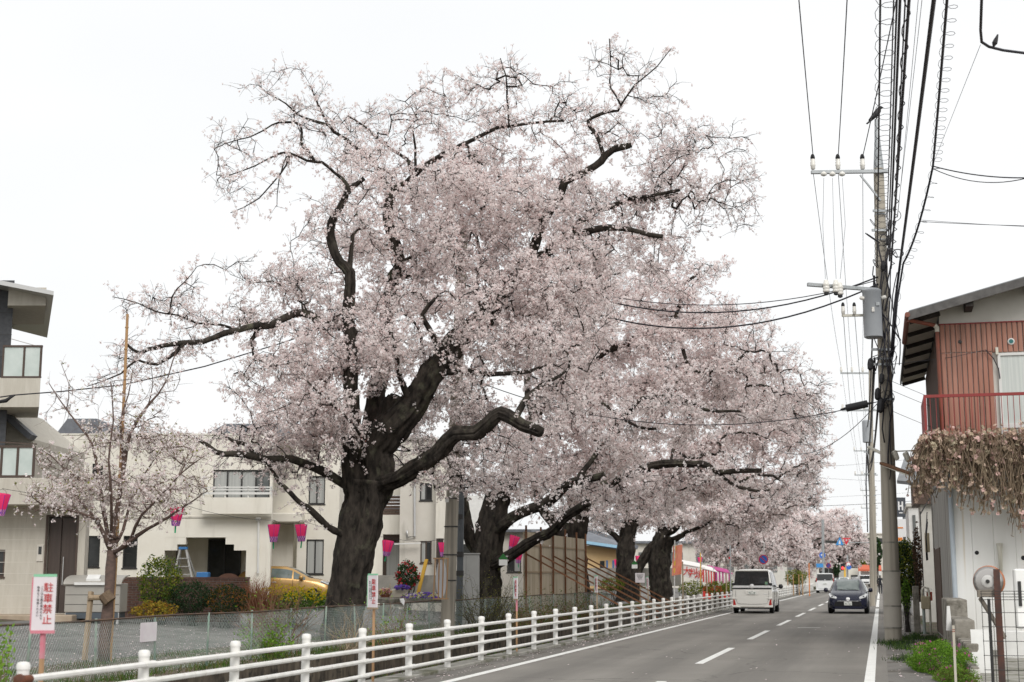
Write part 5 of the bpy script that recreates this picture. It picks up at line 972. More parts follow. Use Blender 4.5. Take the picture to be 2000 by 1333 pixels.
ydoor0, ydoor1 = sd(1840, 1150)[1], sd(1829, 1150)[1]
MB().box((cx-.02, ydoor0, .05), (cx+.02, ydoor1, 2.35)).build('side_door', MATS['old_door'], rh, bev=.01); MB().box((cx-.03, ydoor1-.1, .05), (cx+.01, ydoor1+.02, 2.4)).build('door_post', MATS['old_door'], rh)
for y in np.arange(ydoor1+.1, YB, .31): MB().box((cx-.012, y, .02), (cx+.005, y+.025, z_mid-.1)).build('batten', MATS['side_boards'], rh)
yw = sd(1815, 1050)[1]; MB().box((cx-.14, yw-.18, 2.35), (cx, yw+.12, 2.95)).build('meter_cabinet', mat('cabinet_beige', (.42, .36, .24), (.36, .31, .22), sc=4, rough=.6), rh, bev=.01)
for k in range(7): yy = yw+random.uniform(-.7, .6); MB().tube([(cx-.05, yy, random.uniform(2.9, 3.6)), (cx-.12, yy+random.uniform(-.3, .3), 2.8), (cx-.1, yy+random.uniform(-.2, .2), 2.1)], .016, 5).build('loose_cable', MATS['cable'], rh, smooth=True)
MB().tube([(cx-.06, sd(1806, 1100)[1], .3), (cx-.06, sd(1806, 1100)[1], 3.9)], .03, 8).build('conduit', MATS['frame_dark'], rh)
# lean-to canopy over the side
yb1 = GX(1800, 965, cx-.3)[1]
MB().prism([(cx-.35, yb1, 3.35), (cx+.05, yb1-3, 4.0), (cx+.05, yb1-3, 4.07), (cx-.35, yb1, 3.42)], (0, .05, 0)).build('canopy_edge', MATS['verge'], rh)
mb_ = thing('mailbox', 'red metal mailbox with white lid on the grey side wall', 'mailbox', (cx, sd(1821, 1163)[1], .8)); q = sd(1821, 1164)
MB().box((cx-.17, q[1]-.15, q[2]-.15), (cx-.005, q[1]+.17, q[2]+.12)).build('box', mat('mail_red', (.36, .065, .035), (.30, .06, .035), sc=6, rough=.6), mb_, bev=.01); MB().prism([(cx-.20, q[1]-.18, q[2]+.12), (cx-.20, q[1]+.2, q[2]+.12), (cx-.005, q[1]+.2, q[2]+.2), (cx-.005, q[1]-.18, q[2]+.2)], (0, 0, .02)).build('lid', MATS['white_plastic'], mb_)
# hanging succulents along the balcony edge
sg = thing('hanging_succulent', 'trailing mass of dried stems and dusty pink rosettes hanging from the balcony', 'plant', (bl, yb, zf))
rng = np.random.default_rng(8); A_, B_, ra, rb = [], [], [], []; ros = []
def stem(p, L, w):
    n = max(3, int(L/.12)); cur = np.array(p); dirv = np.array([rng.normal()*.5, -abs(rng.normal())*.5, .25])
    for i in range(n):
        dirv = dirv*.6+np.array([rng.normal()*.30, rng.normal()*.22, -.62]); nx = cur+nrm(dirv)*L/n; A_.append(cur); B_.append(nx); ra.append(w); rb.append(w*.85); cur = nx
        if rng.random() < .10+.42*max(0, 1-i*L/n/.75): ros.append(cur+rng.normal(size=3)*.03)
    if rng.random() < .75: ros.append(cur)
for k in range(1300):
    t = rng.random(); x = bl-.08+rng.random()**1.0*6.0; L = rng.uniform(.45, 1.8)
    L *= (.75+.6*noise.noise(Vector((x*1.1, 0, 3)))+.3*min(1, max(0, x-bl-.5))); stem((x, yb-.05+rng.normal()*.10, zf+rng.uniform(-.12, .12)), max(.25, L), rng.uniform(.006, .012))
for k in range(150): stem((bl-.04+rng.normal()*.06, yb+rng.random()*1.9, zf+rng.uniform(-.1, .12)), rng.uniform(.5, 1.35), .009)
for k in range(1000): ros.append(np.array((bl-.05+rng.random()*6, yb-.07+rng.normal()*.13, zf+.08+rng.normal()*.10)))
np_mesh('stem', seg_tubes(np.array(A_), np.array(B_), np.array(ra), np.array(rb), 4), 4, mat('dry_stem', (.15, .11, .075), (.25, .19, .13), sc=9, rough=.95), sg, kind='stuff')
T = []
for i in range(9): a = i*2.4; t_ = .25+.5*(i % 3)/2; d = np.array([math.cos(a), math.sin(a), 0]); s_ = np.array([-d[1], d[0], 0]); up_ = np.array([0, 0, 1.]); T.append([d*.08, d*.55+s_*.26+up_*.2*(1.2-t_), d*1.0+up_*(.45*(1-t_)+.1), d*.55-s_*.26+up_*.2*(1.2-t_)])
T = np.array(T); ros = np.array(ros); n = len(ros); Rm = quat_mats(n, rng); big = np.where(rng.random(n) < .2, .085, .05)*rng.uniform(.7, 1.2, n)
V = np.einsum('nij,kcj->nkci', Rm, T)*big[:, None, None, None]+ros[:, None, None, :]
cols = np.array([(.54, .40, .31), (.60, .46, .37), (.42, .33, .24), (.66, .45, .41), (.40, .35, .25)])[rng.integers(0, 5, n)]
np_mesh('rosette', V.reshape(-1, 3), 4, petal_mat('succulent', .1), sg, tint=np.repeat(cols, 9, 0)*rng.uniform(.8, 1.15, (n*9, 1)), kind='stuff')

# ------------------------------------------------------------------ things on the right verge
mat('old_concrete', (.20, .185, .155), (.30, .28, .245), sc=3, rough=.95, bump=.7, bsc=12, c3=(.075, .068, .052), sc3=2.2, lo3=.48, hi3=.62)
BLK = [(29.5, 1848, 1888, 1171, 'topmost mossy concrete block of the stepped wall against the white sheeting'), (26.8, 1864, 1905, 1211, 'middle weathered concrete block of the stepped wall'), (24.6, 1884, 1916, 1257, 'lower cracked concrete block of the stepped wall'), (22.4, 1897, 1921, 1303, 'lowest concrete block with white paint on its foot')]
for i, (d, u0, u1, v, lab) in enumerate(BLK):
    a = P(u0, v, d); b = P(u1, v, d); z = a[2]; y0 = a[1]; y1 = y0+2.45; o = thing('concrete_block', lab, 'block', ((a[0]+b[0])/2, y0, 0), group='stepped concrete blocks')
    m = MB(); m.box((a[0], y0, -.05), (b[0]-.02*i, y1, z)); q = m.build('block', MATS['old_concrete'], o, bev=.03, seg=2)
    if i == 3: MB().box((a[0]-.003, y0-.004, -.05), (b[0]-.055, y0+.3, z-.02)).build('painted_foot', MATS['plaster'], o, bev=.02)
dM = 21.0; c = P(1931, 1136, dM); mr = thing('traffic_mirror', 'round mirror with orange rim fixed to a rusty steel post', 'mirror', G(1931, 1338))
R0 = .218; mf = -nrm(np.array([c[0], c[1], 0])); mf = nrm(mf+np.array([-.25, 0, 0]))
MB().lathe([(R0*.99, .02), (R0*1.04, .0), (R0*1.05, -.03), (R0*1.0, -.04)], c, mf, 40).build('rim', mat('mirror_orange', (.42, .15, .06), (.36, .13, .06), rough=.5), mr, smooth='auto')
MB().lathe([(.0, .035), (R0*.4, .033), (R0*.75, .027), (R0*.985, .022)][::-1], c, mf, 40).build('face', mat('mirror_face', (.50, .48, .46), rough=.22, metal=.7), mr, smooth=True)
MB().lathe([(R0*.42, .036), (R0*.42, .044), (R0*.38, .050), (0.0, .054)], c, mf, 28).build('boss', mat('mirror_boss', (.60, .59, .57), rough=.5), mr, smooth='auto'); MB().lathe([(R0*.13, .05), (R0*.13, .066), (0, .07)], c, mf, 16).build('boss_bolt', MATS['frame_dark'], mr)
hp = P(1946, 1112, dM-.12); hb = np.array([hp[0]+.03, hp[1], -.02]); MB().box((hp[0]-.045, hp[1]-.004, -.05), (hp[0]+.045, hp[1]+.008, hp[2])).box((hp[0]-.045, hp[1]+.062, -.05), (hp[0]+.045, hp[1]+.074, hp[2])).box((hp[0]-.006, hp[1]+.008, -.05), (hp[0]+.006, hp[1]+.062, hp[2])).build('post', MATS['rust_grey'], mr)
MB().bar(P(1909, 1160, dM-.05), P(1952, 1158, dM-.05), .05, .10).build('wooden_rail', mat('grey_wood', (.20, .175, .145), (.27, .24, .20), sc=4, st=(1, 8, 8), rough=.95), mr); MB().bar(P(1914, 1168, dM), P(1963, 1246, dM+.3), .03, .06).build('wooden_brace', MATS['grey_wood'], mr)
bp = P(1931, 1170, dM-.25); MB().tube([(bp[0], bp[1], -.05), bp], .022, 10).build('black_post', MATS['frame_dark'], mr)
mf_ = thing('mesh_fence', 'black welded wire mesh panel beside the rusty mirror post', 'fence', G(1950, 1345)); ya = P(1916, 1155, dM-.3)
xL, xR = ya[0], ya[0]+2.4; yM = ya[1]; zt = ya[2]
for i, x in enumerate(np.arange(xL, xR, .15)): MB().tube([(x, yM, .0), (x, yM, zt)], .0045, 4).build('wire', MATS['frame_dark'], mf_)
for i, z in enumerate([zt, zt-.04, zt-.08, zt-.12]+list(np.arange(zt-.30, .02, -.2))): MB().tube([(xL-.01, yM-.008, z), (xR, yM-.008, z)], .0045, 4).build('wire', MATS['frame_dark'], mf_)
ac = thing('outdoor_unit', 'white outdoor unit and boards behind the wire mesh', 'outdoor unit', (GY(2010, 1200, Y0-2)[0], Y0-2, 0)); q0 = GY(1984, 1180, Y0-2.5)
MB().box((q0[0], Y0-2.5, .55), (q0[0]+.9, Y0-2.1, 1.75)).build('casing', MATS['white_siding'], ac, bev=.03); MB().box((q0[0]+.06, Y0-2.53, 1.0), (q0[0]+.12, Y0-2.49, 1.5)).build('slot', MATS['frame_dark'], ac)
MB().lathe([(.2, 0), (.2, .04), (.12, .05)], (q0[0]+.45, Y0-2.5, .95), (0, -1, 0), 20).build('fan_guard', MATS['white_plastic'], ac); MB().box((q0[0]-.35, Y0-3.2, 0), (q0[0]+1.2, Y0-2.7, .52)).build('white_board', MATS['white_plastic'], ac, bev=.01)
wb = P(1930, 1270, 23); tag(MB().obox((wb[0], wb[1]+1.6, .35), (.16, 0, 0), (0, .015, .0), (.0, .08, .36)).build('leaning_board', MATS['white_plastic'], base=(wb[0], wb[1]+1.6, 0)), 'white board leaning behind the mirror post', 'board')
st = thing('survey_stake', 'white stake with two red bands in the flower mound', 'stake', G(1867, 1338)); a = G(1867, 1338); t = P(1862, 1222, dep(a))
MB().bar(a-np.array([0, 0, .1]), t, .035, .035).build('stick', mat('stake_white', (.68, .64, .54), (.62, .58, .48), rough=.8), st)
for f in (.89, .92): q = a+(t-a)*f; MB().bar(q, q+(t-a)*.014, .037, .037).build('red_band', MATS['mail_red'], st)
cl = P(1855, 1232, 27.6); ct = P(1853, 1184, 27.6); tag(MB().prism([cl-RT*.06, cl+RT*.05, ct+RT*.02, ct-RT*.03], FH*.04).build('white_cloth', MATS['white_plastic'], base=cl), 'white cloth strip hung on the stepped concrete wall', 'cloth')
# old post, gas meter
gp = thing('gatepost', 'old mossy concrete gatepost beside the grey side wall', 'post', (GX(1788, 1145, .95)[0], GX(1788, 1145, .95)[1], 0)); q = gp.location; MB().box((q[0]-.09, q[1], -.05), (q[0]+.09, q[1]+.2, GX(1788, 1145, .95)[2])).build('shaft', MATS['old_concrete'], gp, bev=.015); 
gm = thing('gas_meter', 'beige gas meter with curved pipe by the old gatepost', 'meter', (1.12, 39.6, 0)); MB().box((1.0, 39.5, .75), (1.24, 39.66, 1.08)).build('meter_body', MATS['cabinet_beige'], gm, bev=.03, seg=2)
MB().tube([(1.04, 39.6, 1.05), (1.04, 39.6, 1.24), (1.10, 39.6, 1.32), (1.2, 39.6, 1.28), (1.22, 39.6, 1.1), (1.22, 39.6, 0)], .03, 8).build('pipe', MATS['lamp_white'], gm, smooth=True); MB().tube([(1.06, 39.6, .75), (1.06, 39.6, 0)], .04, 8).build('riser', MATS['zinc'], gm); MB().box((.95, 39.4, 0), (1.35, 39.8, .1)).build('stone_base', MATS['old_concrete'], gm, bev=.02)
# sign boards and white building beyond
sg2 = thing('shop_sign', 'stacked shop sign boards with a dark square panel lettered H above white', 'sign', (P(1759, 1126, 70)[0], P(1759, 1126, 70)[1], 0)); d = 70
mat('sign_dark', (.055, .062, .075), rough=.4); mat('sign_white', (.72, .72, .72), rough=.4)
for u0, v0, u1, v1, mm in ((1750, 972, 1769, 1010, 'sign_dark'), (1750, 1014, 1771, 1049, 'sign_white'), (1752, 1058, 1762, 1078, 'sign_dark')):
    m = MB(); pbox(m, u0, v0, u1, v1, d, .2); m.build('sign_board', MATS[mm], sg2)
m = MB(); pbox(m, 1752, 1050, 1763, 1057, d, .2); m.build('orange_strip', mat('sign_orange', (.7, .22, .04), rough=.5), sg2)
for a in ((1754, 980, 1757, 997), (1761, 980, 1764, 997), (1757, 987, 1761, 990), (1756, 1001, 1763, 1003)): m = MB(); pbox(m, *a, d-.02, .015); m.build('letter', MATS['sign_white'], sg2)
m = MB(); pbox(m, 1752, 1030, 1764, 1032.5, d-.02, .015); m.build('letter', MATS['sign_orange'], sg2)
MB().bar(P(1766, 1010, d+.3), onL(1766, d+.3)*np.array([1, 1, 0]), .15, .15).build('post', MATS['galv'], sg2)
wb2 = thing('white_building', 'white rendered building behind the vine covered post', 'building', (P(1800, 1126, 62)[0], P(1800, 1126, 62)[1], 0)); a = GY(1774, 990, 62); MB().box((a[0], 62, 0), (a[0]+7, 69, a[2])).build('wall', MATS['white_plastic'], wb2); q = GY(1786, 1030, 62); MB().box((q[0]-.06, 61.96, q[2]-.55), (q[0]+.06, 62.02, q[2]+.5)).build('window', MATS['glass'], wb2); MB().box((a[0]-.08, 61.9, a[2]), (a[0]+7.1, 69.1, a[2]+.14)).build('parapet', MATS['plaster'], wb2)
rb2 = thing('pent_roof_house', 'house with pale pent roof and brown eave behind the looping cables', 'house', (P(1790, 1126, 52)[0], P(1790, 1126, 52)[1], 0)); MB().prism([P(1752, 945, 52), P(1800, 950, 50), P(1800, 905, 54), P(1766, 902, 54)], (0, 0, .12)).build('roof', MATS['tin_roof'], rb2); a = GY(1782, 948, 53); b = GY(1782, 985, 53); MB().box((a[0], 53, b[2]), (a[0]+3, 56, a[2])).build('wall', MATS['louvre'], rb2); MB().box((a[0]+.25, 53.2, 0), (a[0]+3, 56.2, b[2])).build('lower_wall', MATS['plaster'], rb2)
# ------------------------------------------------------------------ lettering
def text_part(txt, size, m, parent, origin, right, upv, name='lettering', thick=.004, align='CENTER', squash=1.):
    me = GLYPH[txt].copy()
    r_, u_ = np.asarray(right, float), np.asarray(upv, float); n_ = np.cross(r_, u_); v = np.empty(len(me.vertices)*3); me.vertices.foreach_get('co', v); v = v.reshape(-1, 3)*size; v[:, 2] *= thick/(size*.02)
    w_ = v[:, :1]*r_*squash+v[:, 1:2]*u_+v[:, 2:3]*n_+np.asarray(origin)-root_loc(parent) if parent.get('loc_local') is None else v[:, :1]*r_*squash+v[:, 1:2]*u_+v[:, 2:3]*n_+np.asarray(origin)
    me.vertices.foreach_set('co', w_.ravel()); me.materials.clear(); me.materials.append(m); me.update(); me.name = name
    q = bpy.data.objects.new(name, me); COL.objects.link(q); q.parent = parent; return q
# ------------------------------------------------------------------ vehicles
mat('pearl', (.66, .65, .61), rough=.25, coat=.6, spec=.5); mat('navy', (.004, .006, .024), rough=.25, coat=.35, spec=.35); mat('gold', (.50, .30, .10), rough=.3, metal=.45, coat=.8); mat('van_white', (.74, .75, .75), rough=.3, coat=.5)
mat('car_glass', (.015, .017, .018), rough=.06, spec=.7); mat('wind_glass', (.10, .13, .125), (.17, .20, .19), sc=2.5, rough=.08, spec=.7); mat('tyre', (.014, .014, .014), rough=.9); mat('rim', (.42, .42, .42), rough=.35, metal=.8); mat('chrome', (.80, .80, .80), rough=.3, metal=.55); mat('lamp_red', (.38, .015, .012), rough=.2, coat=.5)
mat('lamp_clear', (.62, .64, .65), rough=.1, spec=.7); mat('grille', (.012, .012, .013), rough=.5); mat('plate', (.68, .69, .66), rough=.5); mat('ink', (.04, .09, .06), rough=.6); mat('black_trim', (.02, .02, .022), rough=.4)
def section(s):
    y, zs, zb, zr, ws, wb, wr = s; h = zr-zb
    half = [(0, zs), (ws*.88, zs), (ws*.985, zs+.06), (max(ws, wb)*1.012, zs+(zb-zs)*.45), (max(ws, wb), zs+(zb-zs)*.75), (wb, zb-.03), (wb*.985+.0, zb), (wb+(wr-wb)*.5, zb+h*.5), (wr, zb+h*.86), (wr*.93, zb+h*.955), (wr*.75, zb+h*.99), (0, zr)]
    return [(x, y, z) for x, z in half]+[(-x, y, z) for x, z in half[-2:0:-1]]
def loft(mb, secs):
    S = [section(s) for s in secs]; n = len(S[0]); o = len(mb.v)
    for s in S: mb.v.extend(s)
    for i in range(len(S)-1):
        for k in range(n): mb.f.append((o+i*n+k, o+i*n+(k+1) % n, o+(i+1)*n+(k+1) % n, o+(i+1)*n+k)); mb.m.append(0)
    mb.f.append(tuple(o+k for k in range(n))); mb.f.append(tuple(o+(len(S)-1)*n+k for k in range(n))[::-1]); mb.m += [0, 0]
    return mb
def lerp_sec(secs, y):
    secs = sorted(secs); 
    for a, b in zip(secs, secs[1:]):
        if a[0] <= y <= b[0]: t = (y-a[0])/(b[0]-a[0]+1e-9); return [p+(q-p)*t for p, q in zip(a, b)]
    return secs[-1]
def side_glass(secs, ys, zfun, sx, mt, par, name='side_window'):   # ys stations; zfun(y)->(lo,hi) fractions of the glass band
    m = MB(); n = len(ys)
    for y in ys:
        _, zs, zb, zr, ws, wb, wr = lerp_sec(secs, y); lo, hi = zfun(y); h = zr-zb
        for t in np.linspace(lo, hi, 5): m.v.append((sx*(np.interp(t, [0, .5, .86], [wb*.985, (wb+wr)/2, wr])+.014), y, zb+h*t))
    for i in range(n-1):
        for k in range(4):
            a = i*5+k; m.f.append((a, a+1, a+6, a+5)); m.m.append(0)
    return m.build(name, mt, par, local=True, smooth=True)
def wheel(par, x, y, r, sx, w=.19):
    ar = MB().lathe([(r*1.16, 0), (r*1.16, .012), (r*1.05, .014)], (x-sx*.028, y, r*1.0), (sx, 0, 0), 24).build('wheel_arch', MATS['black_trim'], par, local=True)
    t = MB().lathe([(r*.62, -w), (r*.93, -w), (r, -w*.8), (r, -w*.2), (r*.94, 0), (r*.66, .012), (r*.62, 0)], (x, y, r), (sx, 0, 0), 28).build('wheel', MATS['tyre'], par, local=True, smooth='auto')
    MB().lathe([(r*.65, .0), (r*.62, .014), (r*.55, -.01), (r*.2, .0), (0, .012)], (x, y, r), (sx, 0, 0), 20).build('rim', mat('rim_disc%f' % random.random(), (.13, .13, .13), rough=.5, metal=.5), t, local=True)
    for k in range(7):
        a = 2*math.pi*k/7; d = np.array([0, math.cos(a), math.sin(a)]); c = np.array([x+sx*.014, y, r]); MB().bar(c+d*r*.1, c+d*r*.6, .05, .012, up=(1, 0, 0)).build('spoke', MATS['rim'], t, local=True)
def seam(par, pts, r=.006): MB().tube(pts, r, 4).build('panel_seam', MATS['black_trim'], par, local=True)
def plate(par, c, ny, txt):
    b = MB().box((c[0]-.165, c[1]-.008, c[2]-.08), (c[0]+.165, c[1]+.008, c[2]+.08)).build('number_plate', MATS['plate'], par, local=True, bev=.004)
    b['loc_local'] = 1; rgt = (1, 0, 0) if ny < 0 else (-1, 0, 0)
    text_part(txt, .125, MATS['ink'], b, (c[0], c[1]+ny*.010, c[2]-.02), rgt, (0, 0, 1), thick=.002); text_part('300', .045, MATS['ink'], b, (c[0], c[1]+ny*.010, c[2]+.055), rgt, (0, 0, 1), thick=.002); del b['loc_local']
def hatchback(label, base, rz, paint, fglass='wind_glass', z=0.):
    o = thing('hatchback_car', label, 'car', base, rz)
    S = [(-2.0, .34, .80, .88, .62, .64, .50), (-1.93, .24, .88, 1.08, .76, .78, .62), (-1.75, .2, .94, 1.24, .82, .825, .62), (-1.35, .2, .97, 1.41, .84, .838, .60), (-.6, .2, .95, 1.475, .845, .845, .60), (0, .2, .93, 1.465, .845, .845, .60), (.35, .2, .91, 1.36, .845, .845, .60), (.75, .2, .885, 1.14, .845, .84, .63), (1.02, .2, .86, .99, .843, .83, .68), (1.4, .2, .80, .93, .84, .80, .70), (1.72, .2, .72, .83, .81, .76, .64), (1.90, .2, .62, .72, .74, .69, .56), (1.99, .24, .52, .60, .60, .57, .46)]
    loft(MB(), S).build('body', MATS[paint], o, local=True, smooth='auto')
    m = MB(); n = 8      # windscreen follows the slope
    for i in range(n+1):
        y = 1.0-.88*i/n; s = lerp_sec(S, y); zt = s[3]+.012; w_ = s[6]*.80
        for k in range(7): f = -1+2*k/6; m.v.append((w_*f*(1.05 if i < 2 else 1), y+.02, zt-.035*abs(f)**3*(1-.3*i/n)))
    for i in range(n):
        for k in range(6): a = i*7+k; m.f.append((a, a+1, a+8, a+7)); m.m.append(0)
    ws_ = m.build('windscreen', MATS[fglass], o, local=True, smooth=True)
    for sx in (-.25, .25): MB().bar((sx-.2, 1.03, 1.0), (sx+.3, .93, 1.06), .02, .015).build('wiper', MATS['black_trim'], ws_, local=True)
    for sx in (-1, 1):
        side_glass(S, [-1.45, -1.2, -.9, -.62], lambda y: (.12+.25*max(0, -1.2-y)/.25, .78), sx, MATS['car_glass'], o); side_glass(S, [-.55, -.2, .1, .32], lambda y: (.10, .80), sx, MATS['wind_glass'], o); side_glass(S, [.38, .5, .7, .86], lambda y: (.10, .80-.35*max(0, y-.38)), sx, MATS['wind_glass'], o)
        for y in (-.58, .36): seam(o, [(sx*.86, y, .30), (sx*.862, y, .6), (sx*.85, y, .93)])
        seam(o, [(sx*.862, -1.5, .62), (sx*.866, -.6, .58), (sx*.866, .4, .50)], .004)
        MB().box((sx*.86-.015, -.50, .80), (sx*.86+.015, -.30, .83)).build('door_handle', MATS['chrome'], o, local=True, bev=.008)
        for y in (-1.30, 1.22): wheel(o, sx*.855, y, .295, sx)
        mr_ = MB().lathe([(.03, -.09), (.085, -.07), (.10, 0), (.085, .07), (.03, .09)], (sx*.96, .72, 1.0), (1, 0, 0), 12); mr_.build('door_mirror', MATS[paint], o, local=True, smooth=True); MB().bar((sx*.82, .74, .93), (sx*.93, .73, .96), .05, .04).build('mirror_arm', MATS['black_trim'], o, local=True)
        m = MB(); m.add([(sx*.47, 1.93, .60), (sx*.70, 1.82, .66), (sx*.80, 1.52, .79), (sx*.74, 1.46, .845), (sx*.60, 1.74, .78), (sx*.44, 1.90, .68)], [(0, 1, 2, 3, 4, 5)]); v0 = np.array(m.v); m2 = MB(); ext = np.array([sx*.03, .05, .03]); m2.prism([p-ext*.3 for p in v0], ext*1.5); hl = m2.build('headlight', MATS['lamp_clear'], o, local=True, bev=.012); MB().lathe([(.05, 0), (.045, .02), (0, .03)], (sx*.66, 1.86, .71), (0, 1, .3), 12).build('projector', MATS['grille'], hl, local=True)
        MB().box((sx*.55, -1.99, .72), (sx*.76, -1.86, .98)).build('tail_light', MATS['lamp_red'], o, local=True, bev=.03)
        MB().lathe([(.06, 0), (.06, .03), (.02, .035)], (sx*.62, 1.93, .36), (0, 1, 0), 12).build('fog_lamp', MATS['black_trim'], o, local=True)
    m = MB(); m.prism([(-.62, 1.93, .30), (.62, 1.93, .30), (.52, 1.955, .53), (-.52, 1.955, .53)], (0, .065, 0)); m.build('grille', MATS['grille'], o, local=True, bev=.02)
    MB().box((-.45, 1.98, .535), (.45, 2.01, .552)).build('grille_bar', MATS['chrome'], o, local=True, bev=.006); MB().box((-.68, 1.90, .20), (.68, 1.985, .235)).build('front_lip', MATS[paint], o, local=True, bev=.012)
    e = MB().lathe([(.075, 0), (.08, .012), (.06, .02), (.055, .012)], (0, 1.965, .625), (0, 1, .35), 20).build('emblem', MATS['chrome'], o, local=True, smooth='auto'); MB().tube([(-.05, 1.985, .63), (0, 1.992, .60), (.05, 1.985, .63)], .010, 6).tube([(0, 1.982, .66), (0, 1.992, .60)], .009, 6).build('emblem_stroke', MATS['chrome'], e, local=True)
    plate(o, (0, 2.02, .44), 1, '31-52')
    return o
def minivan(label, base, rz, paint, H=1.92, chrome=True, L=4.7, plate_txt='92-18', lamp_low=True):
    k = H/1.92; o = thing('minivan', label, 'van', base, rz); y0 = -L/2
    S = [(y0, .30, 1.0*k, 1.20*k, .82, .82, .76), (y0+.03, .26, 1.05*k, 1.30*k, .855, .845, .77), (y0+.10, .25, 1.1*k, 1.60*k, .865, .855, .755), (y0+.17, .25, 1.12*k, 1.83*k, .865, .86, .74), (y0+.30, .25, 1.12*k, 1.895*k, .865, .86, .735), (y0+1.5, .25, 1.10*k, 1.92*k, .865, .86, .735), (y0+3.0, .25, 1.08*k, 1.89*k, .865, .86, .72), (y0+3.5, .25, 1.06*k, 1.78*k, .865, .86, .70), (y0+4.05, .25, 1.02*k, 1.28*k, .86, .84, .70), (y0+4.4, .25, .9, 1.06*k, .84, .80, .68), (L/2-.06, .27, .75, .85, .78, .74, .6), (L/2, .32, .62, .70, .66, .62, .5)]
    loft(MB(), S).build('body', MATS[paint], o, local=True, smooth='auto')
    def rear(x, z):      # y of the tail surface at height z
        zz = z/k; pts = [(.3, 0), (1.20, 0), (1.30, .03), (1.60, .10), (1.83, .17)]
        for (a, ya), (b, yb_) in zip(pts, pts[1:]):
            if zz <= b: return y0+ya+(yb_-ya)*(zz-a)/(b-a)
        return y0+.17
    m = MB(); nz_ = 6
    for i in range(nz_+1):
        z = (1.21+(1.80-1.21)*i/nz_)*k; w_ = .765-.055*i/nz_
        for j in range(7): f = -1+2*j/6; m.v.append((w_*f, rear(0, z)-.022+.012*abs(f)**3, z))
    for i in range(nz_):
        for j in range(6): a = i*7+j; m.f.append((a, a+1, a+8, a+7)); m.m.append(0)
    rw = m.build('rear_window', MATS['car_glass'], o, local=True, smooth=True)
    MB().bar((-.1, y0+.0, 1.25*k), (.45, y0-.005, 1.29*k), .02, .018).build('rear_wiper', MATS['black_trim'], rw, local=True)
    MB().box((.56, y0-.012, 1.24*k), (.68, y0+.02, 1.36*k)).build('sticker', mat('sticker%d' % int(L*100), (.06, .16, .22), (.2, .3, .1), sc=20, rough=.5), rw, local=True)
    MB().box((-.70, y0+.10, 1.815*k), (.70, y0+.34, 1.875*k)).build('spoiler', MATS[paint], o, local=True, bev=.025, seg=2)
    if chrome:
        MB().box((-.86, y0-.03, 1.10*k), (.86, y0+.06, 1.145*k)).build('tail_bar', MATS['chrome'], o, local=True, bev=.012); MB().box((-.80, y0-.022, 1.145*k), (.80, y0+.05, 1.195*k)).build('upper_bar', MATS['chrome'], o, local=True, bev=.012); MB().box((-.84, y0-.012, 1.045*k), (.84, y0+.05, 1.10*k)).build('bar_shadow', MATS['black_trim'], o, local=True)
        MB().lathe([(.10, 0), (.095, .02), (.06, .03)], (0, y0-.02, 1.17*k), (0, -1, 0), 20).build('emblem', MATS['chrome'], o, local=True, smooth='auto')
    else: MB().lathe([(.06, 0), (.055, .02), (.03, .03)], (0, y0-.01, 1.24*k), (0, -1, 0), 16).build('emblem', MATS['chrome'], o, local=True, smooth='auto')
    MB().prism([(-.32, y0-.02, .99*k), (.32, y0-.02, .99*k), (.26, y0-.02, .80*k), (-.26, y0-.02, .80*k)], (0, .03, 0)).build('plate_recess', MATS[paint], o, local=True, bev=.01); plate(o, (0, y0-.032, .90*k), -1, plate_txt)
    MB().box((.50, y0-.012, .82*k), (.62, y0, .85*k)).build('model_badge', MATS['chrome'], o, local=True)
    for sx in (-1, 1):
        if lamp_low:
            MB().prism([(sx*.83, y0-.012, .36), (sx*.70, y0-.012, .36), (sx*.76, y0-.012, .60), (sx*.82, y0-.012, .60)], (0, .08, 0)).build('tail_light', MATS['lamp_red'], o, local=True, bev=.008)
            MB().box((sx*.66, y0-.03, .62), (sx*.87, y0+.2, .68)).build('bumper_fin', MATS[paint], o, local=True, bev=.015)
            MB().box((sx*.76, y0-.016, 1.20*k), (sx*.868, y0+.2, 1.30*k)).build('lamp_case', MATS['black_trim'], o, local=True, bev=.015); MB().box((sx*.755, y0-.02, 1.305*k), (sx*.865, y0+.16, 1.335*k)).build('lamp_trim', MATS['chrome'], o, local=True, bev=.006)
        else: MB().prism([(sx*.84, y0-.012, 1.02*k), (sx*.75, y0-.012, 1.14*k), (sx*.76, y0-.012, 1.45*k), (sx*.84, y0-.012, 1.4*k)], (0, .14, 0)).build('tail_light', MATS['lamp_red'], o, local=True, bev=.008)
        MB().prism([(sx*.50, y0-.04, .26), (sx*.88, y0-.04, .26), (sx*.88, y0-.04, .36), (sx*.62, y0-.04, .33)], (0, .16, 0)).build('bumper_corner', MATS[paint], o, local=True, bev=.02)
        for a, b in ((y0+.35, y0+1.25), (y0+1.32, y0+2.35), (y0+2.42, y0+3.35)): side_glass(S, list(np.linspace(a, b, 5)), lambda y: (.06, .84), sx, MATS['car_glass'], o)
        side_glass(S, [y0+3.4, y0+3.6, y0+3.85], lambda y: (.06, .8-.2*(y-y0-3.4)), sx, MATS['car_glass'], o)
        for y in (y0+1.28, y0+2.39): seam(o, [(sx*.872, y, .3), (sx*.876, y, .7), (sx*.865, y, 1.1*k)])
        seam(o, [(sx*.875, y0+.5, .95), (sx*.877, y0+2.4, .93)], .005)
        for y in (y0+.82, L/2-.88): wheel(o, sx*.872, y, .315, sx)
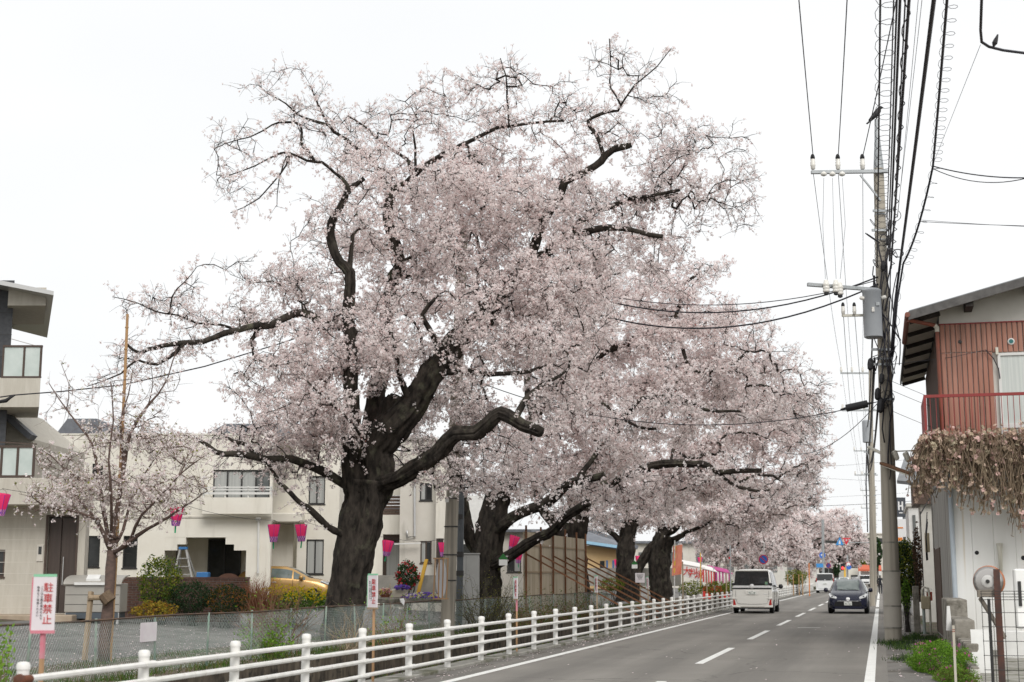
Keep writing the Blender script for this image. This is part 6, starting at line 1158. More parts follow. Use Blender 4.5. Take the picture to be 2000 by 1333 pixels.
        MB().lathe([(.03, -.10), (.09, -.07), (.105, 0), (.09, .07), (.03, .1)], (sx*1.0, y0+3.55, 1.14*k), (1, 0, 0), 12).build('door_mirror', MATS['black_trim'], o, local=True, smooth=True); MB().bar((sx*.84, y0+3.6, 1.08*k), (sx*.95, y0+3.58, 1.1*k), .06, .04).build('mirror_arm', MATS['black_trim'], o, local=True)
    seam(o, [(-.72, y0-.006, .98*k), (-.70, y0-.008, .6), (-.62, y0-.01, .42), (0, y0-.01, .40), (.62, y0-.01, .42), (.70, y0-.008, .6), (.72, y0-.006, .98*k)], .005); MB().box((-.72, y0+.05, .2), (.72, y0+1, .27)).build('underbody', MATS['black_trim'], o, local=True)
    return o
vb = G(1470, 1199); minivan('pearl white minivan with dark rear window driving away in the left lane', (vb[0], vb[1]+2.35, .002), 0, 'pearl')
nb = G(1657, 1199.5); hatchback('dark navy hatchback driving toward the viewer in the right lane', (nb[0], nb[1]+2.0, .002), math.pi, 'navy')
v2 = G(1614, 1159); minivan('smaller white van with red lamps beside its dark rear window further ahead', (v2[0]-.1, v2[1]+2.2, .002), 0, 'van_white', H=1.9, chrome=False, L=4.4, plate_txt='40-27', lamp_low=False)
gc = W3(LX(560, 1165, 60.2), 60.2, .55); hatchback('gold compact hatchback parked nose out of the cream house car bay', gc, PSI-math.pi/2, 'gold')
for u, d, lab in ((1648, 185, 'white saloon waiting beyond the navy hatchback'), (1640, 205, 'second white car queuing behind the waiting saloon')):
    b = P(u, 1126, d); hatchback(lab, (b[0], b[1], .002), math.pi, 'van_white')
# white truck by the red roofed stall
d = 215; b = P(1690, 1126, d); tk = thing('white_truck', 'small white truck parked under the red roof', 'truck', (b[0], b[1], 0), PSI)
MB().box((-.8, 0, .45), (.8, 1.5, 1.15)).box((-.75, .2, 1.15), (.75, 1.45, 1.78)).build('cab', MATS['van_white'], tk, local=True, bev=.08, seg=2); MB().box((-.66, .12, 1.22), (.66, .25, 1.7)).build('windscreen', MATS['car_glass'], tk, local=True); MB().box((-.9, 1.8, .8), (.9, 5, 1.5)).build('cargo_box', MATS['van_white'], tk, local=True, bev=.03)
for x in (-.75, .75):
    for y in (.7, 4): MB().lathe([(.36, -.1), (.38, 0), (.36, .1)], (x, y, .38), (1, 0, 0), 16).build('wheel', MATS['tyre'], tk, local=True)
MB().box((-.5, -.02, .6), (.5, .03, .8)).build('grille', MATS['grille'], tk, local=True)
# ------------------------------------------------------------------ plants
petal_mat('leafy', .3)
def leaf_quads(pos, size, rng, nrm_up=.3):
    n = len(pos); Rm = quat_mats(n, rng); t = np.array([[-1, 0, 0], [0, -.45, .1], [1, 0, 0], [0, .45, .1]])*.5
    return np.einsum('nij,cj->nci', Rm, t)*(size*rng.uniform(.6, 1.3, n))[:, None, None]+pos[:, None, :]
def bush(name, label, u, v, d, ru, rv, n, size, cols, seed, twigs=40, twcol='rafter', flow=None, group=None, rd=None, hollow=.5, top=0., onground=True, cat='shrub', lean=0.):
    rng = np.random.default_rng(seed); c = P(u, v, d); sx = ru*d/2818; sz = rv*d/2818; sy = rd or sx*.8; b = c.copy(); g0 = gz(c[0]); b[2] = min(c[2]-sz*.9, c[2]) if not onground else g0
    o = thing(name, label, cat, b, group=group); s = rng.normal(size=(n, 3)); s /= np.linalg.norm(s, axis=1)[:, None]; rr = rng.random(n)**(1/3)*(1-hollow)+hollow*rng.random(n)**.2
    lob = np.array([noise.noise(Vector(q*2.2+seed)) for q in s]); s = s*(rr*(1+.35*lob))[:, None]
    pos = c+RT*(s[:, :1]*sx)+FH*(s[:, 1:2]*sy)+np.array([0, 0, 1.])*s[:, 2:3]*sz; pos[:, 2] = np.maximum(pos[:, 2], g0+.02)
    cols = np.array(cols); tint = cols[rng.integers(0, len(cols), n)]*rng.uniform(.75, 1.2, (n, 1))
    np_mesh('foliage', leaf_quads(pos, size, rng).reshape(-1, 3), 4, MATS['leafy'], o, tint=tint, kind='stuff')
    k = rng.integers(0, n, twigs); base = np.array([c[0], c[1], g0]) if onground else np.array([c[0], c[1], c[2]-sz]); A = base+rng.normal(size=(twigs, 3))*np.array([sx*.25, sx*.25, .0]); M = A+(pos[k]-A)*.5+rng.normal(size=(twigs, 3))*sx*.12+np.array([0, 0, sz*.15]); w = np.full(twigs, max(.006, size*.09))
    np_mesh('stem', np.concatenate([seg_tubes(A, M, w, w*.8), seg_tubes(M, pos[k], w*.8, w*.4)]), 4, MATS[twcol], o, kind='stuff')
    if flow:
        m_, fs, fc, lo = flow; s = rng.normal(size=(m_, 3)); s /= np.linalg.norm(s, axis=1)[:, None]; s[:, 2] = np.abs(s[:, 2])*(1 if lo else .0)+s[:, 2]*(0 if lo else 1); s[:, 1] = -np.abs(s[:, 1])
        fp = c+RT*(s[:, :1]*sx*1.02)+FH*(s[:, 1:2]*sy*1.02)+np.array([0, 0, 1.])*(s[:, 2:3]*sz*1.05+(rng.random((m_, 1))*top)); fp[:, 2] = np.maximum(fp[:, 2], g0+.05)
        T5 = cluster_template(6, rng); V = np.einsum('nij,kcj->nkci', quat_mats(m_, rng), T5)*(fs*rng.uniform(.7, 1.3, m_))[:, None, None, None]+fp[:, None, None, :]
        fcs = np.array(fc)[rng.integers(0, len(fc), m_)]; np_mesh('flower', V.reshape(-1, 3), 4, MATS['leafy'], o, tint=np.repeat(fcs, 6, 0)*rng.uniform(.85, 1.1, (m_*6, 1)), kind='stuff')
    return o
GREEN = [(.05, .10, .025), (.08, .14, .035), (.11, .17, .04)]; YG = [(.20, .24, .035), (.28, .28, .05), (.12, .17, .03)]; DK = [(.025, .05, .022), (.04, .075, .032), (.06, .09, .05)]; LIME = [(.16, .30, .04), (.22, .36, .06), (.11, .22, .03)]
BG = 'garden shrubs by the brick wall'
bush('shrub', 'tall yellow green shrub by the brick wall', 312, 1138, 40, 44, 56, 2600, .085, YG+GREEN[:2], 51, group=BG)
bush('shrub', 'low golden leaved shrub at the foot of the brick wall', 300, 1193, 39.4, 46, 19, 1500, .07, [(.45, .30, .04), (.50, .36, .06), (.32, .16, .04), (.25, .24, .04)], 52, group=BG)
bush('shrub', 'dark rounded evergreen shrub beside the golden shrub', 372, 1168, 39.8, 44, 34, 2200, .075, DK, 53, group=BG)
bush('shrub', 'dark evergreen shrub with reddish tips at the end of the brick wall', 441, 1172, 39.8, 46, 32, 2200, .075, DK+[(.30, .14, .03)], 54, group=BG)
bush('flower_patch', 'patch of yellow rape blossom in front of the gold car', 575, 1178, 42, 78, 22, 3000, .09, LIME+GREEN, 55, twcol='green_stem' if 'green_stem' in MATS else 'rafter', flow=(300, .045, [(.72, .56, .02), (.78, .64, .04)], True), top=.22, cat='flowers')
# dry russet grass clump, bare twig shrubs
def twig_shrub(name, label, u, vb, d, ru, h, n, colm, seed, leaves=0, lcols=LIME, lsize=.05, spread=.6, th=.006, cat='shrub', group=None, base_z=None, up=1.):
    rng = np.random.default_rng(seed); b = onL(u, d); b[2] = gz(b[0]) if base_z is None else base_z; o = thing(name, label, cat, b, group=group); W_ = ru*d/2818; Hh = h*d/2818; A, B, ra, rb, tips = [], [], [], [], []
    for i in range(n):
        p = b+RT*rng.normal()*W_*.25+FH*rng.normal()*W_*.25; dv = RT*rng.normal()*spread+FH*rng.normal()*spread*.7+np.array([0, 0, up]); L = Hh*rng.uniform(.45, 1.05); k = 5; w = th*rng.uniform(.7, 1.3)
        for j in range(k):
            q = p+nrm(dv)*L/k; A.append(p); B.append(q); ra.append(w); rb.append(w*.8); w *= .8; p = q; dv = dv+rng.normal(size=3)*.22
            if j >= 1 and rng.random() < .7:
                dv2 = dv+RT*rng.normal()*.9+FH*rng.normal()*.7; q2 = p+nrm(dv2)*L*.22; A.append(p); B.append(q2); ra.append(w*.7); rb.append(w*.4); tips.append(q2)
            tips.append(p)
    np_mesh('stem', seg_tubes(np.array(A), np.array(B), np.array(ra), np.array(rb)), 4, MATS[colm], o, kind='stuff')
    if leaves:
        tips = np.array(tips); pos = tips[rng.integers(0, len(tips), leaves)]+rng.normal(size=(leaves, 3))*lsize*.8; lc = np.array(lcols); np_mesh('leaf', leaf_quads(pos, lsize, rng).reshape(-1, 3), 4, MATS['leafy'], o, tint=lc[rng.integers(0, len(lc), leaves)]*rng.uniform(.8, 1.2, (leaves, 1)), kind='stuff')
    return o
mat('russet', (.26, .10, .045), (.34, .16, .08), sc=5, rough=.9); mat('redtwig', (.22, .115, .065), (.15, .085, .055), sc=5, rough=.9); mat('paletwig', (.34, .27, .18), (.26, .21, .15), sc=5, rough=.9); mat('darktwig', (.05, .045, .03), (.08, .075, .045), sc=5, rough=.9)
twig_shrub('grass_clump', 'russet dry bushy clump against the cream house pier', 500, 0, 41, 24, 92, 520, 'russet', 61, spread=.24, th=.011, cat='grass')
twig_shrub('shrub', 'bare reddish twig shrub on the bank between the two fences', 535, 0, 30, 60, 140, 120, 'redtwig', 62, leaves=420, lsize=.055, spread=.36, th=.010)
twig_shrub('shrub', 'leafy green seedling low behind the white rails', 520, 0, 28.8, 40, 75, 30, 'redtwig', 63, leaves=900, lsize=.08, spread=.6, th=.005)
twig_shrub('shrub', 'pale straggling twigs against the chain fence below the big trunk', 690, 0, 32, 50, 95, 40, 'paletwig', 64, leaves=60, lsize=.04, spread=.7, th=.010)
twig_shrub('shrub', 'thin leafing shrub right of the narrow signboard on the bank', 770, 0, 34, 45, 90, 36, 'redtwig', 65, leaves=360, lsize=.06, spread=.6, th=.008)
twig_shrub('shrub', 'dark twiggy bush with olive buds below the grey cabinet', 950, 0, 42, 90, 125, 120, 'darktwig', 66, leaves=1500, lcols=[(.16, .16, .03), (.22, .20, .05), (.10, .11, .03)], lsize=.05, spread=.75, th=.010)
for i, (u, d, h, lab) in enumerate(((1045, 47, 62, 'sparse green bush at the foot of the plank hoarding'), (1100, 51, 70, 'leafing bush before the middle of the plank hoarding'), (1150, 55, 66, 'leafing bush under the slanting braces'), (1010, 44, 70, 'thin bush beside the red topped stake'))): twig_shrub('shrub', lab, u, 0, d, 55, h, 60, 'redtwig', 70+i, leaves=900, lcols=GREEN+[(.16, .20, .05), (.18, .12, .06)], lsize=.06, spread=.7, th=.007)
for i, (u, v, d, ru, rv, lab) in enumerate(((1195, 1142, 72, 28, 14, 'olive green bush between the hoarding and the straight trunk'), (1350, 1150, 86, 26, 16, 'yellow green bush beside the orange banner pole'), (1400, 1150, 92, 30, 15, 'yellow green bush below the striped stall'), (1432, 1148, 98, 22, 15, 'small yellow green bush next to the minivan'), (1555, 1128, 128, 24, 15, 'green hedge bush by the bamboo stakes'))): bush('shrub', lab, u, v, d, ru, rv, 1100, .0013*d, YG+[(.13, .16, .04)], 80+i)
sp9 = thing('sapling', 'fresh green leafy sprigs rising beside the white fence end', 'plant', G(8, 1420)); rng = np.random.default_rng(91); A, B, L9 = [], [], []
b9_ = G(0, 1440); d9 = dep(b9_)
for k in range(11):
    u0 = rng.uniform(-40, 10); p = P(u0, 1440, d9); q = P(u0+rng.uniform(-10, 22), rng.uniform(1195, 1330), d9+rng.uniform(-.3, .3)); A.append(p); B.append(q)
    for t in np.linspace(.35, 1, 9): L9.append(p+(q-p)*t)
A, B = np.array(A), np.array(B); np_mesh('stem', seg_tubes(A, B, np.full(11, .006), np.full(11, .003)), 4, MATS['redtwig'], sp9, kind='stuff'); L9 = np.array(L9); pos = np.repeat(L9, 6, 0)+rng.normal(size=(len(L9)*6, 3))*.028; np_mesh('leaf', leaf_quads(pos, .06, rng).reshape(-1, 3), 4, MATS['leafy'], sp9, tint=np.array([(.20, .36, .05), (.26, .42, .07), (.15, .28, .04)])[rng.integers(0, 3, len(pos))], kind='stuff')
bush('moss_phlox', 'mound of fresh green moss phlox edged with magenta flowers', 1836, 1296, 24.5, 50, 44, 15000, .034, [(.13, .26, .03), (.18, .32, .05), (.08, .17, .02)], 95, rd=1.3, hollow=.85, cat='flowers', flow=(34, .028, [(.52, .09, .30), (.60, .16, .38)], False))
bush('moss_phlox', 'small low mound of moss phlox at the stake foot', 1866, 1330, 22.4, 36, 30, 7000, .032, [(.15, .28, .04), (.20, .33, .06), (.16, .15, .05)], 96, rd=.7, cat='flowers', flow=(14, .025, [(.55, .12, .34)], False))
bush('moss_phlox', 'strip of magenta moss phlox spilling onto the shoulder', 1797, 1292, 25.6, 14, 34, 700, .03, [(.12, .24, .03)], 97, rd=1.1, cat='flowers', flow=(260, .026, [(.55, .10, .33), (.62, .18, .42)], False))
def tuft_patch(label, pts, n, h, cols, seed, name='grass_patch'):
    rng = np.random.default_rng(seed); pts = [np.asarray(p) for p in pts]; k = rng.integers(0, len(pts), n); b = np.array(pts)[k]+rng.normal(size=(n, 3))*np.array([.16, .35, 0]); b[:, 2] = 0.; dv = rng.normal(size=(n, 3))*.4; dv[:, 2] = 1; dv /= np.linalg.norm(dv, axis=1)[:, None]; L = h*rng.uniform(.4, 1.2, n); sd = np.cross(dv, rng.normal(size=(n, 3))); sd /= np.linalg.norm(sd, axis=1)[:, None]
    V = np.stack([b-sd*.006, b+sd*.006, b+dv*L[:, None]*.7+sd*.005, b+dv*L[:, None]], 1); o = np_mesh(name, V.reshape(-1, 3), 4, MATS['leafy'], None, tint=np.array(cols)[rng.integers(0, len(cols), n)]*rng.uniform(.7, 1.2, (n, 1)), kind='stuff'); return tag(o, label, 'grass')
tuft_patch('weedy grass around the foot of the utility pole', [G(1740, 1258), G(1760, 1256), G(1775, 1250), G(1790, 1246), G(1752, 1262), G(1765, 1268), G(1770, 1290), (1.15, 37, 0), (1.1, 39, 0), (1.0, 41, 0), (1.05, 35.5, 0)], 2600, .13, GREEN+DK, 101)
tuft_patch('grass tufts growing on the far bank of the ditch', [(random.uniform(-11.8, -11.4), y, 0) for y in np.arange(18, 60, 1.3)], 5200, .16, GREEN+[(.16, .14, .06)], 102)
tuft_patch('short weeds in the kerb joint behind the white fence', [(-7.72, y, 0) for y in np.arange(18, 70, 2.2)], 1500, .10, GREEN+[(.18, .15, .06)], 103)
tuft_patch('grass at the feet of the cherry trees beside the lane', [(random.uniform(-14.4, -12.4), y, 0) for y in np.arange(16, 90, 1.0)], 9000, .13, GREEN+[(.14, .12, .06), (.2, .17, .09)], 104)
bush('vine_bush', 'evergreen climber with brown dead growth over the old gatepost', 1771, 1112, 45, 25, 60, 4600, .10, DK+YG[:2]+[(.10, .13, .03)], 111, onground=False, cat='plant'); bush('vine_bush', 'brown withered creeper hanging beside the evergreen climber', 1792, 1100, 44.4, 9, 75, 1500, .08, [(.12, .07, .045), (.16, .10, .07), (.08, .055, .04)], 112, onground=False, cat='plant'); bush('vine_bush', 'light green creeper at the gatepost foot', 1770, 1165, 42, 10, 32, 700, .08, LIME+GREEN, 113, cat='plant')
# fallen petals
rng = np.random.default_rng(120); pp_ = []
for n_, x0, x1, y0, y1 in ((5200, -14.6, -11.5, 14, 60), (3200, -20, -14.6, 18, 70), (2600, -15.2, -14.4, 15, 75), (500, -7.25, -6.7, 15, 60), (70, -6, .6, 18, 50), (300, .05, 1.2, 24, 50)):
    x = rng.uniform(x0, x1, n_); y = rng.uniform(y0, y1, n_); pp_.append(np.stack([x, y, np.array([gz(q) for q in x])+.014], 1))
pos = np.concatenate(pp_); n_ = len(pos); a = rng.uniform(0, 6.28, n_); s_ = rng.uniform(.012, .028, n_); e0 = np.stack([np.cos(a), np.sin(a), rng.normal(size=n_)*.2], 1)*s_[:, None]; e1 = np.stack([-np.sin(a), np.cos(a), rng.normal(size=n_)*.2], 1)*s_[:, None]*.7
tag(np_mesh('fallen_petals', np.stack([pos-e0, pos-e1, pos+e0, pos+e1], 1).reshape(-1, 3), 4, MATS['petal'], None, tint=np.tile(np.array([(.86, .74, .74)]), (n_, 1)), kind='stuff'), 'scattered pale pink petals on bank, lane and kerb', 'petals')
# ------------------------------------------------------------------ festival lanterns
def paper_mat(name, c):
    m = bpy.data.materials.new(name); m.use_nodes = True; n = m.node_tree.nodes; l = m.node_tree.links; n.remove(n['Principled BSDF'])
    d_ = n.new('ShaderNodeBsdfDiffuse'); t_ = n.new('ShaderNodeBsdfTranslucent'); x = n.new('ShaderNodeMixShader'); x.inputs[0].default_value = .45
    for q in (d_, t_): q.inputs['Color'].default_value = (*c, 1)
    l.new(d_.outputs[0], x.inputs[1]); l.new(t_.outputs[0], x.inputs[2]); l.new(x.outputs[0], n['Material Output'].inputs[0]); MATS[name] = m; return m
paper_mat('lan_pink', (1, .085, .27)); mat('lan_purple', (.22, .05, .42), rough=.6); mat('lan_pale', (.80, .36, .52), rough=.6); mat('lan_green', (.03, .50, .22), rough=.6)
def lantern(label, u, v, d, s=1., tilt=0., tz=None):
    c = P(u, v, d); o = thing('paper_lantern', label, 'lantern', c, group='pink festival lanterns'); o.rotation_euler = (R(tilt), R(tilt*.7), random.random()); o['ll'] = 1
    def ring(z, r): return [(r*math.cos(math.pi/3*k), r*math.sin(math.pi/3*k), z) for k in range(6)]
    zt, zm, zb = 0, -.36*s, -.52*s; rt_, rm, rb_ = .205*s, .135*s, .105*s
    m = MB(); a, b = ring(zt, rt_), ring(zm, rm); m.add(a+b, [(k, (k+1) % 6, 6+(k+1) % 6, 6+k) for k in range(6)]); m.build('shade', MATS['lan_pink'], o, local=True)
    m = MB(); n = 4
    for k in range(6):
        p0, p1 = np.array(ring(zm, rm)[k]), np.array(ring(zm, rm)[(k+1) % 6]); q0, q1 = np.array(ring(zb, rb_)[k]), np.array(ring(zb, rb_)[(k+1) % 6])
        for i in range(n):
            for j in range(3):
                def pt(x, y): t_ = p0+(p1-p0)*x; b_ = q0+(q1-q0)*x; return t_+(b_-t_)*y
                m.add([pt(i/n, j/3), pt((i+1)/n, j/3), pt((i+1)/n, (j+1)/3), pt(i/n, (j+1)/3)], [(0, 1, 2, 3)], (i+j) % 2)
    m.build('checker_band', [MATS['lan_purple'], MATS['lan_pale']], o, local=True)
    for k in range(6): MB().tube([ring(zt, rt_*1.01)[k], ring(zm, rm*1.02)[k], ring(zb, rb_*1.02)[k]], .006*s, 4).build('rib', MATS['lan_purple'], o, local=True)
    w_ = random.uniform(-.06, .06); MB().prism([(-.022, 0, zb), (.022, 0, zb), (.022+w_, .02, zb-.2*s), (-.022+w_, .02, zb-.2*s)], (0, .006, 0)).build('tassel', MATS['lan_green'], o, local=True)
    MB().tube([(-.1*s, 0, 0), (-.08*s, 0, .08), (0, 0, .12), (.08*s, 0, .08), (.1*s, 0, 0)], .005, 4).build('handle', MATS['frame_dark'], o, local=True)
    return c
LN = [(4, 965, 36, 1.05, 8, 'pink paper lantern hanging before the tiled house wall'), (346, 991, 40, 1., 6, 'pink paper lantern half hidden by the young tree blossoms'), (535, 1025, 43, 1., 0, 'pink paper lantern in front of the car bay canopy'), (588, 1025, 44.5, 1., -3, 'pink paper lantern between car bay and big trunk'), (758, 1057, 50, 1., 10, 'pink paper lantern just right of the big trunk'), (866, 1060, 54, 1., 0, 'pink paper lantern half behind the bank pole'), (1006, 1048, 57, 1.15, 14, 'pink paper lantern behind the forked cherry limb'), (1014, 1078, 66, 1., 5, 'pink paper lantern low by the plank hoarding end'), (1205, 1093, 100, 1.15, 0, 'small pink lantern beside the straight dark trunk'), (1246, 1086, 104, 1., 0, 'tiny pink lantern seen between the two far trunks'), (1367, 1089, 110, .9, 0, 'tiny pink lantern above the stall awning')]
cs = [lantern(l, u, v, d, s, t) for u, v, d, s, t, l in LN]
for i in range(7):
    a, b = cs[i]+np.array([0, 0, .13]), cs[i+1]+np.array([0, 0, .13])
    wire(sag_line(a, b, .12, 8), .006, 'thin string of pink lanterns %s' % ('before the tiled house', 'past the young tree', 'across the car bay canopy', 'passing behind the largest trunk', 'toward the bank pole', 'behind the bank pole and steel pole', 'behind the forked cherry')[i], 'lantern strings', name='lantern_string')
# ------------------------------------------------------------------ no-parking signs on stakes
mat('paper', (.74, .71, .72), (.68, .62, .65), sc=3, rough=.8); mat('sign_red', (.50, .03, .03), rough=.7); mat('sign_green', (.25, .55, .35), rough=.7); mat('new_wood', (.40, .24, .13), (.46, .29, .16), sc=3, st=(8, 8, .5), rough=.9); mat('pink_edge', (.62, .18, .24), (.55, .25, .28), sc=9, rough=.8); mat('old_wood', (.36, .28, .19), (.28, .21, .14), sc=3, st=(8, 8, .5), rough=.9)
def stake_sign(label, u, v0, v1, d, wpx, yaw, full=True, redtop=False, wood='new_wood', stake_u=None):
    c = P(u, (v0+v1)/2, d); z0, z1 = zat(v1, d), zat(v0, d); rg = np.array([math.cos(yaw), math.sin(yaw), 0]); n_ = np.array([rg[1], -rg[0], 0]); w_ = wpx; o = thing('stake_sign', label, 'sign', (c[0], c[1], -.05)); lean = RT*.012
    MB().bar(np.array([c[0], c[1], -.3])-n_*.03, np.array([c[0], c[1], z1-.04])-n_*.03, .035, .03).build('stake', MATS[wood], o)
    ctr = np.array([c[0], c[1], (z0+z1)/2]); H_ = (z1-z0)/2
    b = MB().obox(ctr, rg*w_/2, n_*.008, np.array([0, 0, H_])).build('board', MATS['paper'], o)
    MB().obox(ctr-rg*(w_/2+.006), rg*.006, n_*.010, np.array([0, 0, H_])).build('edge_strip', MATS['sign_green' if not full else 'pink_edge'], o); MB().obox(ctr+np.array([0, 0, H_+.012]), rg*(w_/2), n_*.010, np.array([0, 0, .012])).build('top_strip', MATS['sign_green'], o); MB().obox(ctr-np.array([0, 0, H_+.012]), rg*(w_/2+.004), n_*.012, np.array([0, 0, .014])).build('bottom_strip', MATS['pink_edge' if full else 'old_wood'], o)
    if redtop: MB().bar(np.array([c[0], c[1], z0-.25])-n_*.03, np.array([c[0], c[1], z0-.01])-n_*.03, .038, .033).build('red_paint', MATS['pink_edge'], o)
    hh = H_*2; f = n_*.012
    for k, ch in enumerate('駐車禁止'): text_part(ch, hh*.185, MATS['sign_red'], o, ctr+f+rg*w_*.17+np.array([0, 0, hh*(.29-.20*k)]), rg, (0, 0, 1), thick=.002, squash=min(1, w_/.2))
    for j, t_ in enumerate(('ここは公園区域内なので', '駐車をご遠慮ください')):
        for k, ch in enumerate(t_): text_part(ch, hh*.05, MATS['frame_dark'], o, ctr+f+rg*w_*(-.10-.16*j)+np.array([0, 0, hh*(.30-.058*k)]), rg, (0, 0, 1), thick=.001)
    return o
def bx(u, X=FX-.1): r_, c_ = ray(u, 1240); k = X/r_[0]; return dep(np.array([r_[0]*k, r_[1]*k]))
stake_sign('large no parking signboard with red characters on a stake at the fence end', 86, 1127, 1232, bx(76), .205, PSI+.10, redtop=True, wood='new_wood')
stake_sign('narrow green edged no parking sign on a stake below the big trunk', 728, 1124, 1187, bx(728), .21, PSI-.75, full=False)
stake_sign('edge on signboard with red painted stake by the dark bush', 1007, 1129, 1170, bx(1008), .14, PSI-1.0, full=False, redtop=True)
stake_sign('edge on signboard on a stake among the slanting braces', 1164, 1126, 1158, bx(1163), .12, PSI-1.05, full=False, wood='old_wood'); stake_sign('edge on signboard on a stake near the leaning cherry', 1264, 1128, 1150, bx(1263), .12, PSI-1.05, full=False, wood='old_wood')
nb_ = thing('notice', 'white paper notice wired to the chain link fence', 'notice', P(290, 1234, dep((CX, 24)))); q0 = GX(275, 1217, CX+.03); q1 = GX(305, 1252, CX+.03); MB().obox((q0+q1)/2, (0, abs(q1[1]-q0[1])/2, 0), (.004, 0, 0), (0, 0, abs(q0[2]-q1[2])/2)).build('sheet', MATS['paper'], nb_)
for u, v, d, lab in ((983, 1093, 50.2, 'green roofed sign box on the forked cherry trunk'), (1238, 1103, 77, 'green roofed sign box on the straight cherry trunk')):
    c = P(u, v, d); s_ = d/50*1.; o = thing('sign_box', lab, 'sign', c); MB().prism([c-RT*.17-FH*.5+np.array([0, 0, .0]), c+RT*.17-FH*.5, c+RT*.0-FH*.5+np.array([0, 0, .2])], FH*.22).build('roof', mat('box_green%d' % u, (.02, .14, .03), rough=.5), o); MB().obox(c-FH*.4-np.array([0, 0, .11]), RT*.145, FH*.1, np.array([0, 0, .10])).build('panel', MATS['white_plastic'], o)
c = P(1250, 1129, 76); o = thing('notice', 'square white notice board by the leaning cherry', 'notice', c); MB().obox(c, RT*.25, FH*.01, np.array([0, 0, .25])).build('board', MATS['paper'], o); MB().bar(c-np.array([0, 0, .25]), c-np.array([0, 0, 1.5]), .05, .05).build('stake', MATS['old_wood'], o)
for k in range(4): MB().obox(c-FH*.014+np.array([0, 0, .15-.07*k]), RT*(.18-.03*k), FH*.002, np.array([0, 0, .012])).build('text_line', MATS['frame_dark'], o)
# stakes holding the young tree and tall bamboo pole
o = thing('tree_stake', 'short grey wooden support stake tied to the young tree', 'stake', onL(170, 27.0)); MB().bar(P(165, 1290, 27.0), P(178, 1156, 27.2), .09, .07).build('post', MATS['old_wood'], o); MB().tube([P(172, 1168, 27.1), P(212, 1167, 27.3)], .05, 8).build('cross_pole', MATS['old_wood'], o); MB().tube([P(203, 1160, 27.25), P(215, 1176, 27.25)], .13, 10).build('rope_wrap', mat('rope', (.12, .085, .055), (.17, .12, .08), sc=30, rough=.95), o)
o = thing('bamboo_pole', 'tall tan bamboo pole standing among the young tree branches', 'pole', onL(228, 27.8)); MB().tube([onL(222, 27.8), P(226, 1100, 27.8), P(236, 900, 27.8), P(243, 760, 27.8), P(249, 614, 27.8)], [.035, .034, .032, .03, .028], 8).build('cane', mat('bamboo', (.42, .25, .11), (.36, .21, .10), sc=4, rough=.6), o, smooth='auto')
for v in range(640, 1100, 42): MB().tube([P(249-(v-614)*.048, v+1.2, 27.8), P(249-(v-614)*.048, v-1.2, 27.8)], .038, 8).build('node', MATS['bamboo'], o)
# ------------------------------------------------------------------ hoarding with slanting braces
mat('ply', (.42, .355, .26), (.48, .41, .31), sc=1.5, st=(3, 3, .3), rough=.9, c3=(.33, .27, .19), sc3=2, st3=(4, 4, .2)); mat('rust_pipe', (.155, .068, .035), (.21, .10, .05), sc=4, rough=.85)
HX = -12.05; yh = [GX(u, 1100, HX)[1] for u in (1026, 1055, 1079, 1103, 1125, 1143)]; hz = 3.25
hd = thing('hoarding', 'tall plywood hoarding on rusty posts with slanting braces over the ditch', 'hoarding', (HX, yh[0], 0))
yy = yh[0]-.1
while yy < yh[-1]: MB().box((HX-.05, yy, .15), (HX-.03, min(yy+.9, yh[-1]+.05), hz-.1)).build('plywood_sheet', MATS['ply'], hd); yy += .906
for z in (hz-.55, 1.75, .5): MB().box((HX-.03, yh[0]-.1, z-.03), (HX+.0, yh[-1]+.1, z+.03)).build('rail', MATS['old_wood'], hd)
for i, y in enumerate(yh):
    MB().box((HX, y-.032, -.1), (HX+.06, y+.032, hz+random.uniform(.0, .2))).build('post', MATS['rust_pipe'], hd)
    t_ = GX((1027, 1057, 1080, 1103, 1126, 1145)[i], (1082, 1085, 1086, 1088, 1089, 1090)[i], HX+.1); f_ = np.array([-7.75, y+.4+.25*i, .06]); MB().bar(t_, f_, .055, .055).build('brace', MATS['rust_pipe'], hd)
# grey cabinet, lantern frame, planters, camellia
o = thing('utility_cabinet', 'plain grey steel cabinet beside the forked cherry', 'cabinet', onL(920, 48)); x0, x1, z0, z1 = rect(903, 1083, 936, 1175, 48); m = MB(); fbox(m, x0, x1, gz(-13), z1, 48, .5); m.build('body', mat('cab_grey', (.37, .37, .36), (.33, .33, .32), sc=2, rough=.5), o, bev=.015); m = MB(); fbox(m, x0-.02, x1+.02, z1, z1+.04, 47.97, .56); m.build('cap', MATS['cab_grey'], o); m = MB(); fbox(m, x0+.12, x0+.125, .3, z1-.05, 47.992, .01); m.build('seam', MATS['frame_dark'], o)
d = 39.2; o = thing('oval_panel_stand', 'narrow wooden frame holding a white oval panel leaning on the bank pole', 'frame', onL(858, d)); x0, x1, z0, z1 = rect(847, 1091, 872, 1170, d)
for a, b in (((x0, z0), (x0+.04, z1)), ((x1, z0), (x1+.04, z1)), ((x0+.13, z0), (x0+.15, z1)), ((x0+.24, z0), (x0+.26, z1))): MB().bar(W3(a[0], d, a[1]), W3(b[0], d, b[1]), .03, .03).build('upright', MATS['new_wood'], o)
for z in (z0, z1): MB().bar(W3(x0-.02, d, z), W3(x1+.06, d, z), .03, .03).build('cross_bar', MATS['new_wood'], o)
MB().prism([W3((x0+x1)/2+.03+math.cos(t_)*(x1-x0)*.42, d+.03, (z0+z1)/2+math.sin(t_)*(z1-z0)*.48) for t_ in np.linspace(0, 6.28, 24, endpoint=False)], FH*.02).build('oval_panel', mat('pale_panel', (.60, .62, .66), rough=.7), o)
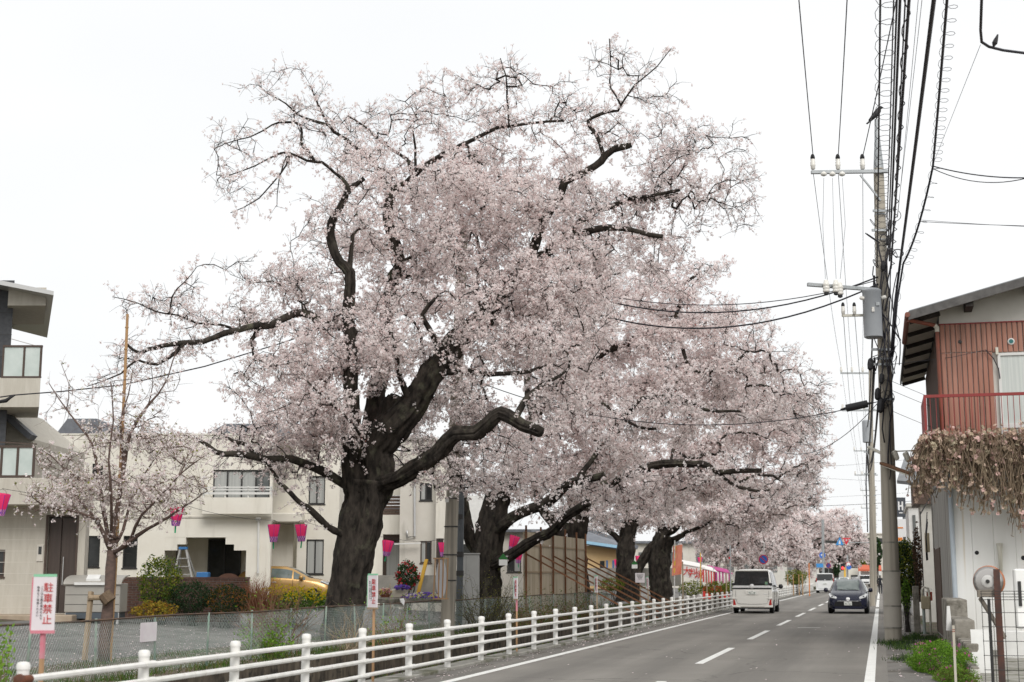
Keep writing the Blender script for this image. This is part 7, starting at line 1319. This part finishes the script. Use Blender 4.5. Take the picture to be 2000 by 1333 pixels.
bush('camellia', 'rounded camellia bush covered in red pink flowers', 796, 1124, 54.5, 23, 28, 2400, .085, DK+GREEN[:1], 131, flow=(60, .075, [(.55, .07, .07), (.62, .14, .13), (.45, .04, .05)], False), onground=True)
o = thing('yellow_plank', 'long yellow plank leaning against the pale house', 'plank', onL(822, 55)); MB().bar(P(817, 1158, 55), P(833, 1093, 55.6), .14, .04).build('plank', mat('plank_yellow', (.48, .28, .03), rough=.7), o)
o = thing('planter', 'long cream planter trough under the camellia', 'planter', onL(782, 53)); x0, x1, z0, z1 = rect(764, 1152, 796, 1168, 53); MB().hexa([W3(x0+.05, 53, z0), W3(x1-.05, 53, z0), W3(x1-.05, 53.3, z0), W3(x0+.05, 53.3, z0), W3(x0, 52.95, z1), W3(x1, 52.95, z1), W3(x1, 53.35, z1), W3(x0, 53.35, z1)]).build('trough', mat('planter_cream', (.50, .46, .38), rough=.8), o, bev=.02); MB().hexa([W3(x0+.1, 53, .5), W3(x1-.1, 53, .5), W3(x1-.1, 53.3, .5), W3(x0+.1, 53.3, .5), W3(x0+.1, 53, z0), W3(x1-.1, 53, z0), W3(x1-.1, 53.3, z0), W3(x0+.1, 53.3, z0)]).build('brick_plinth', MATS['old_concrete'], o)
o = thing('flower_pot', 'terracotta bowl of pale flowers beside the cream trough', 'pot', onL(752, 52.5)); c = P(752, 1167, 52.5); MB().lathe([(.14, 0), (.2, .08), (.26, .2), (.27, .22)], c, n=16).build('bowl', mat('terracotta', (.26, .10, .06), rough=.85), o, smooth='auto'); MB().lathe([(.2, -1), (.2, 0)], c, n=10).build('stand', MATS['old_concrete'], o)
bush('flower_bed', 'pale flowers filling the terracotta bowl', 752, 1156, 52.4, 12, 6, 260, .06, GREEN, 132, flow=(50, .05, [(.7, .6, .55), (.7, .3, .35), (.7, .62, .2)], False), onground=False, twigs=8, cat='flowers'); bush('flower_bed', 'purple flowers on the cream trough', 785, 1148, 53, 14, 4, 200, .05, GREEN[:1], 133, flow=(80, .05, [(.16, .08, .45), (.22, .12, .5)], False), onground=False, twigs=8, cat='flowers')
bush('flower_bed', 'carpet of violet and yellow pansies along the lane edge', 830, 1168, 50.5, 46, 9, 900, .06, LIME, 134, flow=(240, .05, [(.16, .08, .45), (.2, .1, .5), (.7, .6, .1), (.7, .68, .6)], True), cat='flowers', twigs=20)
o = thing('garden_kerb', 'low stone edging below the pansies', 'kerb', onL(800, 50)); m = MB(); pbox(m, 735, 1170, 905, 1178, 50, .25); m.build('edging', MATS['old_concrete'], o, bev=.02)
twig_shrub('vine', 'gnarled bare vine against the louvred house wall', 758, 0, 54, 18, 85, 9, 'paletwig', 135, spread=.35, th=.03)
o = thing('plastic_bag', 'white plastic sack standing by the russet clump', 'bag', onL(486, 41)); c = onL(486, 41); mb2 = MB().tube([c, c+np.array([0, 0, .12]), c+np.array([0.02, 0, .30]), c+np.array([.0, .02, .45]), c+np.array([.03, 0, .52])], [.2, .24, .22, .15, .05], 14, wob=.35, wsc=5); mb2.build('sack', mat('sack', (.70, .70, .70), rough=.4), o, smooth=True)
o = thing('plastic_scrap', 'white plastic scrap caught on the chain fence top', 'litter', GX(790, 1173, CX)); c = GX(784, 1173, CX+.03); MB().prism([c+np.array([0, -.15, .04]), c+np.array([0, .12, .05]), c+np.array([.02, .16, -.02]), c+np.array([.03, .05, -.13]), c+np.array([.02, -.1, -.06])], (.02, 0, 0)).build('scrap', MATS['sack'], o)
# ------------------------------------------------------------------ stalls, banner, roadside signs
mat('stall_white', (.72, .68, .66), rough=.8); mat('stall_red', (.55, .04, .035), rough=.8); mat('stall_purple', (.40, .05, .20), rough=.8); mat('banner', (.78, .25, .17), (.82, .33, .22), sc=3, rough=.8); mat('banner_yellow', (.80, .50, .08), rough=.8); mat('sign_blue', (.03, .14, .55), rough=.4); mat('sign_ring', (.60, .02, .04), rough=.4); mat('sign_face_white', (.75, .75, .75), rough=.4)
d = 84; o = thing('banner_flag', 'tall salmon orange banner flag on a white pole by the leaning cherry', 'flag', onL(1316, d)*np.array([1, 1, 0])); MB().tube([onL(1316, d)*np.array([1, 1, 0]), P(1318, 1056, d)], .03, 8).build('pole', MATS['white_plastic'], o); MB().bar(P(1316, 1066, d), P(1334, 1063, d), .02, .02).build('arm', MATS['white_plastic'], o)
m = MB(); NV = 12
for j in range(NV+1):
    t_ = j/NV
    for i in range(7): s_ = i/6; m.v.append(tuple(P(1315-3*t_+(18+1*t_)*s_, 1067-3*s_+58*t_, d+.18*math.sin(s_*6+t_*4))))
for j in range(NV):
    for i in range(6): a = j*7+i; m.f.append((a, a+1, a+8, a+7)); m.m.append(1 if i in (1,) and j % 3 != 2 else 0)
m.build('cloth', [MATS['banner'], MATS['banner_yellow']], o, smooth=True)
def stall(label, u0, u1, vt, vb, d, kind):
    x0, x1, z0, z1 = rect(u0, vt, u1, vb, d); gd = gz(W3(x0, d, 0)[0]); o = thing('food_stall', label, 'stall', W3((x0+x1)/2, d, gd), group='festival stalls')
    for x in (x0, x1):
        for dd in (0, 2.4): MB().tube([W3(x, d+dd, gd), W3(x, d+dd, z1)], .03, 6).build('pole', MATS['galv'], o)
    MB().hexa([W3(x0-.2, d-.5, z1-.15), W3(x1+.2, d-.5, z1-.45), W3(x1+.2, d+2.6, z1-.1), W3(x0-.2, d+2.6, z1+.2), W3(x0-.2, d-.5, z1-.1), W3(x1+.2, d-.5, z1-.4), W3(x1+.2, d+2.6, z1-.05), W3(x0-.2, d+2.6, z1+.25)]).build('roof', MATS['stall_white' if kind != 2 else 'stall_purple'], o)
    n = 9
    for k in range(n):
        xa, xb = x0+(x1-x0)*k/n, x0+(x1-x0)*(k+1)/n; f = -.3*k/n; m = MB(); m.prism([W3(xa, d-.45, z1-.15+f), W3(xb, d-.45, z1-.15+f-.03), W3(xb, d-.42-.1*(k % 2), z0+f), W3(xa, d-.42, z0+f+.05)], FH*.02); m.build('valance_panel', MATS['stall_white' if (kind == 0 or k % 2) else ('stall_red' if kind == 1 else 'stall_purple')], o)
    if kind == 0:
        for k, ch in enumerate('大判焼'): text_part(ch, (z1-z0)*.62, MATS['stall_red'], o, W3(x0+(x1-x0)*(k+.5)/3, d-.5, (z0+z1)/2-.15-.1*k), RT, (0, 0, 1), thick=.004)
    m = MB(); fbox(m, x0, x1, gd, gd+.9, d, .5); m.build('counter', MATS['stall_red' if kind else 'stall_white'], o)
stall('white food stall with red lettered banner behind the orange flag', 1334, 1370, 1098, 1128, 100, 0); stall('red and white striped stall awning next to the lettered stall', 1371, 1394, 1106, 1138, 104, 1); stall('purple and pink stall awning beside the striped one', 1396, 1424, 1110, 1136, 108, 2)
def road_sign_pole(label, u, d, vtop, cat='sign', name='road_sign', r=.04, m='galv'):
    b = P(u, 1126, d); b[2] = 0; o = thing(name, label, cat, b); MB().tube([b, P(u, vtop, d)], r, 10).build('pole', MATS[m], o); return o
def disc(o, u, v, d, rad, mats, kind):
    c = P(u, v, d-.08); n_ = -FH; b = MB().lathe([(rad, 0), (rad, .012)], c, n_, 28).build('sign_face', MATS[mats[0]], o); MB().lathe([(rad*.80, .012), (rad*.80, .016)], c, n_, 28).build('inner_disc', MATS[mats[1]], b)
    if kind == 'np': MB().bar(c+n_*.02+RT*-rad*.62+np.array([0, 0, rad*.62]), c+n_*.02+RT*rad*.62-np.array([0, 0, rad*.62]), rad*.2, .006, up=n_).build('slash', MATS['sign_ring'], b)
    if kind == 'arrow': MB().prism([c+n_*.02+RT*rad*x+np.array([0, 0, rad*z]) for x, z in ((-.6, .1), (-.1, .45), (-.1, .22), (.4, .2), (.5, -.35), (.2, -.35), (.15, -.05), (-.1, -.02), (-.1, -.25))], n_*.004).build('arrow', MATS['sign_face_white'], b)
o = road_sign_pole('round no parking sign with red ring on a white pole behind the minivan', 1492, 94, 1060, m='white_plastic'); disc(o, 1491, 1093, 94, .31, ('sign_ring', 'sign_blue'), 'np')
o = road_sign_pole('slim grey pole with a small red light left of the minivan', 1426, 80, 1065, name='street_pole', cat='pole'); MB().lathe([(.05, 0), (.06, .1)], P(1425, 1092, 80), n=8).build('red_lamp', MATS['sign_ring'], o)
o = thing('signal_pole', 'grey pole with long arm carrying a blue and a red triangular sign', 'sign', P(1607, 1126, 165)*np.array([1, 1, 0])); d = 165; MB().tube([P(1607, 1126, d)*np.array([1, 1, 0]), P(1607, 1015, d)], .16, 10).build('pole', MATS['galv'], o); MB().bar(P(1607, 1060, d), P(1700, 1060, d), .09, .09).build('arm', MATS['galv'], o); MB().bar(P(1612, 1058, d-.3), P(1636, 1060, d-.3), .15, .3).build('arm_board', MATS['frame_dark'], o)
b = MB().prism([P(1632, 1065, d-.4), P(1648, 1065, d-.4), P(1640, 1049, d-.4)], -FH*.03).build('crossing_sign', mat('tri_blue', (.05, .27, .62), rough=.4), o); MB().prism([P(1638, 1063, d-.45), P(1642, 1063, d-.45), P(1641, 1056, d-.45), P(1639, 1056, d-.45)], -FH*.01).build('walker', MATS['sign_face_white'], b)
b = MB().prism([P(1645, 1051, d-.5), P(1661, 1051, d-.5), P(1653, 1065, d-.5)], -FH*.03).build('stop_sign', MATS['sign_ring'], o); text_part('止まれ', .32, MATS['sign_face_white'], o, P(1653, 1055.5, d-.56), RT, (0, 0, 1), thick=.004)
disc(o, 1606, 1085, d, .36, ('sign_blue', 'sign_blue'), 'arrow')
o = road_sign_pole('twin round signs on a slim pole beyond the white van', 1618, 172, 1090); disc(o, 1618, 1096, 172, .3, ('sign_ring', 'sign_face_white'), ''); disc(o, 1618, 1105, 172, .3, ('sign_ring', 'sign_blue'), 'np')
o = road_sign_pole('small blue direction board on a white pole before the far cherry', 1595, 150, 1095, m='white_plastic'); MB().obox(P(1601, 1105, 149.8), RT*.36, FH*.02, np.array([0, 0, .2])).build('board', MATS['tri_blue'], o)
o = road_sign_pole('orange marker pole beside the white fence', 1580, 118, 1100, cat='pole', name='marker_pole', m='sign_orange')
o = road_sign_pole('traffic light pole showing red at the far crossing', 1655, 210, 1085, cat='traffic light', name='traffic_light', r=.12); MB().obox(P(1646, 1108, 209.5), RT*.3, FH*.15, np.array([0, 0, .5])).build('housing', MATS['grille'], o); MB().lathe([(.2, 0), (.18, .05), (0, .1)], P(1646, 1110, 209.3), -FH, 14).build('red_lens', mat('red_lens', (1, .05, .06), emit=1.6), o); MB().bar(P(1655, 1108, 210), P(1646, 1108, 210), .1, .1).build('arm', MATS['galv'], o); MB().obox(P(1650, 1118, 209.4), RT*.12, FH*.1, np.array([0, 0, .7])).build('yellow_box', MATS['banner_yellow'], o); disc(o, 1657, 1103, 209, .36, ('sign_ring', 'sign_face_white'), ''); disc(o, 1658, 1108, 209, .36, ('sign_blue', 'sign_blue'), '')
for i, u in enumerate((1538, 1549, 1560, 1567)): b = P(u, 1126, 122); b[2] = 0; tag(MB().tube([b, P(u, 1122, 122)], .04, 6).build('bamboo_stake', MATS['bamboo'], base=b), 'bare bamboo stake in the row before the far hedge', 'stake', 'bamboo stakes by the hedge')
for i, (u, d, vt, lab) in enumerate(((1333, 78, 1097, 'thin brown stake next to the orange banner'), (1368, 96, 1080, 'orange painted pole in front of the lettered stall'), (1380, 84, 1118, 'short brown stake before the striped stall'), (1418, 86, 1120, 'short pale stake left of the minivan'))): b = P(u, 1126, d); b[2] = 0; tag(MB().tube([b, P(u, vt, d)], .035, 6).build('stake', MATS['banner_yellow' if i == 1 else 'old_wood'], base=b), lab, 'stake')
# ------------------------------------------------------------------ far end of the road
o = thing('red_roof_shop', 'small shop with bright red roof at the end of the road', 'building', P(1696, 1126, 240)*np.array([1, 1, 0])); d = 240; MB().prism([P(1676, 1116, d), P(1722, 1116, d), P(1721, 1107, d+2), P(1677, 1107, d+2)], (0, 0, .3)).build('roof', mat('roof_red', (.52, .12, .06), rough=.7), o)
for u in (1679, 1700, 1718): MB().bar(P(u, 1126, d)*np.array([1, 1, 0]), P(u, 1116, d), .3, .3).build('post', MATS['white_plastic'], o)
m = MB(); pbox(m, 1676, 1117, 1722, 1124, d+1.5, .3); m.build('fascia', MATS['white_plastic'], o); m = MB(); pbox(m, 1676, 1124, 1722, 1146, d+4, .3); m.build('rear_wall', MATS['stucco_grey'], o)
for u0, v0, u1, v1, d, lab, mm in ((1655, 1086, 1702, 1145, 265, 'flat beige building above the red roofed shop', 'stucco'), (1690, 1044, 1730, 1140, 330, 'tall pale building closing the road', 'stucco_grey'), (1560, 1100, 1655, 1150, 280, 'low grey building behind the far cherries', 'stucco_grey')):
    o = thing('far_building', lab, 'building', P((u0+u1)/2, 1126, d)*np.array([1, 1, 0])); x0, x1, z0, z1 = rect(u0, v0, u1, v1, d); m = MB(); fbox(m, x0, x1, -.5, z1, d, 8); m.build('wall', MATS[mm], o)
    for k in range(2): m = MB(); fbox(m, x0+.6, x1-.6, z1-2.2-2.6*k, z1-.9-2.6*k, d-.05, .1); m.build('window_band', MATS['glass_dark'], o)
    m = MB(); fbox(m, x0-.3, x1+.3, z1, z1+.3, d-.3, 8.6); m.build('parapet', MATS[mm], o)
bush('conifer', 'dark green tree rising beyond the red roofed shop', 1708, 1080, 228, 15, 34, 1500, .55, DK+GREEN[:1], 141, cat='tree'); bush('conifer', 'olive shrubbery beside the red roofed shop', 1690, 1098, 262, 18, 8, 700, .4, YG, 142, cat='shrub'); bush('conifer', 'dark pruned pine by the traffic light', 1634, 1112, 205, 6, 14, 500, .4, DK, 143, cat='tree')
for i, (u0, u1, d, vt) in enumerate(((640, 770, 96, 1000), (880, 1130, 125, 1040), (1120, 1420, 150, 1062), (1400, 1600, 200, 1090))):
    o = thing('backdrop_house', ('cream house filling the gap behind the largest cherry', 'low grey house behind the plank hoarding', 'long grey roofed hall behind the leaning cherry', 'far low hall behind the stalls')[i], 'house', onL((u0+u1)/2, d)); x0, x1, z0, z1 = rect(u0, vt, u1, 1160, d); m = MB(); fbox(m, x0, x1, .2, z1, d, 6); m.build('wall', MATS[('stucco', 'stucco_grey', 'stucco_grey', 'plaster')[i]], o); m = MB(); fbox(m, x0-.4, x1+.4, z1, z1+.25, d-.5, 7); m.build('roof', MATS['slate'], o)
    for k in range(int((x1-x0)/3)): m = MB(); fbox(m, x0+.8+3*k, x0+2.4+3*k, z1-2.0, z1-.9, d-.03, .08); m.build('window', MATS['glass'], o)
# ------------------------------------------------------------------ people
def person(label, base, yaw, H_, top, legs, step=.16):
    o = thing('person', label, 'person', base, yaw); me = bpy.data.meshes.new('body'); k = H_/1.72
    J = dict(pel=(0, 0, .92, .135), wa=(0, .0, 1.08, .125), ch=(0, .0, 1.32, .15), nk=(0, .02, 1.47, .06), hd=(0, .03, 1.56, .085), tp=(0, .03, 1.66, .088), cr=(0, .03, 1.71, .055), sL=(-.19, 0, 1.40, .07), eL=(-.25, -.04, 1.12, .05), wL=(-.24, .08, .90, .036), hL=(-.235, .12, .82, .035), sR=(.19, 0, 1.40, .07), eR=(.25, -.06, 1.13, .05), wR=(.25, .02, .90, .036), hR=(.245, .05, .82, .035), qL=(-.10, 0, .86, .10), kL=(-.10, step*.7, .48, .068), aL=(-.10, step*.6, .09, .045), tL=(-.10, step*.6+.16, .035, .035), qR=(.10, 0, .86, .10), kR=(.10, -step*.2, .48, .068), aR=(.10, -step*1.3, .11, .045), tR=(.10, -step*1.3+.15, .04, .035))
    names = list(J); E = [('pel', 'wa'), ('wa', 'ch'), ('ch', 'nk'), ('nk', 'hd'), ('hd', 'tp'), ('tp', 'cr'), ('ch', 'sL'), ('sL', 'eL'), ('eL', 'wL'), ('wL', 'hL'), ('ch', 'sR'), ('sR', 'eR'), ('eR', 'wR'), ('wR', 'hR'), ('pel', 'qL'), ('qL', 'kL'), ('kL', 'aL'), ('aL', 'tL'), ('pel', 'qR'), ('qR', 'kR'), ('kR', 'aR'), ('aR', 'tR')]
    me.from_pydata([tuple(c*k for c in J[n][:3]) for n in names], [(names.index(a), names.index(b)) for a, b in E], []); t = bpy.data.objects.new('b', me); COL.objects.link(t); md = t.modifiers.new('s', 'SKIN'); sv = me.skin_vertices[0].data
    for i, n in enumerate(names): sv[i].radius = (J[n][3]*k, J[n][3]*k*(.75 if n in ('pel', 'wa', 'ch') else 1)); sv[i].use_root = n == 'pel'
    t.modifiers.new('u', 'SUBSURF').levels = 1; bpy.context.view_layer.update(); m2 = bpy.data.meshes.new_from_object(t.evaluated_get(bpy.context.evaluated_depsgraph_get())); bpy.data.objects.remove(t); m2.name = 'body'
    m2.materials.clear()
    for q in (top, legs, MATS.get('skin') or mat('skin', (.45, .28, .2), rough=.6), MATS.get('hair') or mat('hair', (.02, .017, .015), rough=.6), MATS['black_trim']): m2.materials.append(q)
    for p in m2.polygons:
        c = p.center/k; p.use_smooth = True
        p.material_index = 4 if c.z < .10 else 1 if c.z < .93 and abs(c.x) < .2 else 2 if (c.z < .9 and abs(c.x) > .2) else 0 if c.z < 1.47 else 3 if (c.z > 1.6 or c.y < .02) else 2
    b = bpy.data.objects.new('body', m2); COL.objects.link(b); b.parent = o
mat('dark_coat', (.018, .02, .026), rough=.9); mat('dark_trousers', (.022, .023, .028), rough=.9)
b = G(1720, 1161); person('person in dark coat walking away along the edge line', (b[0], b[1], 0), 0, 1.72, MATS['dark_coat'], MATS['dark_trousers'])
b = P(1681, 1126, 205); person('person in dark jacket crossing near the white truck', (b[0], b[1], 0), 1.4, 1.7, MATS['dark_coat'], MATS['dark_trousers'])
